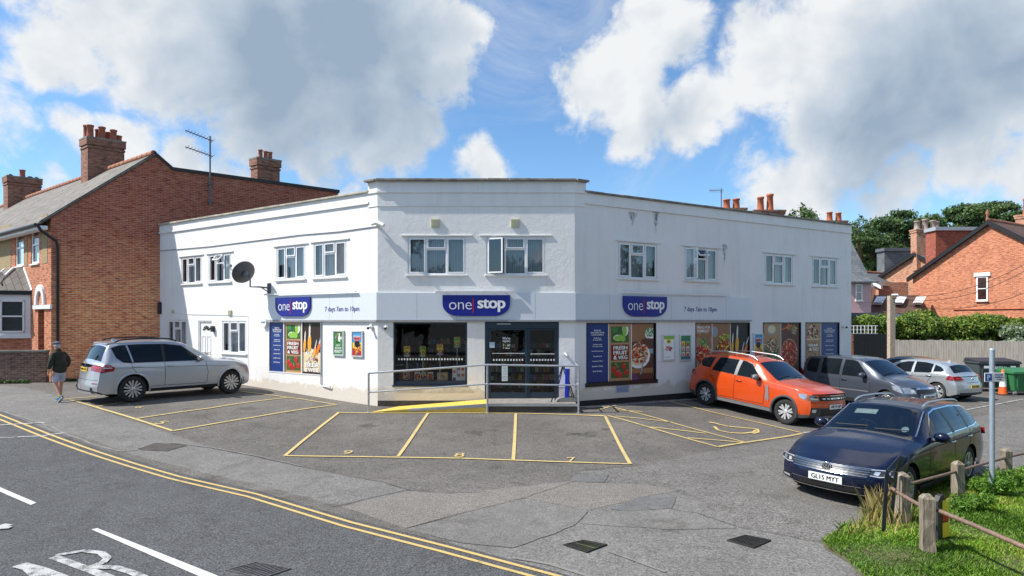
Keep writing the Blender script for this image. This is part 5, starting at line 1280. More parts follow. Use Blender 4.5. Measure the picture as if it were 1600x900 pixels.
# ------------------------------------------------------------------ background houses on the right
def gable_house(name, label, px_ap, Yd, z_ap, hw_l, hw_r, z_el, brk, roofm, depth=9, ddir=(.866,.5), verge=BLACK):
    X = (px_ap-800)/F_PX*Yd; U = Vector((ddir[1], -ddir[0], 0)); D = Vector((ddir[0], ddir[1], 0))    # U: along gable toward the right/near; D: ridge
    M = frame((X, Yd, 0), (U.x, U.y)); root = empty(name, label, 'house', Matrix.Translation((X, Yd, 0)))
    zr = z_ap-(z_ap-z_el)*hw_r/hw_l
    w = MB(M); w.face([(-hw_l,0,-1.),(hw_r,0,-1.),(hw_r,0,zr),(0,0,z_ap),(-hw_l,0,z_el)])
    w.face([(-hw_l,-depth,-1),(-hw_l,0,-1),(-hw_l,0,z_el),(-hw_l,-depth,z_el)]); w.build('wall', brk, root)
    def q(u, y, z): return M @ Vector((u, y, z))
    k = .35; sl = (z_ap-z_el)/hw_l
    r = MB(); quad_uv(r, q(-hw_l-k,-depth,z_el-k*sl+.1), q(-hw_l-k,.3,z_el-k*sl+.1), q(0,.3,z_ap+.1), q(0,-depth,z_ap+.1)); quad_uv(r, q(hw_r+k,-depth,zr-k*sl+.1), q(hw_r+k,.3,zr-k*sl+.1), q(0,.3,z_ap+.1), q(0,-depth,z_ap+.1))
    ro = r.build('roof', roofm, root)
    v = MB(M)
    for sgn, hw_, ze_ in ((-1,hw_l,z_el),(1,hw_r,zr)): v.hexa([(sgn*(hw_+k),.3,ze_-k*sl-.22),(0,.3,z_ap-.22),(0,-.02,z_ap-.22),(sgn*(hw_+k),-.02,ze_-k*sl-.22),(sgn*(hw_+k),.3,ze_-k*sl+.08),(0,.3,z_ap+.08),(0,-.02,z_ap+.08),(sgn*(hw_+k),-.02,ze_-k*sl+.08)])
    v.build('bargeboard', verge, root)
    rt = MB(); s_ = .3
    pts = []
    yy = .3
    while yy > -depth: rt.tube([q(0,yy,z_ap+.13), q(0,yy-.42,z_ap+.13)], [.13,.12], 7); yy -= .45
    rt.build('ridge_tile', RIDGE, ro)
    return root, M, q
def stack(root, mats, base, wx, wy, z0, z1, pots, pm=TERRA, u=(1,0), pr_=.16):
    M = frame((base[0], base[1], 0), u); b = MB(M)
    b.box(-wx/2,wx/2,-wy/2,wy/2,z0,z1-.3); b.box(-wx/2-.06,wx/2+.06,-wy/2-.06,wy/2+.06,z1-.3,z1-.12); b.box(-wx/2-.1,wx/2+.1,-wy/2-.1,wy/2+.1,z1-.12,z1)
    c = b.build('chimney', mats, root); k = MB()
    for du, hh in pots: k.lathe([(pr_,0),(pr_*.9,hh*.15),(pr_*.78,hh*.85),(pr_*.95,hh*.88),(pr_*.95,hh),(pr_*.6,hh)], 12, T=Matrix.Translation(M @ Vector((du,0,z1))))
    k.build('chimney_pot', pm, c); return c
r1, M1, q1 = gable_house('gabled_house', 'orange brick house with a tall gable and one white sash window', 1546, 45, 9.85, 5.26, 5.6, 6.2, BR_RIGHT, CLAYT, 9)
wnx = wu(M1,1526), wu(M1,1544)
window(M1 @ Matrix.Translation((0,.09,0)), (wnx[0], wnx[1], wu(M1,1535,470)[1], wu(M1,1535,432)[1]), 'sash', r1, back=(NETC, full), fr=.09)
b = MB(M1); b.box(wnx[0]-.15, wnx[1]+.15, -.01, .07, wu(M1,1535,432)[1], wu(M1,1535,426)[1]); b.build('lintel', WPAINT, r1)
b = MB(M1); b.tube([(wu(M1,1490),.05,3.45),(wu(M1,1700),.05,3.45)], .04, 6); b.build('wall_pipe', TERRA, r1)
b = MB(); b.lathe([(.1,0),(.06,.3),(.13,.45),(.02,.75)], 8, T=Matrix.Translation(q1(0,.3,9.98))); b.build('finial', RIDGE, r1)
stack(r1, BR_RIGHT2, (41.3, 49.0), 1.9, 1.2, 8.6, 11.0, [(-.55,1.3),(.05,.9),(.55,1.5)], TERRA, (.866,.5), .27)
b = MB(); b.hexa([q1(-3.7,-2.2,6.2),q1(-.1,-2.2,6.2),q1(-.1,-7,6.2),q1(-3.7,-7,6.2),q1(-3.7,-2.2,9.65),q1(-.1,-2.2,9.65),q1(-.1,-7,9.65),q1(-3.7,-7,9.65)])
# tile hung dormer as an axis box seen between the two gables
def dorm(px0, px1, Y, z0, z1, dpt, mat, root, nm, cap=None, u=(1,0)):
    x0=(px0-800)/F_PX*Y; x1=(px1-800)/F_PX*Y; m = MB(); m.box(x0,x1,Y,Y+dpt,z0,z1); o_ = m.build(nm, mat, root)
    m = MB(); m.box(x0-.15,x1+.15,Y-.2,Y+dpt,z1,z1+.28); m.build('flat_roof', cap or LEAD, root); return o_
dorm(1462, 1540, 49.5, 6.6, 9.85, 1.2, TILEHUNG, r1, 'dormer', plain('pale_lead', (.35,.37,.40,1)))
stack(r1, BR_RIGHT2, (36.4,54), 2.2, .8, 7.0, 10.6, [(-.8,.75),(-.1,.9),(.6,.8),(.9,.7)], plain('grey_pots', (.38,.30,.26,1)), (1,0), .26)
r2, M2_, q2 = gable_house('gabled_house', 'smaller brick house with dark bargeboards behind the orange gable', 1430, 54, 8.5, 3.9, 2.6, 6.1, BR_RIGHT2, SLATE2, 7)
dorm(1382, 1452, 57.5, 6.6, 9.1, 1.2, SLATE2, r2, 'slate_dormer')
# lean-to with roof lights
b = MB(); A, B_, C_, D_ = at(1358,489,46), at(1440,489,46), at(1436,461,49), at(1366,461,49); quad_uv(b, A,B_,C_,D_); lt_ = b.build('lean_to_roof', CLAYT, r2)
for x in (1372, 1404, 1434):
    f = MB(); a = [at(x-9,476,46.9), at(x+6,476,46.9), at(x+12,465.5,48.3), at(x-3,465.5,48.3)]; f.hexa(a+[p+Vector((0,-.1,.12)) for p in a]); fo = f.build('roof_light', PVC, lt_)
    f = MB(); a = [at(x-7,475,46.75), at(x+5,475,46.75), at(x+10.5,467,48.1), at(x-2,467,48.1)]; f.face([p+Vector((0,-.03,.06)) for p in a]); f.build('pane', DGLASS, fo)
b = MB(); x0=(1356-800)/F_PX*46.1; x1=(1436-800)/F_PX*46.1; b.box(x0,x1,46.1,46.3,-.8,at(1,489.5,46.1).z); b.build('rear_wall', SILL, r2)
b = MB(); b.box((1360-800)/F_PX*54.5,(1420-800)/F_PX*54.5,54.5,55,-.8,6); b.build('rear_wall', BR_RIGHT2, r2)
# pink house
pk = empty('pink_house', 'pale pink rendered house with a hipped slate roof', 'house', Matrix.Translation(at(1345,560,44)))
PINK = plain('pink_render', (.62,.40,.40,1), .85, var=.06); PY = 44
x0=(1318-800)/F_PX*PY; x1=(1361-800)/F_PX*PY; z1=at(0,440,PY).z
b = MB(); b.box(x0,x1,PY,PY+6,-.8,z1); b.build('wall', PINK, pk)
b = MB(); zr = at(0,416,PY+3).z; quad_uv(b, Vector((x0-.3,PY-.3,z1)),Vector((x1+.35,PY-.3,z1)),Vector((x1-1.6,PY+3,zr)),Vector((x0,PY+3,zr))); b.face([(x1+.35,PY-.3,z1),(x1+.35,PY+6,z1),(x1-1.6,PY+3,zr)]); b.face([(x0-.3,PY-.3,z1-.12),(x1+.35,PY-.3,z1-.12),(x1+.35,PY-.3,z1),(x0-.3,PY-.3,z1)]); b.build('roof', SLATE2, pk)
MP = frame((x0,PY,0),(1,0)); window(MP @ Matrix.Translation((0,.09,0)), ((1336-800)/F_PX*PY-x0,(1347-800)/F_PX*PY-x0,at(0,470,PY).z,at(0,444,PY).z),'sash',pk,fr=.08,back=(NETC,[(0,.5,0,1)]),lintel=False)
b = MB(); b.box(x0,x1+.2,PY-1.0,PY,at(0,497,PY).z,at(0,489,PY).z); b.build('porch_roof', SLATE2, pk)
# second gable behind the pink house with its chimney
r3, M3, q3 = gable_house('gabled_house', 'small brick gable with white bargeboards and a tan chimney behind the pink house', 1338, 56, 6.95, 3.0, 2.0, 5.2, BR_RIGHT2, SLATE2, 6, verge=WPAINT)
stack(r3, BR_RIGHT2, (31.6,57.5), 1.5, .8, 5.5, 8.0, [(-.35,1.0),(.35,1.0)], plain('tan_pots', (.42,.28,.18,1)), (1,0), .22)
# terraces hidden behind the shop : only ridge, chimneys and aerial show
def terrace(px, Y, zc, potsz, lab, w_=1.6, n=2):
    X=(px-800)/F_PX*Y; root = empty('terraced_house', lab, 'house', Matrix.Translation((X,Y,0)), 'terraced houses behind the shop')
    b = MB(); b.box(X-3,X+3,Y+.5,Y+7,-.5,5.2); b.build('wall', BR_RIGHT2, root)
    zr = EYE+(500-352)/F_PX*Y if False else zc-1.0
    b = MB(); quad_uv(b, Vector((X-3.1,Y,5.1)),Vector((X+3.1,Y,5.1)),Vector((X+3.1,Y+3.7,zr-.0)),Vector((X-3.1,Y+3.7,zr))); quad_uv(b, Vector((X+3.1,Y+7.4,5.1)),Vector((X-3.1,Y+7.4,5.1)),Vector((X-3.1,Y+3.7,zr)),Vector((X+3.1,Y+3.7,zr))); b.build('roof', SLATE2, root)
    f = (Y+3.7)/Y; stack(root, BR_CHIM, (X*f,Y+3.7), w_, .9, zr-1.2, zc+.05, potsz, TERRA, (1,0), .25)
    return root
def zat(py, Y): return EYE+(500-py)/F_PX*Y
terrace(1143, 36, zat(328,39.7), [(-.32,.62),(.3,.66)], 'terraced house showing two short pots above the roofline, left of the three', 1.5)
terrace(1198, 38, zat(331,41.7), [(-.42,.95),(.22,1.15)], 'terraced house showing two tall orange pots above the roofline, middle of the three', 2.0)
terrace(1302, 46, zat(347,49.7), [(-.3,.75),(.42,.7)], 'terraced house showing two small pots above the roofline, right of the three', 1.7)
X,Y = at(1127,330,38).x, 38; r_ = empty('tv_aerial', 'small aerial standing above the shaded right wing roof', 'aerial', Matrix.Translation((X,Y,8)))
b = MB(); b.tube([(X,Y,6.5),(X,Y,zat(294,Y))], .03, 6); b.build('mast', LEAD, r_); b = MB(); b.bar((X-.75,Y,zat(298,Y)),(X+.15,Y,zat(297,Y)),.03,.03); 
for k in range(8): b.bar((X-.7+.1*k,Y-.2,zat(298,Y)-.16),(X-.7+.1*k,Y+.1,zat(298,Y)+.16),.015,.015)
b.build('antenna_arm', LEAD, r_)
r_ = empty('tv_aerial', 'small white aerial above the slate dormer', 'aerial', Matrix.Translation(at(1429,380,52))); b = MB(); b.tube([at(1429,388,56),at(1429,366,56)], .04, 6); b.build('mast', WPAINT, r_); b = MB(); b.bar(at(1420,372,56),at(1434,367,56),.05,.05); b.bar(at(1421,367,56),at(1433,374,56),.05,.05); b.build('antenna_arm', WPAINT, r_)

# ------------------------------------------------------------------ foliage
def leafmat(name, cols):
    out_ = []
    for i, c in enumerate(cols):
        m = Mt(name+'_%d' % i); n = m.noise(2.5, 3, .6, m.coord('World')); m.col(m.ramp(n, [(.3, tuple(x*.7 for x in c)+(1,)), (.7, tuple(min(1, x*1.35) for x in c)+(1,))])); m.set(Roughness=.6)
        m.b.inputs['Transmission Weight'].default_value = 0; tl = m.n('ShaderNodeBsdfTranslucent'); tl.inputs['Color'].default_value = tuple(min(1,x*1.6) for x in c)+(1,); ms = m.n('ShaderNodeMixShader'); ms.inputs[0].default_value = .3
        m.l(m.b.outputs[0], ms.inputs[1]); m.l(tl.outputs[0], ms.inputs[2]); m.l(ms.outputs[0], m.out.inputs[0]); out_.append(m.mat)
    return out_
def leaves(name, C, Rr, n, size, mats, parent=None, flatten=1., shell=.55, droop=0., aspect=.55):
    """C: clump centres (k,3), Rr: clump radii (k,3); leaf quads scattered on the clumps"""
    C = np.array(C, float); Rr = np.array(Rr, float); k = len(C)
    wgt = (Rr[:,0]*Rr[:,1]); wgt = wgt/wgt.sum(); idx = rng.choice(k, n, p=wgt)
    d = rng.normal(size=(n,3)); d /= np.linalg.norm(d, axis=1)[:,None]; rad = shell+(1-shell)*rng.random(n); rad *= (.85+.3*rng.random(n))
    P = C[idx]+d*Rr[idx]*rad[:,None]
    nrm = d*.7+rng.normal(size=(n,3))*.6+np.array([0,0,.35*flatten]); nrm /= np.linalg.norm(nrm, axis=1)[:,None]
    t = np.cross(nrm, rng.normal(size=(n,3))); t /= np.linalg.norm(t, axis=1)[:,None]; b = np.cross(nrm, t)
    s = size*(.6+.8*rng.random(n))[:,None]
    q = np.stack([P-t*s, P-b*s*aspect, P+t*s, P+b*s*aspect], 1).reshape(-1,3)
    me = bpy.data.meshes.new(name); me.vertices.add(4*n); me.vertices.foreach_set('co', q.astype(np.float32).ravel())
    me.loops.add(4*n); me.loops.foreach_set('vertex_index', np.arange(4*n, dtype=np.int32)); me.polygons.add(n); me.polygons.foreach_set('loop_start', np.arange(0,4*n,4, dtype=np.int32)); me.polygons.foreach_set('loop_total', np.full(n,4,dtype=np.int32))
    for m in mats: me.materials.append(m)
    mi = np.minimum(len(mats)-1, (rng.random(n)*len(mats)*.75+ (idx*7919 % len(mats))*.35)).astype(np.int32); me.polygons.foreach_set('material_index', mi); me.update(calc_edges=True); me.validate()
    o_ = bpy.data.objects.new(name, me); COL.objects.link(o_)
    if parent: o_.parent = parent; o_.matrix_parent_inverse = root_wm(parent).inverted()
    return o_
PINE = leafmat('pine_needles', [(.028,.058,.022),(.05,.10,.03),(.09,.155,.04),(.13,.19,.05)])
HEDG = leafmat('hedge_leaves', [(.035,.075,.012),(.09,.17,.02),(.16,.25,.03),(.27,.31,.05)])
BUSH = leafmat('pale_leaves', [(.22,.3,.17),(.4,.46,.33),(.10,.17,.06)])
BARK = plain('pine_bark', (.16,.09,.06,1), .95, var=.4, bump=.6)
def pine(px, Y, ztop, zbase, rad, n, label, kind='scots', seed=0):
    random.seed(seed); X=(px-800)/F_PX*Y; root = empty('pine_tree' if kind == 'scots' else 'fir_tree', label, 'tree', Matrix.Translation((X,Y,0)), 'pine trees behind the houses')
    tr = MB(); H = ztop; pts = [(X+math.sin(k*.9+seed)*.25, Y, -1+ (H*.92+1)*k/6) for k in range(7)]; tr.tube(pts, [.42-.055*k for k in range(7)], 8)
    C = []; Rr = []
    if kind == 'scots':
        K = int(15+rad*2.8)
        for k in range(K):
            z = zbase+(ztop-zbase)*(random.random()**.8)*.95; t = random.uniform(0,6.3); f = (z-zbase)/(ztop-zbase); rr = rad*(1-.72*abs(f-.4)**1.15*1.25)*random.uniform(.25,1)
            c = (X+rr*math.cos(t), Y+rr*math.sin(t)*.8, z); C.append(c); q = rad*random.uniform(.17,.33); Rr.append((q*1.3,q*1.2,q*.66))
            tr.tube([(X,Y,z-.9*rr*.5-.3),(X+rr*.5*math.cos(t),Y+rr*.4*math.sin(t),z-.3),c], [.14,.09,.04], 5)
    else:
        for k in range(10):
            f = k/9; z = zbase+(ztop-zbase)*f; rr = rad*(1-f)**.8
            for j in range(max(2, int(7*(1-f))+1)):
                t = random.uniform(0,6.3); C.append((X+rr*.65*math.cos(t),Y+rr*.65*math.sin(t),z-.15*rr)); Rr.append((rr*.45+.12,rr*.45+.12,.28))
    tr.build('trunk', BARK, root); leaves('crown', C, Rr, int(n*.95), .2 if kind == 'scots' else .12, PINE, root, shell=.25)
pine(1252, 60, zat(317,60), zat(350,60), 2.2, 4500, 'small lone fir tip above the shaded right wing roof', 'fir', 3)
pine(1342, 70, zat(334,70), zat(372,70), 2.8, 5200, 'pointed dark fir just right of the shop roof', 'fir', 5)
for i, (px, Y, zt, zb, rd, n, lb) in enumerate([(1362,74,346,440,4.4,13000,'dense dark pine just right of the shop'),(1404,78,331,420,4.4,12000,'open crowned pine with a visible leaning trunk'),(1385,90,365,440,6,13000,'broad dark pine low behind the slate dormer'),(1462,82,340,410,4.0,11000,'dark pine left of the tile hung dormer'),(1500,88,322,385,4.2,11000,'pine rising above the tile hung dormer'),(1530,96,334,390,4.6,10000,'pine behind the apex of the orange gable'),(1556,90,315,370,4.0,9500,'tall pine crown right of the orange gable apex'),(1610,95,322,400,5,9000,'pine cut off at the right edge'),(1440,100,352,430,6,12000,'distant pine filling the gap between the roofs'),(1340,96,372,440,5,9000,'low pine close to the end of the shop wall')]):
    pine(px, Y, zat(zt,Y), zat(zb,Y), rd, n, lb, 'scots', 11+i)
# hedge along the fence
HY = 41.0
def hedge(px0, px1, Y, z0, z1, dp, n, label, mats, seed):
    random.seed(seed); x0=(px0-800)/F_PX*Y; x1=(px1-800)/F_PX*Y; C=[]; Rr=[]; x=x0
    while x < x1: 
        for z in (z0, (z0+z1)/2, z1-.35): C.append((x+random.uniform(-.3,.3), Y+random.uniform(-.4,.4), z+random.uniform(-.15,.22))); q=random.uniform(.45,.7); Rr.append((q,dp/2,q*.8))
        x += .42
    root = empty('hedge', label, 'hedge', Matrix.Translation(((x0+x1)/2,Y,0))); leaves('foliage', C, Rr, n, .085, mats, root, shell=.7)
    s = MB(); s.box(x0,x1,Y-.1,Y+.1,-.5,z1-.5); s.build('stems', BARK, root)
hedge(1352, 1640, 41.2, 1.0, zat(497,41), 1.5, 52000, 'long green and yellow hedge behind the wooden fence', HEDG, 1)
hedge(1330, 1366, 43.0, .3, zat(500,43), 1.2, 9000, 'leafy shrub behind the white trellis', HEDG, 2)
hedge(1580, 1640, 40.2, 1.2, zat(512,40.2), .8, 7000, 'pale flowering shrub at the right end of the fence', BUSH, 4)
# climbing leaves on the gable foot
hedge(1428, 1460, 42.4, 1.5, zat(488,42), .8, 4500, 'loose climbing plant at the foot of the orange gable', HEDG, 6)

# ------------------------------------------------------------------ fence, gate, trellis, post
FY = 39.6
FM = frame(((1398-800)/F_PX*FY, FY, 0), (.95,-.31)); fr0 = empty('wooden_fence', 'weathered grey close board fence along the back of the car park', 'fence', Matrix.Translation((30,FY,-.3)))
x0=0; x1=wu(FM,1700); b = MB(FM); x=x0; zt=zat(531,FY)
xs_ = []
while x < x1: wd=.135; hz_=random.uniform(-.03,.03); b.box(x,x+wd-.012,random.uniform(0,.008),.022,-.6,zt+hz_-.0); x += wd
b.build('boards', FENCEW, fr0)
k = 0; x = x0
while x < x1: b = MB(FM); b.box(x-.06,x+.06,-.14,-.03,-.6,zt+.04); b.build('post', FENCEW, fr0); x += 2.6
b = MB(FM); b.box(x0,x1,.025,.05,-.55,-.30); b.build('gravel_board', FENCEW, fr0)
gt_ = empty('black_gate', 'dark boarded gate between the shop and the fence', 'gate', Matrix.Translation(at(1365,560,36)))
x0=(1334-800)/F_PX*36; x1=(1391-800)/F_PX*36; b = MB(); x = x0
while x < x1: b.box(x,min(x1,x+.118),36,36.03,-.7,zat(522,36)); x += .13
b.build('boards', BLACK, gt_); b = MB(); b.box(x0,x1,36.03,36.09,-.2,-.08); b.box(x0,x1,36.03,36.09,1.3,1.42); b.build('rail', BLACK, gt_)
tl = empty('trellis', 'white wooden trellis above the dark gate', 'trellis', Matrix.Translation(at(1350,510,37))); b = MB(); x0=(1328-800)/F_PX*37; x1=(1372-800)/F_PX*37; za=zat(521,37); zb=zat(509,37)
for z in (za,(za+zb)/2,zb): b.box(x0,x1,37,37.03,z-.025,z+.025)
x = x0
while x < x1: b.box(x-.02,x+.02,36.97,37.0,za,zb); x += .22
b.build('slats', SILL, tl)
b = MB(); b.box(x0,(1345-800)/F_PX*37,37.1,37.4,-.6,zat(523,37)); tag(b.build('brick_pier', BR_RIGHT), 'low orange brick wall end behind the shop corner', 'wall')
ps = empty('wooden_post', 'tall pale square post with a small white camera on top', 'post', Matrix.Translation(at(1395,570,33))); X=at(1395,500,33).x; b = MB(); b.box(X-.14,X+.14,33,33.28,-.7,zat(462,33)); b.build('post', plain('pale_timber', (.42,.34,.26,1), .9, var=.25, bump=.4), ps)
b = MB(); b.tube([(X-.12,32.9,zat(461,33)),(X+.15,32.8,zat(461,33))], .06, 8); b.ball((X+.17,32.8,zat(463,33)), .055, 8); b.build('camera', WPAINT, ps)
for (a, b_, sag, lb_) in ((at(1395,462,33), at(1660,375,30), .9, 'uppermost thin overhead wire crossing the orange gable'), (at(1395,466,33), at(1660,385,30), 1.0, 'second thin overhead wire crossing the orange gable'), (at(1395,472,33), at(1660,430,30), .9, 'lowest thin overhead wire crossing the orange gable'), (at(1395,462,33), at(1340,468,44), .3, 'short thin wire from the wooden post toward the pink house')):
    ov2 = MB(); ov2.tube([a.lerp(b_, t/10)-Vector((0,0,sag*4*(t/10)*(1-t/10))) for t in range(11)], .012, 4)
    tag(ov2.build('overhead_wire', BLACK), lb_, 'wire', 'overhead wires')

# trees across the road behind the viewpoint : they fill the reflections in the glass and car sides
random.seed(21); C=[]; Rr=[]; tb = MB()
for k in range(26):
    x = -34+k*3.4+random.uniform(-1,1); y = -17+random.uniform(-3,2)+(3 if x > 20 else 0); h = random.uniform(8,12.5)
    tb.tube([(x,y,-1),(x+.2,y,h*.6)], [.28,.14], 7)
    for q in range(9): C.append((x+random.uniform(-2,2), y+random.uniform(-1.6,1.6), h*random.uniform(.22,.95))); r_=random.uniform(1.2,2.0); Rr.append((r_,r_,r_*.8))
for k in range(12):
    x = 24+random.uniform(-1,2); y = -12+k*2.3; h = random.uniform(6,9)
    for q in range(6): C.append((x+random.uniform(-1.5,1.5), y+random.uniform(-1.6,1.6), h*random.uniform(.15,.95))); r_=random.uniform(1.1,1.7); Rr.append((r_,r_,r_*.8))
OAK = leafmat('broad_leaves', [(.03,.07,.015),(.05,.10,.02),(.08,.14,.03)])
tb_ = leaves('tree_belt', C, Rr, 60000, .26, OAK, None, shell=.5); tb_['kind'] = 'stuff'; tag(tb_, 'line of leafy trees across the road, seen only in reflections')
tk_ = tb.build('tree_belt_trunks', BARK); tk_['kind'] = 'stuff'
# ------------------------------------------------------------------ cars
def paint(name, c, metal=.0, rough=.28, coat=1., flake=0., spec=.5):
    m = Mt(name); n = m.noise(400, 2, .6)
    m.col(m.ramp(n, [(.35, tuple(x*(1-flake) for x in c[:3])+(1,)), (.65, tuple(min(1,x*(1+flake)) for x in c[:3])+(1,))]))
    d = m.noise(6, 4, .6); m.set(Metallic=metal, Roughness=m.math('ADD', m.math('MULTIPLY', d, .12), rough-.06)); m.b.inputs['Coat Weight'].default_value = coat; m.b.inputs['Coat Roughness'].default_value = .03; m.b.inputs['Specular IOR Level'].default_value = spec
    return m.mat
P_SIL = paint('silver_paint', (.43,.45,.49,1), .5, .33, 1, .06); P_ORG = paint('orange_paint', (.58,.065,.006,1), .05, .26, 1, .05); P_BLU = paint('navy_paint', (.002,.005,.024,1), .0, .22, .45, .1, .35)
P_GRY = paint('grey_paint', (.075,.09,.12,1), .4, .3, .9, .08); P_SL2 = paint('pale_silver_paint', (.42,.46,.49,1), .5, .3, 1, .06); P_BLK = paint('dark_paint', (.02,.012,.012,1), .1, .3)
CHROME = plain('chrome', (.75,.76,.78,1), .12, 1., var=.02); SEAM = plain('panel_gap', (.012,.012,.012,1), .9, var=.05); TYRE = plain('tyre_rubber', (.022,.022,.023,1), .85, var=.25, bump=.3, scale=20)
ALLOY = plain('alloy_wheel', (.50,.51,.53,1), .3, .7, var=.04); ALLOYD = plain('dark_alloy', (.10,.10,.105,1), .35, .6, var=.1); CLAD = plain('grey_cladding', (.055,.055,.058,1), .7, var=.1); CLADL = plain('light_cladding', (.20,.20,.21,1), .5, .2, var=.1)
LAMP = Mt('headlamp_glass'); LAMP.col((.35,.38,.42,1)); LAMP.set(Roughness=.08, Metallic=.55); LAMP.b.inputs['Coat Weight'].default_value = 1; LAMP = LAMP.mat
LAMPD = plain('lamp_shadow', (.03,.035,.04,1), .15); LAMPW = plain('lamp_reflector', (.75,.77,.8,1), .15, .6)  # first one is the dark housing colour of the headlamps
RLAMP = Mt('tail_lamp'); RLAMP.col((.28,.012,.02,1)); RLAMP.set(Roughness=.1); RLAMP.b.inputs['Coat Weight'].default_value = 1; RLAMP = RLAMP.mat
RLAMPL = plain('tail_lamp_bright', (.55,.04,.06,1), .15); PLATE_W = plain('white_plate', (.78,.78,.76,1), .4, var=.02); PLATE_Y = plain('yellow_plate', (.75,.5,.05,1), .4, var=.02); INTER = plain('seat_fabric', (.028,.028,.031,1), .9, var=.3)

def lerp_tab(tab):
    xs = [p[0] for p in tab]; ys = [p[1] for p in tab]
    return lambda x: float(np.interp(x, xs, ys))
def smooth_tab(tab, sig=.05):
    xs = np.linspace(-.3, tab[-1][0]+.3, 900); ys = np.interp(xs, [p[0] for p in tab], [p[1] for p in tab]); dx = xs[1]-xs[0]
    k = np.exp(-.5*(np.arange(-40,41)*dx/sig)**2); k /= k.sum(); yp = np.convolve(np.pad(ys, 40, mode='edge'), k, mode='valid')
    return lambda x: float(np.interp(x, xs, yp))

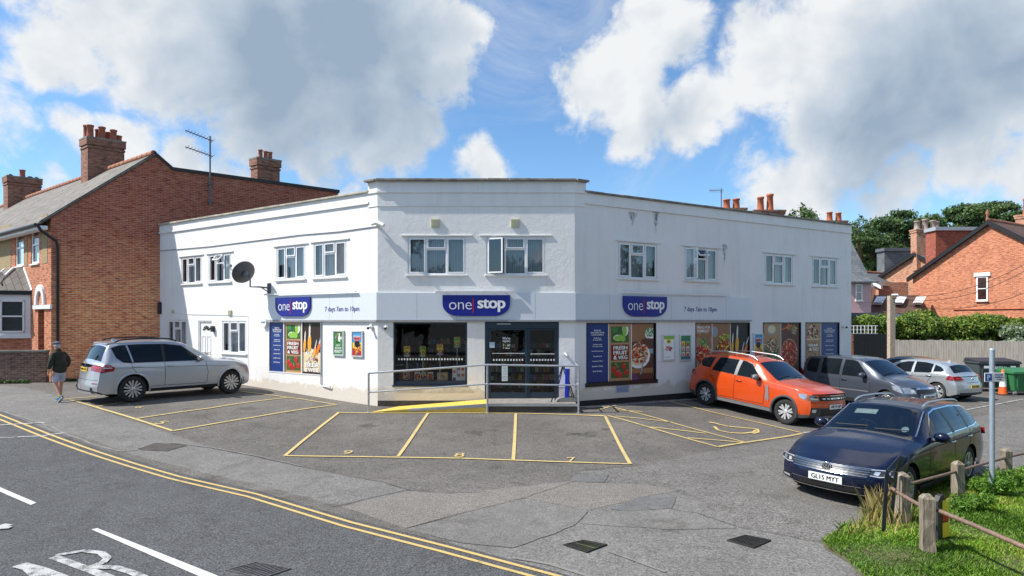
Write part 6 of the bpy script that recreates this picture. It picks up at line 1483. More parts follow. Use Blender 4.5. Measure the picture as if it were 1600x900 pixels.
class Car:
    """x from the front bumper (0) to the rear (L); y left of the car is +; z up. Local frame: forward = +X, origin = wheelbase centre on the ground"""
    def __init__(s, sp, name, label, pos, heading, wheel_z, body, glassm=DGLASS, scale=(1,1,1), group='cars parked around the shop'):
        s.sp = sp; s.zo = 0.; s.L = sp['L']; s.hw0 = sp['W']/2
        s.top = smooth_tab(sp['top'], sp.get('sig', .045)); s.belt = smooth_tab(sp['belt'], .06); s.pw = smooth_tab(sp['plan'], .05); s.rw = smooth_tab(sp['roofw'], .08)
        s.sill = sp['sill']; s.fa = sp['foh']; s.ra = sp['foh']+sp['wb']; s.R = sp['r']
        h = Vector((heading[0], heading[1], 0)).normalized(); l = Vector((-h.y, h.x, 0)); 
        zf = wheel_z[0]; zr = wheel_z[1]; pitch = (zf-zr)/sp['wb']; hx = Vector((h.x, h.y, pitch)).normalized(); roll = wheel_z[2] if len(wheel_z) > 2 else 0.; ly = Vector((l.x, l.y, roll)).normalized(); up = hx.cross(ly)
        M = Matrix.Identity(4)
        for i in range(3): M[i][0]=hx[i]*scale[0]; M[i][1]=ly[i]*scale[1]; M[i][2]=up[i]*scale[2]
        M[0][3], M[1][3], M[2][3] = pos[0], pos[1], (zf+zr)/2
        s.T = M; s.root = empty(name, label, 'car', M, group); s.body_m = body
        s.make(body)
    def loc(s, x, y, z): return (s.fa+s.sp['wb']/2-x, y, z)
    def nose(s, y, z, front=True):
        """x inset of the rounded end at lateral y, height z"""
        sp = s.sp; q = abs(y)/s.hw0; c = sp['cf'] if front else sp['cr']; tab = sp['nz'] if front else sp['rz']
        return c*(q**2.6)+np.interp(z, [p[0] for p in tab], [p[1] for p in tab])
    def warp(s, x, y, z):
        lf = s.sp.get('lf', .9); lr = s.sp.get('lr', .6); xx = x
        if x < lf: xx = x+s.nose(y, z, True)*(1-x/lf)**1.5
        if x > s.L-lr: xx = x-s.nose(y, z, False)*(1-(s.L-x)/lr)**1.5
        # windscreen and hood bow forward along the middle line
        return (xx, y, z)
    def sf(s, x, z):
        """half width of the outer skin"""
        hw = s.pw(x)*s.hw0; zs = s.belt(x)
        if z <= zs:
            t = (z-s.sill)/(zs-s.sill); f = float(np.interp(t, [-.2,0,.12,.3,.5,.72,.88,1.], [.93,.955,.975,.992,1.0,.992,.982,.955])); return hw*f
        zt = s.top(x); re = s.rw(x)*s.hw0; cr = min(s.sp.get('crown', .055), (zt-zs)*.5); ze = zt-cr; dz = max(ze-zs, .004); t = min(1., (z-zs)/dz)
        return hw*.955+(re-hw*.955)*t+.022*math.sin(math.pi*t)*min(1, dz/.3)
    def S(s, x, z, off=0., side=1):    # point on the side skin
        y = s.sf(x, z)+off; X, Y, Z = s.warp(x, y, z); return s.loc(X, side*Y, Z)
    def Fp(s, y, z, off=0., front=True):
        z = z+s.zo; x = s.nose(y, z, front)-off
        return s.loc(x if front else s.L-x, y, z)
    def stations(s):
        sp = s.sp; xs = set(np.round(np.arange(0, s.L+.001, .06), 3)); xs.add(s.L)
        for a in (s.fa, s.ra):
            for k in range(-14, 15): xs.add(round(a+(s.R+.055)*math.sin(k/14*math.pi/2), 4))
        for k in sp['fine']: 
            for q in np.arange(k[0], k[1], .02): xs.add(round(float(q), 3))
        for k in (sp['ws'][0], sp['ws'][1], sp['rs'][0], sp['rs'][1]): xs.add(k)
        xs = sorted(x for x in xs if 0 <= x <= s.L); o = [xs[0]]
        for x in xs[1:]:
            if x-o[-1] > .008 or x in (s.L,): o.append(x)
        return o
    def make(s, body):
        sp = s.sp; b = MB(); xs = s.stations(); rows = []; R_ = s.R+.055
        tl = [0,.06,.13,.22,.34,.46,.58,.7,.8,.88,.95,1.]; tu = [.04,.12,.3,.5,.7,.88,1.]; tc = [.05,.12,.25,.45,.7,1.]
        s.nl, s.nu, s.nc = len(tl), len(tu), len(tc)
        for x in xs:
            zl = s.sill+float(np.interp(x, [0,.25,s.L-.3,s.L], [sp.get('lipf',.04),0,0,sp.get('lipr',.08)]))
            for a in (s.fa, s.ra):
                if abs(x-a) < R_: zl = max(zl, s.R*1.0+math.sqrt(max(0, R_**2-(x-a)**2)))
            zs = s.belt(x); zt = s.top(x); zl = min(zl, zs-.05); re = s.rw(x)*s.hw0; cr = min(sp.get('crown', .055), (zt-zs)*.5); ze = zt-cr
            half = []
            for t in tl: z = zl+(zs-zl)*t; half.append((s.sf(x, z), z))
            for t in tu: z = zs+(ze-zs)*t; half.append((s.sf(x, z) if ze-zs > .01 else s.pw(x)*s.hw0*.955+(re-s.pw(x)*s.hw0*.955)*t, z))
            for t in tc: half.append((re*(1-t), ze+(zt-ze)*(1-(1-t)**2)))
            rows.append([s.loc(*s.warp(x, y, z)) for y, z in half]+[s.loc(*s.warp(x, -y, z)) for y, z in half[-2::-1]])
        n = len(rows[0]); n1 = s.nl+s.nu
        ws, rs = sp['ws'], sp['rs']; xm = [(xs[i]+xs[i+1])/2 for i in range(len(xs)-1)]
        wg = [[], []]
        def mf(i, j):
            jj = min(j, n-2-j); x = xm[i]
            if jj >= n1 and ws[0] < x < ws[1]: return 2
            if jj >= n1 and rs[0] < x < rs[1]: return 3
            if jj >= n1 and ws[0]-.04 < x < ws[0]: return 1
            if jj < sp.get('cladrows', 0): return 1
            return 0
        # split into body and glass
        bb = MB(); bb.v = []; k0 = 0
        flat_v = [p for r in rows for p in r]
        groups = {0: MB(), 2: MB(), 3: MB()}
        for i in range(len(rows)-1):
            for j in range(n-1):
                m = mf(i, j); g = groups[0 if m in (0,1) else m]
                g.f.append((i*n+j, (i+1)*n+j, (i+1)*n+j+1, i*n+j+1)); g.m.append(m if m < 2 else 0); g.sm.append(True); g.uv += [(0,0)]*4
        for g in groups.values():
            used = sorted({i for f in g.f for i in f}); mp = {i: k for k, i in enumerate(used)}; g.v = [flat_v[i] for i in used]; g.f = [tuple(mp[i] for i in f) for f in g.f]
        g = groups[0]
        # end caps
        for front, row in ((True, rows[0]), (False, rows[-1])):
            N_ = s.nl; cap = []
            cols = 14
            for r_ in range(N_):
                p = row[r_]; y0 = p[1]; z = p[2]; line = []
                for c in range(cols+1): y = y0*(1-2*c/cols); q = s.Fp(y, z, 0, front); line.append(q)
                line[0] = p; line[-1] = row[n-1-r_]; cap.append(line)
            # top closing strip
            top = [row[n1-1+k] if False else None for k in range(0)]
            mfc = (lambda i, j: 1 if i < sp.get('capclad', 0) else 0)
            b0 = len(g.v); g.v += [q for line in cap for q in line]
            for r_ in range(N_-1):
                for c in range(cols): g.f.append((b0+r_*(cols+1)+c, b0+(r_+1)*(cols+1)+c, b0+(r_+1)*(cols+1)+c+1, b0+r_*(cols+1)+c+1)); g.m.append(mfc(r_, c)); g.sm.append(True); g.uv += [(0,0)]*4
            arc = row[s.nl-1:n-s.nl+1]
            g.f.append(tuple(range(len(g.v), len(g.v)+len(arc)))); g.v += arc; g.m.append(0); g.sm.append(False); g.uv += [(0,0)]*len(arc)
        s.body = g.build('body', [body, sp.get('clad', CLAD)], s.root, local=True)
        o = groups[2].build('windscreen', CARGL, s.root, local=True); me = o.data; me.flip_normals(); s.orient(me)
        o2 = groups[3].build('rear_window', DGLASS, s.root, local=True)
        # floor, arches, interior
        u = MB(); hw = s.hw0
        u.box(*sorted((s.loc(.35,0,0)[0], s.loc(s.L-.3,0,0)[0])), -hw+.27, hw-.27, s.sill-.02, s.sill+.3)
        for a in (s.fa, s.ra):
            cx = s.loc(a,0,0)[0]
            for sd in (1,-1):
                rr = []
                for k in range(13): t = math.pi*k/12; rr.append([(cx+(R_+.0)*math.cos(t), sd*(hw*.965*s.pw(a)), s.R+(R_)*math.sin(t)), (cx+(R_)*math.cos(t), sd*(hw-.32), s.R+(R_)*math.sin(t))])
                u.grid(rr, sm=False); u.face([p[1] for p in rr]+[(cx-R_, sd*(hw-.32), s.sill), (cx+R_, sd*(hw-.32), s.sill)])
        u.build('underbody', SEAM, s.root, local=True)
        s.interior()
        s.wheels()
        if sp.get('rails'): s.rails(sp['rails'])
        s.trim()
    def orient(s, me):
        # windscreen normals must point outward (up / forward)
        t = sum((p.normal.z*p.area for p in me.polygons))
        if t < 0: me.flip_normals()
    def interior(s):
        sp = s.sp; b = MB(); hw = s.hw0-.16; xw = sp['ws']; zb = s.belt(xw[1])
        d0 = s.loc(xw[0]+.12,0,0)[0]; d1 = s.loc(xw[0]+.75,0,0)[0]; b.box(d1, d0, -hw, hw, zb-.32, zb-.06)
        for sd in (-.37,.37):
            xa = s.loc(xw[0]+1.45,0,0)[0]; 
            b.hexa([(xa-.12,sd-.24,zb-.5),(xa+.05,sd-.24,zb-.5),(xa+.05,sd+.24,zb-.5),(xa-.12,sd+.24,zb-.5),(xa-.24,sd-.21,zb+.1),(xa-.12,sd-.21,zb+.1),(xa-.12,sd+.21,zb+.1),(xa-.24,sd+.21,zb+.1)])
            b.box(xa-.27,xa-.18,sd-.13,sd+.13,zb+.13,zb+.32)
        b.build('seats', INTER, s.root, local=True)
        b = MB(); cx = s.loc(xw[0]+.95,0,0)[0]; cy = -.37; T = Matrix.Translation((cx,cy,zb-.02)) @ Matrix.Rotation(R(-62),4,'Y')
        b.lathe([(.185+.014*math.cos(t), .014*math.sin(t)) for t in [2*math.pi*k/6 for k in range(7)]], 20, T=T); b.bar(T@Vector((-.18,0,0)),T@Vector((.18,0,0)),.05,.02); b.build('steering_wheel', CLAD, s.root, local=True)
        if s.sp.get('blinds', True):
            b = MB(); b.box(s.loc(xw[1]+.5,0,0)[0]-.8, s.loc(xw[1]+.5,0,0)[0]-.78, -hw, hw, zb-.4, zb+.3) 
            b.build('rear_bench', INTER, s.root, local=True)
    def wheels(s):
        sp = s.sp; r = s.R; tw = sp.get('tw', .225); rr = sp.get('rim', r*.66)
        for a, sd, nm in ((s.fa,1,0),(s.fa,-1,0),(s.ra,1,0),(s.ra,-1,0)):
            cx = s.loc(a,0,0)[0]; yo = sd*(s.hw0*s.pw(a)*.975); T = Matrix.Translation((cx, yo, r)) @ Matrix.Rotation(R(90)*(-sd), 4, 'X')
            # axis z of T points outward
            b = MB(); b.lathe([(rr*.98,-.02),(rr+.012,-.012),(r*.9,-.003),(r*.965,-.015),(r,-.045),(r,-tw+.045),(r*.96,-tw+.012),(rr,-tw+.02),(rr*.9,-tw+.05)], 36, T=T)
            wv_ = b.build('wheel', TYRE, s.root, local=True, smooth=True)
            b = MB(); b.lathe([(rr,-.016),(rr*.955,-.008),(rr*.93,-.02),(rr*.9,-.10)], 36, T=T, m=sp.get('ring', 0)); b.lathe([(rr*.9,-.10),(.02,-.10)], 24, T=T, m=1)
            b.lathe([(.062,-.035),(.058,-.012),(.045,-.006),(.001,-.006)], 16, T=T, m=0); b.lathe([(.135,-.095),(.13,-.085),(.02,-.085)], 20, T=T, m=1)
            ns = sp.get('spokes', 5); dbl = sp.get('double', True)
            for k in range(ns):
                t0 = 2*math.pi*k/ns+(.3 if a == s.fa else .9)
                for dt in ((-.17,.17) if dbl else (0,)):
                    ti = t0+dt*.35; to = t0+dt*(1.25 if ns < 8 else .8); wi, wo = .016 if dbl else .022, (.026 if dbl else .04)
                    A = [(.045*math.cos(ti),.045*math.sin(ti)), (rr*.94*math.cos(to),rr*.94*math.sin(to))]; nrm = Vector((-math.sin((ti+to)/2), math.cos((ti+to)/2)))
                    pts = [(A[0][0]-nrm.x*wi,A[0][1]-nrm.y*wi),(A[0][0]+nrm.x*wi,A[0][1]+nrm.y*wi),(A[1][0]+nrm.x*wo,A[1][1]+nrm.y*wo),(A[1][0]-nrm.x*wo,A[1][1]-nrm.y*wo)]
                    lo = [T @ Vector((x,y,-.075)) for x,y in pts]; hi = [T @ Vector((pts[0][0],pts[0][1],-.018)), T @ Vector((pts[1][0],pts[1][1],-.018)), T @ Vector((pts[2][0],pts[2][1],-.012)), T @ Vector((pts[3][0],pts[3][1],-.012))]; b.hexa(lo+hi, 0)
            b.build('rim', [sp.get('rimm', ALLOY), sp.get('rimb', SEAM)], wv_, local=True)
    def side_poly(s, pts, off, m, side, mb, cell=.09):
        P = list(pts); P = P if area(P) > 0 else P[::-1]
        for C in cellclip(P, cell): mb.face([s.S(x, z, off, side) for x, z in C], m, uv=[(0,0)]*len(C))
    def side_line(s, pts, w, off, m, side, mb):
        for a, b in zip(pts[:-1], pts[1:]):
            d = Vector((b[0]-a[0], b[1]-a[1])); n_ = max(1, int(d.length/.08)); d.normalize(); nn = Vector((-d.y, d.x))*w/2
            for k in range(n_):
                p = (a[0]+(b[0]-a[0])*k/n_, a[1]+(b[1]-a[1])*k/n_); q = (a[0]+(b[0]-a[0])*(k+1)/n_, a[1]+(b[1]-a[1])*(k+1)/n_)
                mb.face([s.S(p[0]-nn.x,p[1]-nn.y,off,side), s.S(q[0]-nn.x,q[1]-nn.y,off,side), s.S(q[0]+nn.x,q[1]+nn.y,off,side), s.S(p[0]+nn.x,p[1]+nn.y,off,side)], m, uv=[(0,0)]*4)
    def end_poly(s, pts, off, m, mb, front=True, cell=.08):
        P = list(pts); P = P if area(P) > 0 else P[::-1]
        for C in cellclip(P, cell): mb.face([s.Fp(y, z, off, front) for y, z in C], m, uv=[(0,0)]*len(C))
    def mirror_pts(s, pts): return [(-y, z) for y, z in pts]
    def rails(s, cfg):
        x0, x1, m, hgt = cfg
        for sd in (1,-1):
            b = MB(); pts = []
            for k in range(13):
                x = x0+(x1-x0)*k/12; y = s.rw(x)*s.hw0*.93; z = s.top(x)-.012+hgt*min(1, math.sin(math.pi*k/12)*3.2)**.8; pts.append(s.loc(x, sd*y, z))
            b.tube(pts, .021, 8); b.build('roof_rail', m, s.root, local=True)
    def trim(s):
        sp = s.sp
        for sd in (1,-1):
            # side glass over a trim outline
            for grp_ in sp['glass']:
                pts = grp_['p']; cx = sum(p[0] for p in pts)/len(pts); cz = sum(p[1] for p in pts)/len(pts)
                if grp_.get('trim') is not None:
                    t = MB(); e = grp_.get('e', .022); s.side_poly([(cx+(x-cx)*(1+e/max(.08,abs(x-cx))*1.0), cz+(z-cz)*(1+e/max(.08,abs(z-cz))*1.0)) for x, z in pts], .004, 0, sd, t); t.build('window_trim', grp_['trim'], s.root, local=True)
                g = MB(); s.side_poly(pts, .008, 0, sd, g); g.build('side_window', DGLASS, s.root, local=True)
            for pil in sp.get('pillars', []):
                g = MB(); s.side_poly(pil[0], .011, 0, sd, g); g.build('pillar_trim', pil[1], s.root, local=True)
            g = MB()
            for line in sp['seams']: s.side_line(line, .012, .003, 0, sd, g)
            g.build('panel_gap', SEAM, s.root, local=True)
            for line in sp.get('creases', []):
                g = MB(); s.side_line(line[0], line[1], .006, 0, sd, g); g.build('side_moulding', line[2], s.root, local=True)
            for (x, z) in sp['handles']:
                g = MB(); pts = [s.S(x-.10, z, .012, sd), s.S(x-.05, z+.004, .035, sd), s.S(x+.05, z+.004, .035, sd), s.S(x+.10, z, .012, sd)]; g.tube(pts, .014, 6); g.build('door_handle', sp.get('handle_m', s.body_m), s.root, local=True)
            if sp.get('arch'):
                for a in (s.fa, s.ra):
                    g = MB(); rows = []
                    for k in range(25):
                        t = R(-14)+R(208)*k/24; r1, r2 = s.R+.048, s.R+.048+sp['arch'][1]; z1 = s.R+r1*math.sin(t); z2 = s.R+r2*math.sin(t); x1_ = a+r1*math.cos(t); x2_ = a+r2*math.cos(t)
                        rows.append([s.S(x1_, z1, .0, sd), s.S(x1_, z1, .028, sd), s.S(x2_, z2, .018, sd), s.S(x2_, z2, .0, sd)])
                    g.grid(rows); g.build('wheel_arch', sp['arch'][0], s.root, local=True)
            # sill strip
            if sp.get('sill_m'):
                g = MB(); s.side_poly([(s.fa+s.R+.07, s.sill), (s.ra-s.R-.07, s.sill), (s.ra-s.R-.07, s.sill+.09), (s.fa+s.R+.07, s.sill+.09)], .014, 0, sd, g); g.build('sill_strip', sp['sill_m'], s.root, local=True)
            # mirror
            mx_, mz = sp['mirror']; y = s.sf(mx_, mz)
            g = MB(); c = Vector(s.loc(mx_, sd*(y+.13), mz+.05)); g.ball(c, (.085,.125,.085), 12, 0); g.tube([s.loc(mx_, sd*(y-.01), mz-.02), s.loc(mx_, sd*(y+.09), mz+.0)], .03, 6, 1)
            mo = g.build('door_mirror', [sp.get('mirror_m', s.body_m), BLKPL], s.root, local=True, smooth=True)
            g = MB(); g.face([c+Vector((-.075, dy, dz)) for dy, dz in ((-.1,-.055),(.1,-.055),(.1,.06),(-.1,.06))]); g.build('mirror_glass', LAMP, mo, local=True)
        # wipers
        g = MB(); x0, x1 = sp['ws']
        for y0, y1 in ((-.55,-.02),(.1,.6)):
            pts = []
            for k in range(6): y = y0+(y1-y0)*k/5; xx = x0+.05+.05*k/5; pts.append(s.loc(*s.warp(xx, y, s.top(xx)+.02)))
            g.tube(pts, .009, 4)
        g.build('wiper', BLKPL, s.root, local=True)
    # ---- lamps, plates
    def lamp_front(s, front_pts, side_pts, mat, inner=(), name='headlight', front=True, off=.006):
        for sd in (1,-1):
            g = MB(); s.end_poly([(sd*y, z) for y, z in front_pts], off, 0, g, front)
            if side_pts: s.side_poly(side_pts, off, 0, sd, g)
            lo = g.build(name, mat, s.root, local=True)
            for (pts, m, o2) in inner:
                h = MB(); s.end_poly([(sd*y, z) for y, z in pts], off+o2, 0, h, front); h.build('lamp_detail', m, lo, local=True)
    def strip(s, pts, m, name, off=.01, front=True):
        g = MB(); s.end_poly(pts, off, 0, g, front); return g.build(name, m, s.root, local=True)
    def plate(s, z, text, m, front=True, w=.52, y=0., h=.112, off=.022):
        g = MB(); zz = z; x_ = s.Fp(y+w*.45, z, off, front)[0]; x_ = max(x_, s.Fp(y, z, off, front)[0]) if front else min(x_, s.Fp(y, z, off, front)[0]); d = 1 if front else -1
        z = z+s.zo
        g.hexa([(x_-.02*d,y-w/2,z-h/2),(x_,y-w/2,z-h/2),(x_,y+w/2,z-h/2),(x_-.02*d,y+w/2,z-h/2),(x_-.02*d,y-w/2,z+h/2),(x_,y-w/2,z+h/2),(x_,y+w/2,z+h/2),(x_-.02*d,y+w/2,z+h/2)])
        po = g.build('number_plate', m, s.root, local=True)
        g = MB(); g.text(text, 0, 0, 0, w=w*.82, h=h*.64, bold=.03, flat=lambda p: (x_+(.003+p[2])*d, y+p[0]*d, z+p[1])); g.build('plate_text', BLACK, po, local=True)
    def antenna(s, x):
        g = MB(); z = s.top(x); g.hexa([s.loc(x-.08,-.02,z-.01),s.loc(x+.09,-.03,z-.01),s.loc(x+.09,.03,z-.01),s.loc(x-.08,.02,z-.01),s.loc(x+.03,-.006,z+.06),s.loc(x+.08,-.008,z+.06),s.loc(x+.08,.008,z+.06),s.loc(x+.03,.006,z+.06)]); g.build('roof_antenna', s.body_m, s.root, local=True)
def wz(pos, h, wb, z=None):
    hh = Vector((h[0],h[1])).normalized(); a = (pos[0]+hh.x*wb/2, pos[1]+hh.y*wb/2); b = (pos[0]-hh.x*wb/2, pos[1]-hh.y*wb/2)
    l = (-hh.y*.8, hh.x*.8); roll = (gz(pos[0]+l[0], pos[1]+l[1])-gz(pos[0]-l[0], pos[1]-l[1]))/1.6
    return (gz(*a)+.0, gz(*b)+.0, roll)

# ---------------- navy estate (hero)
sp = dict(L=4.77, W=1.83, wb=2.79, foh=.88, r=.325, sill=.21, rim=.222, tw=.225, spokes=5, double=True,
 top=[(0,.635),(.10,.685),(.5,.81),(1.0,.91),(1.42,.985),(1.55,1.045),(2.25,1.425),(2.6,1.47),(3.3,1.475),(4.0,1.44),(4.25,1.40),(4.42,1.20),(4.62,.99),(4.72,.95),(4.77,.93)],
 belt=[(0,.60),(.15,.645),(.6,.775),(1.35,.90),(1.8,.93),(3.6,.985),(4.5,.99),(4.7,.93),(4.77,.90)],
 plan=[(0,.90),(.12,.945),(.5,.985),(1.0,1.),(3.9,1.),(4.4,.975),(4.77,.92)], roofw=[(0,.84),(.6,.80),(1.4,.80),(1.6,.79),(2.2,.665),(2.6,.655),(3.8,.65),(4.25,.64),(4.6,.78),(4.77,.86)],
 cf=.34, cr=.16, lf=1.1, nz=[(.12,.10),(.24,.03),(.39,.0),(.50,.012),(.56,.05),(.66,.10),(.80,.2)], rz=[(.2,.05),(.5,0),(.7,.02),(.95,.08)],
 fine=[(0,.2),(1.4,2.3),(4.2,4.77)], ws=(1.50,2.22), rs=(4.28,4.58), crown=.05, rails=(2.35,4.1,GALV,.034), sig=.035,
 glass=[dict(p=[(1.82,.965),(2.35,1.325),(2.62,1.375),(3.4,1.385),(4.02,1.345),(4.30,1.245),(4.22,1.06),(4.0,1.03)], trim=CHROME, e=.014)],
 pillars=[([(2.84,.985),(2.93,.987),(2.90,1.38),(2.80,1.378)], BLACK), ([(3.60,1.01),(3.66,1.012),(3.70,1.37),(3.64,1.375)], BLACK)],
 seams=[[(1.72,.86),(1.66,.60),(1.68,.26)],[(2.86,.955),(2.87,.6),(2.86,.26)],[(3.70,.985),(3.66,.78),(3.52,.55),(3.40,.36)],[(1.68,.26),(3.40,.27)]],
 creases=[([(.9,.80),(2.0,.835),(4.3,.88)],.006,SEAM)], handles=[(2.72,.845),(3.58,.865)], handle_m=CHROME, mirror=(1.92,.955), sill_m=SEAM)
hd = Vector((-.79,-.612)).normalized(); fc = Vector((4.98,9.78)); ctr = fc-hd*(sp['foh']+sp['wb']/2)
print('passat', ctr)
c1 = Car(sp, 'estate_car', 'dark blue estate car parked nearest, facing the road beside the grass', ctr, hd, wz(ctr, hd, 2.79), P_BLU)
c1.zo = -.065
# grille with chrome slats
c1.strip([(-.56,.575),(.56,.575),(.60,.70),(-.60,.70)], BLACK, 'grille', .006)
for z in (.582,.616,.650,.684,.702): c1.strip([(-.575-(z-.58)*.3,z-.003),(.575+(z-.58)*.3,z-.003),(.58+(z-.58)*.3,z+.003),(-.58-(z-.58)*.3,z+.003)], CHROME, 'grille_slat', .017)
c1.lamp_front([(.585,.595),(.72,.58),(.915,.615),(.90,.70),(.62,.70)], [(.10,.535),(.42,.60),(.46,.64),(.1,.65)], LAMPD, [([(.60,.685),(.9,.69),(.9,.70),(.61,.699)],LAMPW,.004), ([(.60,.600),(.72,.588),(.9,.617),(.9,.626),(.72,.600),(.61,.61)],LAMPW,.004), ([(.64,.625),(.70,.61),(.72,.665),(.66,.67)],LAMPW,.006), ([(.76,.62),(.83,.625),(.83,.675),(.77,.675)],LAMP,.006)], off=.007)
c1.strip([(-.50,.315),(.50,.315),(.46,.395),(-.46,.395)], BLACK, 'lower_intake', .006)
for sd in (1,-1):
    c1.strip([(sd*.63,.30),(sd*.86,.33),(sd*.84,.40),(sd*.60,.40)], BLACK, 'fog_lamp_recess', .006); c1.strip([(sd*.66,.345),(sd*.82,.355),(sd*.80,.38),(sd*.66,.375)], LAMPW, 'fog_lamp', .012)
c1.strip([(-.86,.285),(.86,.285),(.87,.298),(-.87,.298)], CHROME, 'bumper_chrome', .012); c1.strip([(-.60,.405),(.60,.405),(.60,.412),(-.60,.412)], CHROME, 'bumper_chrome', .012)
c1.plate(.475, 'GL15 MYT', PLATE_W)
g = MB(); fx = c1.Fp(0,.645,.03)[0]
T = Matrix.Translation((fx,0,.583)) @ Matrix.Rotation(R(90),4,'Y'); g.lathe([(.075,-.02),(.075,.006),(.063,.010),(.060,.004),(.001,.004)], 24, T=T, mf=lambda i,j: 0 if i < 3 else 1)
def vbar(a, b, wd=.009):
    a = (a[0], a[1]-.065); b = (b[0], b[1]-.065)
    g.hexa([(fx+.004,a[0]-wd,a[1]),(fx+.004,a[0]+wd,a[1]),(fx+.004,b[0]+wd,b[1]),(fx+.004,b[0]-wd,b[1]),(fx+.013,a[0]-wd,a[1]),(fx+.013,a[0]+wd,a[1]),(fx+.013,b[0]+wd,b[1]),(fx+.013,b[0]-wd,b[1])])
for sg in (1,-1): vbar((sg*.024,.708),(sg*.002,.658),.006); vbar((sg*.048,.69),(sg*.022,.596),.006); vbar((sg*.022,.596),(sg*.002,.645),.006)
g.build('badge', [CHROME, BLKPL], c1.root, local=True)
g = MB(); 
def wsp(x, y, o=.0): return c1.loc(*c1.warp(x, y, c1.top(x)+o))
def on_screen(name, xa, xb, ya, yb, mat, off=.006):
    q = MB(); rows = [[tuple(Vector(c1.loc(*c1.warp(x, y, c1.scr(x, y))))+Vector((off*.5,0,off))) for y in np.linspace(ya, yb, 5)] for x in np.linspace(xa, xb, 4)]; q.grid(rows, sm=False); return q.build(name, mat, c1.root, local=True)
def scr(s, x, y):
    zt = s.top(x); zs = s.belt(x); cr_ = min(s.sp.get('crown',.055), (zt-zs)*.5); re = s.rw(x)*s.hw0; t = 1-abs(y)/re; return zt-cr_+cr_*(1-(1-t)**2)
Car.scr = scr
on_screen('windscreen_sticker', 1.97, 2.10, -.42, -.05, plain('pale_card_sheet', (.72,.72,.66,1), .7), -.012)
g = MB(); cxs = (1.70, .52); rows = []
pts = [tuple(Vector(c1.loc(*c1.warp(cxs[0]+.07*math.cos(t), cxs[1]+.055*math.sin(t), c1.scr(cxs[0]+.07*math.cos(t), cxs[1]+.055*math.sin(t)))))+Vector((-.004,0,-.008))) for t in [2*math.pi*k/14 for k in range(14)]]; g.face(pts); g.build('permit_disc', plain('permit_paper', (.62,.66,.66,1), .7, var=.2, scale=60), c1.root, local=True)
# chrome strip round the windscreen edge
for sd in (1,-1):
    g = MB(); pts = []
    for x in np.linspace(1.56, 2.24, 8): cr_=min(.05,(c1.top(x)-c1.belt(x))*.5); pts.append(c1.loc(*c1.warp(x, sd*(c1.rw(x)*c1.hw0+.004), c1.top(x)-cr_+.006)))
    g.tube(pts, .012, 5); g.build('pillar_trim', CHROME, c1.root, local=True)
c1.zo = 0.
c1.lamp_front([(.5,.80),(.88,.80),(.88,.92),(.5,.92)], [(4.45,.80),(4.72,.80),(4.72,.92),(4.5,.92)], RLAMP, name='tail_light', front=False)
c1.antenna(3.9)

# ---------------- silver SUV
sp = dict(L=4.86, W=1.93, wb=2.93, foh=.88, r=.375, sill=.27, rim=.262, tw=.27, spokes=7, double=True, 
 top=[(0,.92),(.10,1.0),(.5,1.09),(1.1,1.14),(1.34,1.165),(1.46,1.22),(2.28,1.67),(2.7,1.735),(3.4,1.75),(4.1,1.715),(4.38,1.67),(4.52,1.5),(4.72,1.17),(4.80,1.12),(4.86,1.08)],
 belt=[(0,.87),(.2,.94),(.7,1.03),(1.4,1.085),(3.0,1.10),(4.3,1.13),(4.6,1.13),(4.86,1.0)],
 plan=[(0,.86),(.15,.92),(.5,.97),(1.0,.99),(3.9,1.),(4.4,.985),(4.86,.90)], roofw=[(0,.78),(.6,.8),(1.5,.79),(2.4,.68),(2.8,.66),(4.0,.65),(4.35,.64),(4.7,.76),(4.86,.82)],
 cf=.34, cr=.20, lf=1.0, nz=[(.2,.12),(.4,.02),(.6,0),(.8,.05),(.95,.14)], rz=[(.25,.02),(.5,0),(.62,.03),(.9,.07),(1.1,.12)],
 fine=[(0,.2),(1.35,2.4),(4.3,4.86)], ws=(1.42,2.26), rs=(4.44,4.70), crown=.05, rails=(2.5,4.2,BLACK,.055), sig=.04,
 glass=[dict(p=[(1.80,1.125),(1.93,1.22),(2.42,1.55),(2.9,1.61),(3.6,1.615),(4.1,1.59),(4.32,1.52),(4.22,1.28),(4.06,1.15),(3.9,1.13)], trim=BLACK, e=.018)],
 pillars=[([(2.93,1.12),(3.0,1.12),(3.0,1.62),(2.90,1.61)], BLACK), ([(3.80,1.13),(3.84,1.135),(3.95,1.60),(3.90,1.61)], P_SIL)],
 seams=[[(1.72,1.07),(1.66,.75),(1.70,.42)],[(2.95,1.10),(2.94,.75),(2.95,.42)],[(3.86,1.12),(3.82,.95),(3.66,.74),(3.52,.55)],[(1.70,.42),(3.4,.43)]],
 creases=[([(.95,.90),(2.0,.955),(3.4,.97),(4.6,1.0)],.006,SEAM)], handles=[(2.78,.985),(3.68,1.0)], mirror=(1.92,1.13), mirror_m=P_SIL, sill_m=SEAM, arch=(P_SIL,.05), rimm=ALLOY, ring=1)
rearw = Vector((-11.05,17.8)); h2 = Vector((1.86,2.22)).normalized(); ln = Vector((-h2.y,h2.x)); ctr = rearw+h2*2.93/2+ln*.83
c2 = Car(sp, 'large_suv', 'silver four by four parked nose-in beside the left wing', ctr, h2, wz(ctr, h2, 2.93), P_SIL, scale=(.98,1,1.02))
c2.lamp_front([(.46,.92),(.90,.88),(.90,1.06),(.60,1.08),(.46,1.05)], [(4.34,.90),(4.84,.86),(4.84,1.08),(4.48,1.09),(4.28,1.0)], RLAMP, [([(.45,1.0),(.8,.99),(.8,1.02),(.45,1.02)],RLAMPL,.003)], name='tail_light', front=False)
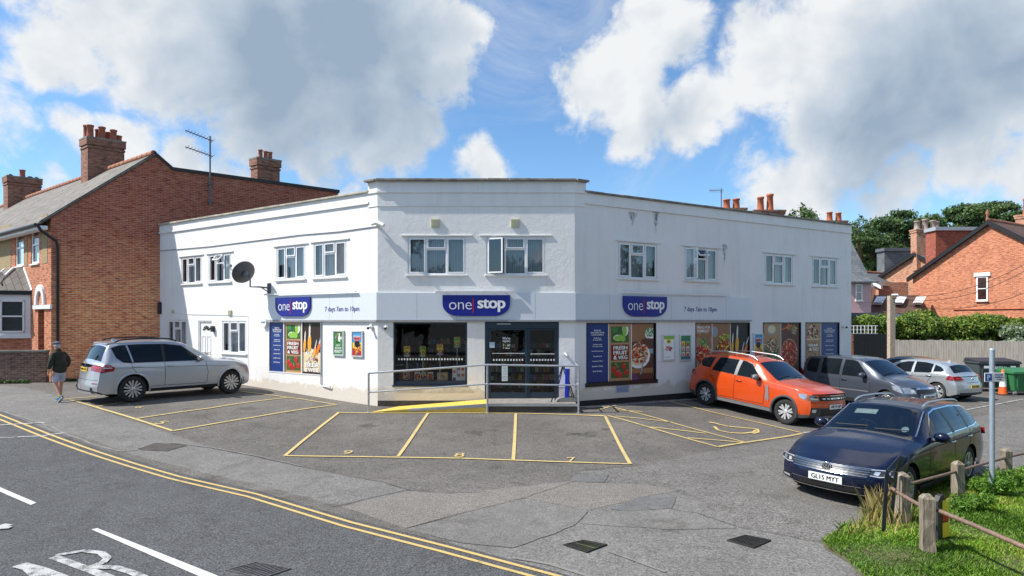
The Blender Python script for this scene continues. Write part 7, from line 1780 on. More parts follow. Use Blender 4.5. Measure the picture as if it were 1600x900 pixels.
for sd in (1,-1):
    g = MB(); c2.side_poly([(4.38,.985),(4.78,.985),(4.78,1.0),(4.38,.998)], .009, 0, sd, g); g.build('lamp_bar', PLATE_W, c2.root, local=True)
c2.plate(.93, 'RK08 UXP' if False else 'RJ60 KXE', PLATE_Y, False, off=.02)
c2.strip([(-.3,1.01),(.3,1.01),(.3,1.035),(-.3,1.035)], BLACK, 'tailgate_handle', .02, False)
c2.strip([(-.78,.30),(.78,.30),(.76,.37),(-.76,.37)], BLKPL, 'rear_diffuser', .008, False); c2.strip([(-.66,.285),(.66,.285),(.64,.34),(-.64,.34)], ALLOY, 'skid_plate', .025, False)
c2.strip([(-.84,.66),(.84,.66),(.84,.668),(-.84,.668)], SEAM, 'panel_gap', .004, False)
for sd in (1,-1):
    c2.strip([(sd*.62,.56),(sd*.84,.56),(sd*.84,.585),(sd*.62,.585)], RLAMP, 'reflector', .012, False)
    g = MB(); p = c2.Fp(sd*.62,.42,.0,False); g.tube([(p[0]+.05,p[1],p[2]),(p[0]-.02,p[1],p[2])],.045,12); g.build('exhaust_tip', BLKPL, c2.root, local=True)
g = MB(); g.hexa([c2.loc(4.20,-.60,1.655),c2.loc(4.40,-.57,1.62),c2.loc(4.40,.57,1.62),c2.loc(4.20,.60,1.655),c2.loc(4.20,-.60,1.705),c2.loc(4.40,-.57,1.66),c2.loc(4.40,.57,1.66),c2.loc(4.20,.60,1.705)]); g.build('roof_spoiler', P_SIL, c2.root, local=True, bevel=.01)
c2.lamp_front([(.48,.82),(.82,.80),(.82,.90),(.5,.90)], [(.10,.80),(.48,.90),(.5,.96),(.15,.92)], LAMP); c2.antenna(4.0)
g = MB(); T = Matrix.Translation(c2.Fp(0,1.075,.005,False)) @ Matrix.Rotation(R(-90),4,'Y'); g.lathe([(.045,-.01),(.045,.008),(.03,.01),(.001,.01)],16,T=T,mf=lambda i,j: 0 if i<2 else 1); g.build('badge',[BLKPL,LAMPW],c2.root,local=True)
c2.body_m = P_SIL

# ---------------- orange SUV
sp = dict(L=4.34, W=1.82, wb=2.68, foh=.85, r=.345, sill=.26, rim=.222, tw=.22, spokes=6, double=True,
 top=[(0,.93),(.08,.99),(.45,1.06),(1.0,1.115),(1.2,1.14),(1.32,1.19),(1.95,1.59),(2.3,1.64),(3.0,1.65),(3.6,1.615),(3.85,1.57),(3.98,1.35),(4.14,1.12),(4.26,1.06),(4.34,1.02)],
 belt=[(0,.90),(.15,.94),(.5,1.0),(1.2,1.055),(2.0,1.07),(3.0,1.10),(3.6,1.15),(4.1,1.12),(4.34,.98)],
 plan=[(0,.86),(.12,.92),(.45,.975),(1.0,.985),(3.5,1.),(4.0,.975),(4.34,.90)], roofw=[(0,.80),(.5,.8),(1.2,.80),(1.95,.70),(2.4,.69),(3.5,.68),(3.8,.67),(4.15,.78),(4.34,.84)],
 cf=.26, cr=.16, lf=.8, nz=[(.2,.13),(.4,.04),(.55,0),(.68,.03),(.8,.035),(.92,.06),(1.0,.12)], rz=[(.25,.02),(.5,0),(.62,.03),(.9,.07),(1.1,.12)],
 fine=[(0,.2),(1.2,2.0),(3.8,4.34)], ws=(1.26,1.92), rs=(3.90,4.12), crown=.05, rails=(2.0,3.75,GALV,.075), sig=.035, clad=CLAD, cladrows=2, capclad=5,
 glass=[dict(p=[(1.66,1.095),(2.08,1.46),(2.3,1.52),(2.42,1.525),(2.44,1.105)], trim=BLACK, e=.015), dict(p=[(2.56,1.11),(2.55,1.53),(3.0,1.53),(3.22,1.51),(3.34,1.14)], trim=BLACK, e=.015), dict(p=[(3.45,1.20),(3.40,1.49),(3.62,1.47),(3.86,1.40),(3.86,1.30),(3.72,1.21)], trim=BLACK, e=.015)],
 pillars=[([(2.45,1.09),(2.55,1.095),(2.54,1.54),(2.42,1.53)], CLADL)],
 seams=[[(1.60,1.05),(1.50,.8),(1.52,.42)],[(2.50,1.09),(2.51,.75),(2.50,.40)],[(3.42,1.12),(3.36,.95),(3.16,.72),(3.05,.5)],[(1.52,.42),(3.05,.41)]],
 creases=[], handles=[(2.36,.96),(3.27,.99)], handle_m=P_ORG, mirror=(1.75,1.10), mirror_m=CLADL, arch=(CLAD,.06), sill_m=CLADL, rimm=LAMPW, ring=1)
hw_ = Vector((7.93,17.62)); rw_ = Vector((6.386,20.15)); h3 = (hw_-rw_).normalized(); ln = Vector((-h3.y,h3.x)); ctr = (hw_+rw_)/2+ln*.78
sx_ = (hw_-rw_).length/2.68
c3 = Car(sp, 'compact_suv', 'bright orange compact four by four with roof rails, half in the shade of the shop', ctr, h3, wz(ctr, h3, 2.85), P_ORG, scale=(min(sx_,1.08),1.07,1.055))
c3.strip([(-.55,.76),(.55,.76),(.60,.88),(-.60,.88)], BLACK, 'grille', .008)
for k in range(-3,4):
    if k: c3.strip([(k*.15-.05,.80),(k*.15+.05,.80),(k*.15+.05,.835),(k*.15-.05,.835)], LAMPW, 'grille_fleck', .014)
g = MB(); fx = c3.Fp(0,.82,.02)[0]
for sg in (1,-1): g.hexa([(fx-.01,sg*.01,.80),(fx+.008,sg*.01,.80),(fx+.008,sg*.08,.80),(fx-.01,sg*.08,.80),(fx-.01,sg*.01,.84),(fx+.008,sg*.01,.84),(fx+.008,sg*.08,.84),(fx-.01,sg*.08,.84)])
g.build('badge', LAMPW, c3.root, local=True)
c3.lamp_front([(.60,.74),(.84,.75),(.84,.90),(.62,.89)], [(.1,.75),(.36,.80),(.42,.90),(.12,.91)], LAMP, [([(.62,.80),(.80,.80),(.80,.815),(.62,.815)],PLATE_W,.004),([(.64,.83),(.72,.83),(.72,.87),(.64,.87)],LAMPD,.004)], off=.009)
c3.strip([(-.45,.36),(.45,.36),(.52,.52),(-.52,.52)], BLACK, 'lower_intake', .008); c3.strip([(-.35,.28),(.35,.28),(.40,.36),(-.40,.36)], CLADL, 'skid_plate', .014)
for sd in (1,-1): c3.strip([(sd*.66,.44),(sd*.76,.45),(sd*.76,.53),(sd*.66,.53)], LAMPW, 'fog_lamp', .012)
c3.plate(.60, 'RK14 LJP', PLATE_W, h=.12)
c3.lamp_front([(.60,.90),(.82,.88),(.82,1.04),(.60,1.04)], [(4.05,.88),(4.24,.88),(4.24,1.06),(4.05,1.05)], RLAMP, name='tail_light', front=False)
g = MB()
for sd in (1,-1): 
    g2 = MB(); c3.side_poly([(1.40,.97),(1.47,.98),(1.46,.60),(1.36,.52),(1.34,.60)], .012, 0, sd, g2); g2.build('wing_vent', CLADL, c3.root, local=True)
g = MB(); g.hexa([c3.loc(3.72,-.56,1.60),c3.loc(4.02,-.53,1.53),c3.loc(4.02,.53,1.53),c3.loc(3.72,.56,1.60),c3.loc(3.72,-.56,1.63),c3.loc(4.0,-.53,1.57),c3.loc(4.0,.53,1.57),c3.loc(3.72,.56,1.63)]); g.build('roof_spoiler', P_ORG, c3.root, local=True, bevel=.01)

# ---------------- grey compact people carrier
sp = dict(L=4.20, W=1.70, wb=2.62, foh=.84, r=.315, sill=.20, rim=.205, tw=.2, spokes=5, double=True,
 top=[(0,.76),(.1,.83),(.5,.95),(.95,1.03),(1.05,1.09),(1.75,1.50),(2.0,1.57),(2.6,1.60),(3.5,1.58),(3.95,1.54),(4.08,1.40),(4.16,1.05),(4.20,1.0)],
 belt=[(0,.72),(.2,.80),(.6,.89),(1.1,.95),(2.0,.965),(3.2,.98),(4.0,.98),(4.2,.9)],
 plan=[(0,.84),(.15,.92),(.5,.975),(1.0,.99),(3.6,1.),(4.0,.97),(4.2,.92)], roofw=[(0,.74),(.5,.78),(1.05,.80),(1.75,.72),(2.2,.71),(3.6,.70),(3.95,.70),(4.2,.80)],
 cf=.32, cr=.10, lf=.9, nz=[(.2,.10),(.4,.01),(.55,0),(.7,.06),(.85,.16)], rz=[(.2,.03),(.5,0),(.95,.05)],
 fine=[(0,.2),(1.0,1.8),(3.9,4.2)], ws=(1.02,1.72), rs=(4.0,4.14), crown=.045, sig=.035,
 glass=[dict(p=[(1.48,.99),(1.55,1.1),(1.92,1.44),(2.12,1.475),(2.38,1.48),(2.40,1.0)], trim=BLACK, e=.012), dict(p=[(2.52,1.0),(2.50,1.49),(3.22,1.49),(3.22,1.01)], trim=BLACK, e=.012), dict(p=[(3.40,1.02),(3.38,1.46),(3.75,1.44),(3.86,1.36),(3.88,1.12),(3.80,1.03)], trim=BLACK, e=.012)],
 pillars=[], seams=[[(1.42,.93),(1.36,.7),(1.40,.32)],[(2.45,.98),(2.46,.6),(2.45,.3)],[(3.30,.99),(3.28,.75),(3.05,.5),(3.0,.32)],[(1.40,.3),(3.0,.3)]],
 creases=[([(1.42,.56),(3.0,.57)],.03,GALV)], handles=[(2.30,.86),(3.16,.87)], handle_m=BLKPL, mirror=(1.58,1.0), sill_m=SEAM, rimm=LAMPW)
hd4 = Vector((.40,-.916)).normalized(); ctr = Vector((12.35,21.5))
c4 = Car(sp, 'people_carrier', 'grey compact people carrier with its rear in the shade, behind the orange car', ctr, hd4, wz(ctr, hd4, 2.62), P_GRY, scale=(1.03,1.02,1.09))
c4.strip([(-.48,.60),(.48,.60),(.40,.76),(-.40,.76)], BLACK, 'grille', .01); c4.strip([(-.46,.72),(.46,.72),(.42,.77),(-.42,.77)], CHROME, 'grille_frame', .014)
c4.lamp_front([(.46,.60),(.78,.60),(.78,.76),(.60,.78)], [(.10,.60),(.5,.68),(.56,.80),(.18,.80)], LAMP, [([(.5,.64),(.62,.64),(.62,.72),(.52,.73)],LAMPW,.004)], off=.009)
c4.strip([(-.55,.28),(.55,.28),(.55,.40),(-.55,.40)], BLACK, 'lower_intake', .008); c4.plate(.50, 'LN58 ZRO', PLATE_W)
c4.lamp_front([(.6,.8),(.82,.8),(.82,1.1),(.7,1.1)], [(4.03,.82),(4.16,.82),(4.12,1.30),(4.03,1.30)], RLAMP, name='tail_light', front=False)

# ---------------- pale silver hatchback seen from behind
sp = dict(L=4.42, W=1.81, wb=2.69, foh=.90, r=.325, sill=.21, rim=.222, tw=.225, spokes=5, double=True,
 top=[(0,.72),(.1,.78),(.5,.9),(1.1,.99),(1.25,1.04),(2.05,1.44),(2.4,1.49),(2.9,1.49),(3.5,1.42),(3.82,1.34),(4.05,1.13),(4.24,.99),(4.35,.96),(4.42,.93)],
 belt=[(0,.68),(.2,.75),(.6,.85),(1.3,.93),(2.4,.96),(3.4,1.0),(4.1,1.0),(4.3,.95),(4.42,.9)],
 plan=[(0,.85),(.15,.93),(.5,.98),(1.0,1.),(3.6,1.),(4.1,.96),(4.42,.87)], roofw=[(0,.76),(.6,.8),(1.2,.8),(2.0,.67),(2.4,.65),(3.3,.63),(3.8,.62),(4.2,.72),(4.42,.78)],
 cf=.3, cr=.26, lf=.9, lr=.7, nz=[(.2,.08),(.4,0),(.6,.02),(.85,.12)], rz=[(.2,.04),(.45,0),(.62,.02),(.72,.07),(.95,.11)],
 fine=[(0,.2),(1.2,2.1),(3.7,4.42)], ws=(1.22,2.02), rs=(3.84,4.14), crown=.05, sig=.04,
 glass=[dict(p=[(1.62,.975),(2.12,1.32),(2.4,1.38),(2.62,1.385),(2.62,1.0)], trim=CHROME, e=.012), dict(p=[(2.74,1.0),(2.72,1.39),(3.05,1.38),(3.34,1.33),(3.36,1.05),(3.3,1.02)], trim=CHROME, e=.012), dict(p=[(3.44,1.07),(3.42,1.31),(3.62,1.24),(3.78,1.13),(3.7,1.08)], trim=CHROME, e=.01)],
 pillars=[], seams=[[(1.55,.92),(1.48,.65),(1.50,.32)],[(2.68,.98),(2.70,.65),(2.66,.3)],[(3.42,1.02),(3.38,.85),(3.2,.6),(3.1,.35)],[(1.5,.3),(3.1,.3)]],
 creases=[([(1.6,.84),(3.3,.86),(3.9,.9)],.006,SEAM)], handles=[(2.55,.88),(3.30,.91)], mirror=(1.72,.985), sill_m=SEAM, rimm=LAMPW)
hd5 = Vector((-.42,.907)).normalized(); ctr = Vector((16.0,24.4))
c5 = Car(sp, 'hatchback', 'pale silver hatchback with red tail lamps parked facing the fence', ctr, hd5, wz(ctr, hd5, 2.69), P_SL2)
c5.lamp_front([(.46,.80),(.82,.78),(.82,.93),(.62,.94)], [(3.98,.80),(4.36,.77),(4.36,.92),(4.10,.96)], RLAMP, [([(.56,.84),(.74,.83),(.74,.87),(.56,.88)],RLAMPL,.003)], name='tail_light', front=False, off=.01)
c5.plate(.56, 'YC61 ORD', PLATE_Y, False); c5.strip([(-.4,.70),(.4,.70),(.4,.71),(-.4,.71)], SEAM, 'panel_gap', .006, False); c5.strip([(-.7,.26),(.7,.26),(.68,.34),(-.68,.34)], BLKPL, 'rear_diffuser', .008, False)
g = MB(); g.lathe([(.04,-.01),(.04,.008),(.001,.01)],14,T=Matrix.Translation(c5.Fp(0,.84,.01,False)) @ Matrix.Rotation(R(-90),4,'Y')); g.build('badge',CHROME,c5.root,local=True); c5.antenna(3.5)
# ---------------- dark car beyond the hatchback
sp6 = dict(sp); sp6['rimm'] = ALLOYD
hd6 = hd5; ctr = Vector((17.75,27.9))
c6 = Car(sp6, 'hatchback', 'dark red-black car mostly hidden behind the pale silver hatchback', ctr, hd6, wz(ctr, hd6, 2.69), P_BLK, scale=(1.,1.,.93))
c6.lamp_front([(.46,.80),(.82,.78),(.82,.93),(.62,.94)], [(3.98,.80),(4.36,.77),(4.36,.92),(4.10,.96)], RLAMP, name='tail_light', front=False, off=.01)
# ------------------------------------------------------------------ verge with grass
gp = pix((1281,846),(1292,838),(1318,824),(1345,812),(1352,795),(1378,782),(1400,776),(1430,766),(1470,757),(1510,748),(1560,741),(1610,731),(1700,712),(1850,690),(2300,760),(2600,1000),(2200,1300),(1500,1100),(1400,960),(1347,903),(1322,880),(1292,858),(1281,846))
gp = wob(gp, .03)[:-1]
if area(gp) < 0: gp = gp[::-1]
def inpoly(x, y, P):
    c = np.zeros(len(x), bool); n = len(P)
    for i in range(n):
        x1,y1 = P[i]; x2,y2 = P[(i+1)%n]
        if y1 == y2: continue
        k = ((y1 > y) != (y2 > y)) & (x < (x2-x1)*(y-y1)/(y2-y1)+x1); c ^= k
    return c
Pn = np.array(gp)
def edge_d(x, y):
    d = np.full(len(x), 1e9)
    for i in range(len(Pn)):
        a = Pn[i]; b = Pn[(i+1)%len(Pn)]; ab = b-a; t = np.clip(((x-a[0])*ab[0]+(y-a[1])*ab[1])/(ab@ab+1e-9),0,1); d = np.minimum(d, np.hypot(x-a[0]-t*ab[0], y-a[1]-t*ab[1]))
    return d
def vz(x, y):
    d = edge_d(np.atleast_1d(np.array(x,float)), np.atleast_1d(np.array(y,float))); t = np.clip(d/1.1,0,1); return .11*t*t*(3-2*t)+.012
def vzs(x, y): return gz(x, y)+float(vz([x],[y])[0])
SOIL = Mt('turf_soil'); _n = SOIL.noise(3,6,.7,SOIL.coord('World')); SOIL.col(SOIL.ramp(_n,[(.35,(.12,.09,.055,1)),(.5,(.10,.095,.045,1)),(.68,(.09,.14,.035,1))])); SOIL.set(Roughness=.95); SOIL=SOIL.mat
m_ = MB()
for C in cellclip(gp, .25): m_.face([(x, y, vzs(x, y)) for x, y in C], 0, uv=list(C))
o = m_.build('grass_verge', SOIL); o['kind'] = 'structure'
GRS = leafmat('grass_blade', [(.10,.22,.016),(.18,.34,.022),(.28,.41,.035),(.44,.42,.12)])
def grass(name, n, x0, x1, y0, y1, hmin, hmax, mats, dens=None, lean=.35, wd=.004, wts=(.3,.3,.22,.18), cut=None):
    x = rng.uniform(x0,x1,n*3); y = rng.uniform(y0,y1,n*3); k = inpoly(x,y,gp) if cut is None else cut(x,y); x, y = x[k][:n], y[k][:n]
    if dens is not None: k = rng.random(len(x)) < dens(x,y); x, y = x[k], y[k]
    ed_ = edge_d(x, y); kk = (ed_ > .02) & (x < .86*y+1.8) & (rng.random(len(x)) < np.clip(.2+ed_/.16, 0, 1)*(.86+.14*np.sin(x*4.1)*np.cos(y*3.7))); x, y = x[kk], y[kk]
    n = len(x); ez = vz(x, y); z = np.array([gz(a,b) for a,b in zip(x,y)])+ez-.01
    clump = (np.sin(x*3.1+y*1.7)*np.cos(y*2.9-x*1.3)+1)/2; h = (hmin+(hmax-hmin)*rng.random(n)**1.5)*(.6+.8*clump); a = rng.uniform(0,6.28,n); dx, dy = np.cos(a), np.sin(a); L_ = lean*h*rng.uniform(.3,1.6,n); w = wd*(.7+.8*rng.random(n))
    b0 = np.stack([x-dy*w,y+dx*w,z],1); b1 = np.stack([x+dy*w,y-dx*w,z],1); m0 = np.stack([x-dy*w*.7+dx*L_*.4,y+dx*w*.7+dy*L_*.4,z+h*.6],1); m1 = np.stack([x+dy*w*.7+dx*L_*.4,y-dx*w*.7+dy*L_*.4,z+h*.6],1); t = np.stack([x+dx*L_,y+dy*L_,z+h],1)
    V = np.stack([b0,b1,m1,t,m0],1).reshape(-1,3); me = bpy.data.meshes.new(name); me.vertices.add(5*n); me.vertices.foreach_set('co', V.astype(np.float32).ravel()); me.loops.add(5*n); me.loops.foreach_set('vertex_index', np.arange(5*n,dtype=np.int32)); me.polygons.add(n); me.polygons.foreach_set('loop_start', np.arange(0,5*n,5,dtype=np.int32)); me.polygons.foreach_set('loop_total', np.full(n,5,dtype=np.int32))
    for q in mats: me.materials.append(q)
    pz = np.clip((np.sin(x*1.3+2)*np.cos(y*1.9+x*.4)+1)/2+rng.normal(size=n)*.22,0,.999); cs = np.cumsum(wts)/sum(wts); me.polygons.foreach_set('material_index', np.searchsorted(cs, pz).clip(0,len(mats)-1).astype(np.int32)); me.update(calc_edges=True)
    o_ = bpy.data.objects.new(name, me); COL.objects.link(o_); o_['kind'] = 'stuff'; return o_
gr_ = grass('grass', 215000, 3.4, 11.5, 5.8, 12.0, .022, .062, GRS, lean=.8, wd=.0042)
tag(gr_, 'short bright green turf of the verge in the lower right corner')
near_edge = lambda x, y: np.exp(-(edge_d(x,y)/.28)**2)*.9
tg = grass('rough_grass', 9000, 3.2, 12.5, 7.5, 12.2, .08, .2, GRS, dens=lambda x,y: near_edge(x,y)*((y>8.9)|((x-4.9)**2+(y-8.6)**2<.5)), lean=.9, wd=.005, wts=(.45,.3,.15,.1)); tag(tg, 'longer rough grass along the edge beside the blue car')
STRAW = leafmat('dry_stalk', [(.60,.45,.24),(.50,.40,.18),(.34,.32,.10)])
ax0 = G(1378, 818)
tg = grass('dry_grass', 5200, 3.5, 6.2, 7.6, 10.2, .14, .42, STRAW, dens=lambda x,y: np.exp(-(((x-ax0[0]+.12)/.42)**2+((y-ax0[1]-.35)/.5)**2)), lean=.35, wd=.003, wts=(.4,.3,.3)); tag(tg, 'dry seed stalks around the bent black steel frame')

# ------------------------------------------------------------------ knee rail : wooden posts and pipes
def gpt(px, py, h): Y = F_PX*h/(py-HOR); return ((px-800)/F_PX*Y, Y)
WP = {}
def wpost(key, px, foot, top, h, w, label, rot=.5):
    x, y = gpt(px, foot, h); z = vzs(x, y) if key != 'e' else gz(x,y)+.05; zt = EYE-(top-HOR)/F_PX*y; WP[key] = (x, y, zt)
    root = empty('wooden_post', label, 'post', Matrix.Translation((x,y,z)), 'low wooden posts of the knee rail'); M = Matrix.Translation((x,y,0)) @ Matrix.Rotation(rot,4,'Z'); b = MB(M)
    n = 6; rows = []
    for k in range(n+1):
        zz = (z-.1)+(zt-.05-z+.1)*k/n; j = lambda: random.uniform(-.006,.006); rows.append([(-w/2+j(),-w/2+j(),zz),(w/2+j(),-w/2+j(),zz),(w/2+j(),w/2+j(),zz),(-w/2+j(),w/2+j(),zz)])
    b.grid(rows, closed=True, sm=False); c = w/2-.03; tp = [(-c,-c,zt+random.uniform(-.02,.01)),(c,-c,zt-.015),(c,c,zt),(-c,c,zt-.005)]
    for i in range(4): j=(i+1)%4; b.face([rows[-1][i],rows[-1][j],tp[j],tp[i]])
    b.face(tp); b.build('post', WOODG, root); return root
random.seed(5)
wpost('a', 1449, 862, 772, 2.80, .135, 'nearest weathered wooden post with a cracked top, set in the lawn', -.25)
wpost('b', 1410, 806, 738, 2.76, .14, 'weathered post behind the bent black steel frame', .1)
wpost('c', 1497, 785, 720, 2.78, .125, 'weathered post against the side of the blue car', .1)
wpost('d', 1572, 748, 700, 2.80, .125, 'farthest weathered post near the signpole', .05)
def pipe(pts, r, label):
    b = MB(); b.tube(pts, r, 10); tag(b.build('rail_pipe', CAN_PIPE), label, 'rail', 'pipes of the knee rail')
z_at = lambda px, py, Y: tuple(at(px, py, Y))
a, b_, c, d = WP['a'], WP['b'], WP['c'], WP['d']
pipe([z_at(1400,771,b_[1]-.12), z_at(1392,766,b_[1]-.22), z_at(1394,763,b_[1]-.3), z_at(1407,772,b_[1]-.45), z_at(1440,791,a[1]+.1)], .024, 'rusty pipe curling from the post behind the steel frame to the nearest post')
pipe([z_at(1462,796,a[1]), z_at(1520,820,a[1]-.55), z_at(1640,872,a[1]-1.4)], .026, 'brown pipe running from the nearest post out of the right edge')
pipe([z_at(1415,758,b_[1]), z_at(1497,736,c[1])], .022, 'pipe between the second and third posts in front of the blue car')
pipe([z_at(1500,735,c[1]), z_at(1572,715,d[1])], .022, 'pipe from the post at the car side to the farthest post')
pipe([z_at(1575,714,d[1]), z_at(1640,700,d[1]+.9)], .022, 'pipe leaving the farthest post to the right edge')
# bent steel frame
x, y = gpt(1380, 828, 2.82); root = empty('steel_frame', 'bent dark steel frame like an empty sign holder at the tip of the verge', 'frame', Matrix.Translation((x,y,gz(x,y))))
STL = plain('dark_blue_steel', (.05,.06,.08,1), .35, .6, var=.2)
b = MB(); Y1 = y; Y2 = y+.35
p1 = at(1380,824,Y1); p2 = at(1386,738,Y1); b.bar(p1-Vector((0,0,.1)), p2, .05,.014, up=(0,1,0)); b.bar(p2, at(1408,713,Y1+.12), .05,.014, up=(0,1,0)); b.bar(at(1386,742,Y1),at(1396,752,Y1+.1),.04,.012, up=(0,1,0)); 
b.bar(at(1391,815,Y2)-Vector((0,0,.1)), at(1400,738,Y2), .05,.014, up=(0,1,0)); b.bar(at(1400,738,Y2), at(1409,713,Y1+.12), .05,.014, up=(0,1,0)); b.bar(at(1388,735,Y1),at(1401,737,Y2),.04,.012); b.build('frame_bars', STL, root)
# folded warning marker
x, y = gpt(1470, 838, 2.74); root = empty('warning_marker', 'black and yellow plastic warning marker with a red band behind the nearest post', 'marker', Matrix.Translation((x,y,vzs(x,y))))
b = MB(Matrix.Translation((x,y,0)) @ Matrix.Rotation(.45,4,'Z')); z0 = vzs(x,y)-.02; zt = EYE-(772-HOR)/F_PX*y; hh = zt-z0
prof = [(-.11,0),(.13,0),(.10,.55),(.06,.86),(.0,1.),(-.06,.98),(-.11,.88)]
b.prism([(p,z0+q*hh) for p,q in prof], -.03, .03); b.build('marker_body', BLKPL, root)
for q0,q1,mt in ((.12,.42,'yellow'),(.45,.62,'red'),(.66,.88,'yellow')):
    b = MB(Matrix.Translation((x,y,0)) @ Matrix.Rotation(.45,4,'Z')); xr = lambda q: float(np.interp(q,[0,.55,.86,1],[.13,.10,.06,0]))
    b.prism([(-.02,z0+q0*hh),(xr(q0)+.006,z0+q0*hh),(xr(q1)+.006,z0+q1*hh),(-.02,z0+q1*hh)], -.036, .036); b.build('reflective_band', PM[mt], root)
b = MB(Matrix.Translation((x,y,0)) @ Matrix.Rotation(.45,4,'Z')); b.box(-.16,.2,-.12,.12,z0-.02,z0+.045); b.build('marker_base', BLKPL, root)
# permit sign on its pole
x, y = gpt(1550, 768, 2.80); z = vzs(x, y); Yp = y; zt = EYE-(547-HOR)/F_PX*y; root = empty('parking_sign', 'grey steel pole carrying a small blue and white permit holders sign', 'sign', Matrix.Translation((x,y,z)))
b = MB(); b.tube([(x,y,z-.1),(x,y,zt)], .038, 14); b.build('pole', GALVP, root); b = MB(); b.lathe([(.041,0),(.041,.03),(.02,.04),(.001,.04)],12,T=Matrix.Translation((x,y,zt-.01))); b.build('pole_cap', GALVP, root)
MS = frame((x,y,0),(1,.12)); k = Yp/F_PX; u0 = -18.5*k; u1 = 16.5*k; za = EYE-(596-HOR)*k; zb = EYE-(582-HOR)*k; b = MB(MS); b.box(u0,u1,.052,.06,za,zb); so_ = b.build('sign_plate', SWHITE, root, bevel=.004)
b = MB(MS); b.box(u0+.012,u0+.012+(zb-za)*.8,.061,.062,za+.018,zb-.018); b.build('blue_square', plain('parking_blue',(.01,.09,.42,1),.4), so_)
b = MB(MS); b.text('P', u0+.012+(zb-za)*.4, (za+zb)/2, .0635, h=(zb-za)*.5, bold=.04); b.build('letter_p', SWHITE, so_)
b = MB(MS)
for i, t in enumerate(('Permit', 'holders', 'only')): b.text(t, u0+(u1-u0)*.71, zb-.032-i*.037, .0635, w=(.13,.15,.09)[i], h=.026, bold=.03)
b.build('sign_words', BLUE3, so_)
b = MB(MS); b.box(-.055,.055,-.055,.058,za+.03,za+.05); b.box(-.055,.055,-.055,.058,zb-.05,zb-.03); b.build('clamp', GALV, root)

# ------------------------------------------------------------------ bins and cone
def bin4(px0, px1, foot, top, Y, label, cb, cl, words=False, grp='wheeled waste bins', yaw=(1,-.1)):
    x0=(px0-800)/F_PX*Y; x1=(px1-800)/F_PX*Y; z0=EYE-(foot-HOR)/F_PX*Y; z1=EYE-(top-HOR)/F_PX*Y; M = frame((x0,Y,0), yaw); w=x1-x0; root = empty('waste_bin', label, 'bin', Matrix.Translation((x0+w/2,Y,z0)), grp); D=.95
    b = MB(M); b.hexa([(.07,-.06,z0+.18),(w-.07,-.06,z0+.18),(w-.07,-D+.06,z0+.18),(.07,-D+.06,z0+.18),(0,.0,z1-.14),(w,.0,z1-.14),(w,-D,z1-.14),(0,-D,z1-.14)]); b.build('bin_body', cb, root, bevel=.03)
    b = MB(M); b.box(-.04,w+.04,-D-.04,.05,z1-.17,z1-.11); b.build('rim', cb, root, bevel=.015)
    b = MB(M); b.hexa([(-.02,.06,z1-.105),(w+.02,.06,z1-.105),(w+.02,-D-.03,z1-.105),(-.02,-D-.03,z1-.105),(.02,.02,z1-.06),(w-.02,.02,z1-.06),(w-.02,-D,z1+.04),(.02,-D,z1+.04)]); b.build('lid', cl, root, bevel=.02)
    for u in (.14, w-.14):
        for yy in (-.1, -D+.12):
            b = MB(); c = M @ Vector((u,yy,z0+.095)); T = Matrix.Translation(c) @ Matrix.Rotation(R(90),4,'X'); b.lathe([(.001,-.025),(.09,-.025),(.095,0),(.09,.025),(.001,.025)],16,T=T); wv_=b.build('castor', plain('castor_grey',(.12,.12,.12,1),.6), root)
            b = MB(); b.box(c.x-.03,c.x+.03,c.y-.04,c.y+.04,z0+.1,z0+.2); b.build('fork', GALV, wv_)
    for k in range(5):
        b = MB(M); u = .16+k*(w-.32)/4; b.box(u-.015,u+.015,-.02,.02,z0+.35,z1-.2); b.build('rib', cb, root)
    if words:
        b = MB(M); b.text('BIFFA', w*.5, z0+.78, .012, w=w*.6, h=.2, bold=.04) if False else b.text('VEOLIA', w*.54, z0+.66, .025, w=w*.55, h=.14, bold=.05)
        b.box(.2,.42,.02,.026,z1-.36,z1-.25); b.text('GENERAL', w*.5, z1-.31, .025, w=w*.35, h=.07, bold=.04); b.box(w-.4,w-.2,.02,.026,z1-.36,z1-.25)
        n_=20; b.face([(w*.38+.15*math.cos(2*math.pi*q/n_),.022,z0+.90+.13*math.sin(2*math.pi*q/n_)) for q in range(n_)]); b.build('bin_lettering', SWHITE, root)
        b = MB(M); b.face([(w*.38+.09*math.cos(2*math.pi*q/n_),.025,z0+.90+.08*math.sin(2*math.pi*q/n_)) for q in range(n_)]); b.build('bin_emblem', cb, root)
    return root
BING = plain('bin_dark_grey', (.06,.075,.08,1), .55, var=.1); BINGR = plain('bin_green', (.03,.16,.06,1), .5, var=.1)
zb_ = 613
bin4(1529, 1590, 613, 562, 25.6, 'large dark grey four wheeled bin with white lettering behind the signpole', BING, BLKPL, True)
bin4(1583, 1640, 619, 578, 24.3, 'green wheeled bin cut off by the right edge', BINGR, BINGR)
Y=24.6; X=(1567-800)/F_PX*Y; z0=gz(X,Y)+.0; zt=EYE-(577-HOR)/F_PX*Y; h=zt-z0; root = empty('traffic_cone','orange and white traffic cone standing before the dark bin','cone',Matrix.Translation((X,Y,z0)))
T = Matrix.Translation((X,Y,z0)); OR=plain('cone_orange',(.75,.12,.02,1),.5)
b = MB(); cr_ = lambda q: .16*(1-q)+.035*q
b.lathe([(cr_(q),.03+(h-.03)*q) for q in (0,.3,.62,1)]+[(.001,h)], 20, T=T, mf=lambda i,j: [0,1,0,0][i]); b.build('cone_body',[OR, SWHITE],root)
b = MB(); b.box(X-.23,X+.23,Y-.23,Y+.23,z0,z0+.035); b.build('cone_base', BLKPL, root, bevel=.01)
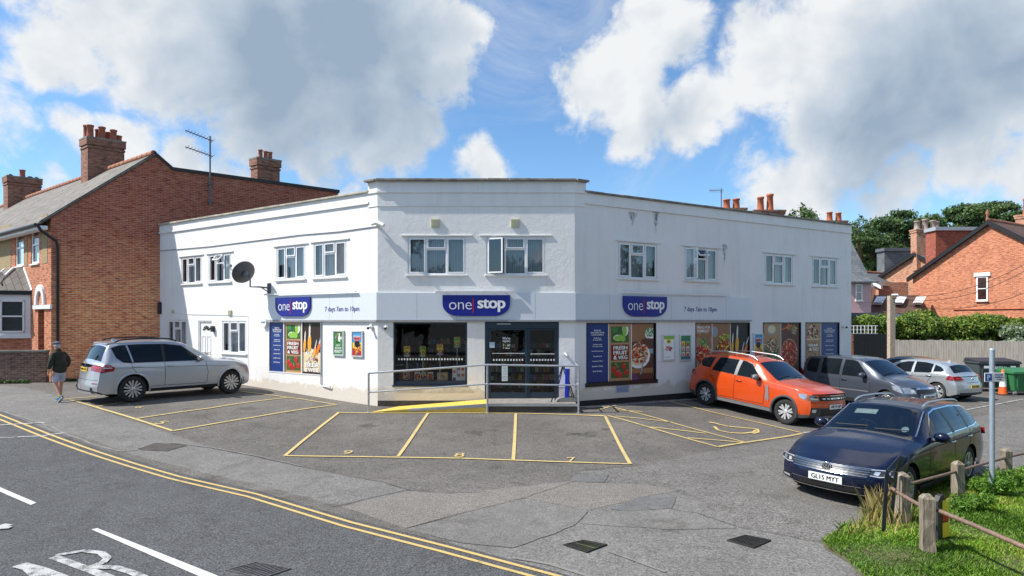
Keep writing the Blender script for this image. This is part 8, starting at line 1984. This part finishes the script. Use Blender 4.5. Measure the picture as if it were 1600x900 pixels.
# ------------------------------------------------------------------ debris and a few weeds
WEED = leafmat('weed_leaves', [(.03,.07,.012),(.06,.12,.02)])
random.seed(9)
C=[];Rr=[]
for k in range(46):
    t=random.random(); p = gwR.lerp(gwL, t*.75); C.append((p.x-.1+random.uniform(-.05,.1),p.y-.22,gz(p.x,p.y)+.04)); q=random.uniform(.08,.2); Rr.append((q,.1,q*.7))
root = empty('weeds','low dark weeds along the foot of the garden wall','weeds',Matrix.Translation(gwR)); leaves('foliage', C, Rr, 3800, .035, WEED, root, shell=.4)
C=[];Rr=[]
for k in range(18): p = HS @ Vector((.1+k*.2,.12,0)); C.append((p.x,p.y,gz(p.x,p.y)+.04)); q=random.uniform(.06,.15); Rr.append((q,.1,q*.7))
root = empty('weeds','sparse weeds at the foot of the brick gable wall','weeds',Matrix.Translation(HV)); leaves('foliage', C, Rr, 1500, .03, WEED, root, shell=.4)
tv = [(1366,770,2.9),(1352,782,2.9)]
# tall bushy weeds beside the posts
for i,(px,py,hh,rr,n,lab) in enumerate([(1512,792,.30,.34,2600,'leafy weed clump beside the post at the car side'),(1545,765,.38,.42,3600,'leafy weed clump at the foot of the signpole'),(1588,752,.34,.45,3000,'leafy weed clump right of the farthest post'),(1466,800,.2,.25,1300,'small weed clump behind the warning marker')]):
    x,y = gpt(px,py,2.78); z = vzs(x,y); C=[(x+random.uniform(-rr,rr)*.6,y+random.uniform(-.15,.15),z+hh*random.uniform(.15,.7)) for k in range(9)]; Rr=[(rr*.4,.16,hh*.35)]*9
    root = empty('weed_clump', lab, 'weeds', Matrix.Translation((x,y,z))); leaves('foliage', C, Rr, n, .03, leafmat('weed_bright_%d'%i, [(.06,.15,.014),(.12,.26,.02),(.18,.31,.035)]), root, shell=.3, aspect=.3)

# ------------------------------------------------------------------ the walking man
px_, foot = 93, 634
hm = 2.50; Ym = F_PX*hm/(foot-HOR); Xm = (px_-800)/F_PX*Ym; Zm = gz(Xm, Ym)
hd_ = Vector((-.35,-.25,0)).normalized()      # he walks left, slightly towards the road, seen from behind
hd_ = Vector((-.80,.35,0)).normalized()
Mm = Matrix.Identity(4); sdv = Vector((-hd_.y, hd_.x, 0))
for i in range(3): Mm[i][0]=hd_[i]; Mm[i][1]=sdv[i]
Mm[0][3],Mm[1][3],Mm[2][3] = Xm,Ym,Zm
man = empty('person', 'man in dark olive jacket, flat cap, pale shorts and yellow socks walking left', 'person', Mm)
def skin(name, V, E, Rd, mat, sub=2, parent=man, root=0):
    me = bpy.data.meshes.new(name); me.from_pydata(V, E, []); o_ = bpy.data.objects.new(name, me); COL.objects.link(o_); o_.parent = parent; me.materials.append(mat)
    s = o_.modifiers.new('skin','SKIN'); 
    for i, r_ in enumerate(Rd): me.skin_vertices[0].data[i].radius = r_ if isinstance(r_, tuple) else (r_, r_)
    for i in range(len(V)): me.skin_vertices[0].data[i].use_root = (i == root)
    s.use_smooth_shade = True; s.branch_smoothing = .4
    q = o_.modifiers.new('sub','SUBSURF'); q.levels = sub; q.render_levels = sub; return o_
SKINM = plain('skin', (.50,.27,.19,1), .55, var=.08); JACK = plain('olive_jacket', (.022,.024,.014,1), .8, var=.45, scale=5, bump=.5); SHORTS = plain('pale_blue_shorts', (.42,.45,.56,1), .85, var=.15, scale=6); SOCK = plain('yellow_sock', (.66,.42,.02,1), .9, var=.15); SHOE = plain('teal_trainer', (.03,.09,.12,1), .5, var=.5, scale=14); SOLE = plain('pale_sole', (.4,.5,.55,1), .7); CAPM = plain('grey_cap', (.10,.10,.13,1), .9, var=.35, scale=12); HAIR = plain('grey_hair', (.45,.43,.42,1), .9, var=.2)
# x forward, y left, z up ; mid-stride: right leg forward (planted), left leg behind on its toe
V = [(0,0,.92),(0,0,1.10),(.02,0,1.28),(.05,0,1.42),(.09,0,1.50),(.135,0,1.60),(.15,0,1.67),
     (.02,.10,.90),(.02,.115,.86),(-.02,.11,.50),(-.24,.10,.16),(-.25,.10,.11),(-.12,.10,.03),
     (.02,-.10,.90),(.04,-.115,.86),(.13,-.11,.49),(.16,-.11,.12),(.15,-.11,.07),(.30,-.12,.045),
     (.05,.17,1.40),(.0,.235,1.16),(.06,.25,.93),(.09,.245,.86),
     (.05,-.17,1.40),(-.02,-.235,1.17),(.10,-.24,.96),(.13,-.235,.89)]
E = [(0,1),(1,2),(2,3),(3,4),(4,5),(5,6),(0,7),(7,8),(8,9),(9,10),(10,11),(11,12),(0,13),(13,14),(14,15),(15,16),(16,17),(17,18),(3,19),(19,20),(20,21),(21,22),(3,23),(23,24),(24,25),(25,26)]
Rd = [(.13,.10),(.13,.10),(.13,.09),(.08,.06),.05,(.078,.09),(.07,.085),.09,.085,.058,.036,.038,.034,.09,.085,.058,.036,.038,.034,.04,.034,.03,.03,.04,.034,.03,.03]
bd = skin('body', V, E, Rd, SKINM)
# head details
def hp_(x,y,z): return (x,y,z)
fb = MB(); fb.ball((.225,0,1.625),(.022,.016,.02),8); fb.ball((.13,.083,1.625),(.02,.012,.03),8); fb.ball((.13,-.083,1.625),(.02,.012,.03),8); fb.build('face', SKINM, man, local=True, smooth=True)
fb = MB(); 
for s_ in (1,-1): fb.ball((.218,s_*.032,1.645),(.008,.012,.007),8)
fb.build('eyes', BLKPL, man, local=True, smooth=True)
fb = MB(); fb.ball((.095,0,1.625),(.075,.083,.085),14); fb.build('hair', HAIR, man, local=True, smooth=True)
fb = MB(); fb.ball((.13,0,1.70),(.125,.098,.055),16); T=Matrix.Translation((0,0,0)); fb.ball((.235,0,1.675),(.055,.075,.014),12); fb.build('flat_cap', CAPM, man, local=True, smooth=True)
# jacket
V = [(0,0,.80),(-.005,0,1.0),(.0,0,1.18),(.03,0,1.36),(.065,0,1.45),(.085,0,1.50),(.05,.16,1.40),(-.02,.235,1.17),(.06,.26,.95),(.05,-.16,1.40),(-.04,-.235,1.18),(.09,-.25,.98)]
E = [(0,1),(1,2),(2,3),(3,4),(4,5),(3,6),(6,7),(7,8),(3,9),(9,10),(10,11)]
Rd = [(.205,.16),(.205,.155),(.20,.15),(.165,.13),(.10,.09),(.075,.075),.09,.075,.056,.09,.075,.056]
skin('jacket', V, E, Rd, JACK, root=2)
fb = MB(); fb.lathe([(.085,0),(.088,.03),(.075,.045),(.07,.0)],16,T=Matrix.Translation((.085,0,1.485)) @ Matrix.Rotation(R(18),4,'Y')); fb.build('collar', plain('brown_cord_collar',(.09,.055,.03,1),.9), man, local=True, smooth=True)
V = [(0,0,.96),(0,0,.88),(.02,.10,.82),(-.0,.115,.55),(.04,-.10,.82),(.11,-.115,.55)]
E = [(0,1),(1,2),(2,3),(1,4),(4,5)]; skin('shorts', V, E, [(.15,.125),(.145,.125),(.105,.105),(.098,.088),(.105,.105),(.098,.088)], SHORTS, root=0)
V = [(-.17,.10,.27),(-.245,.10,.13)]; skin('sock', V, [(0,1)], [.047,.044], SOCK, 1); V = [(.155,-.11,.26),(.155,-.11,.10)]; skin('sock', V, [(0,1)], [.047,.044], SOCK, 1)
def shoe(p, q, r_): 
    b = MB(); p=Vector(p); q=Vector(q); d=(q-p).normalized(); X=d; Yv=Vector((0,1,0)); Z=X.cross(Yv).normalized()*1; Z = Z if Z.z>0 else -Z
    rows=[]; 
    for t,w,h in ((-.04,.02,.03),(.0,.036,.075),(.06,.04,.085),(.13,.042,.065),(.2,.046,.048),(.26,.036,.035),(.29,.01,.02)):
        c=p+X*t; rows.append([c+Yv*(w*math.cos(a))+Z*(max(0,math.sin(a))*h+(min(0,math.sin(a)))*.022) for a in [2*math.pi*k/12 for k in range(12)]])
    b.grid(rows, closed=True); b.face(rows[0]); b.face(rows[-1]); so2=b.build('shoe', SHOE, man, local=True, smooth=True)
    b = MB(); rows2=[[pp-Z*.0 for pp in (r0[6]-Z*.008, r0[0]-Z*.008, r0[0]-Z*.032, r0[6]-Z*.032)] for r0 in rows]; b.grid(rows2, closed=True, sm=False); b.build('sole', SOLE, so2, local=True)
shoe((.12,-.11,.035),(.42,-.12,.035),0); shoe((-.285,.10,.15),(-.08,.10,-.02),0)
def hand(c, d, sd):
    c=Vector(c); d=Vector(d).normalized(); s2=Vector((1,0,0)); V=[tuple(c),tuple(c+d*.045),tuple(c+d*.085)]; E=[(0,1),(1,2)]; Rd=[(.022,.030),(.018,.038),(.014,.036)]
    me_=skin('hand', V, E, Rd, SKINM, 1)
    for k,(o2,l) in enumerate(((-.028,.062),(-.010,.074),(.010,.070),(.028,.055))):
        p=c+d*.08+s2*o2; skin('finger',[tuple(p),tuple(p+d*l*.5),tuple(p+d*l+Vector((0,-sd*.015,0)))],[(0,1),(1,2)],[.009,.0085,.007],SKINM,1,parent=me_)
    p=c+d*.03+s2*.03; skin('thumb',[tuple(p),tuple(p+d*.03+s2*.02),tuple(p+d*.055+s2*.024)],[(0,1),(1,2)],[.011,.010,.008],SKINM,1,parent=me_)
hand((.085,.248,.90),(.1,0,-1),1); hand((.13,-.237,.92),(.15,0,-1),-1)
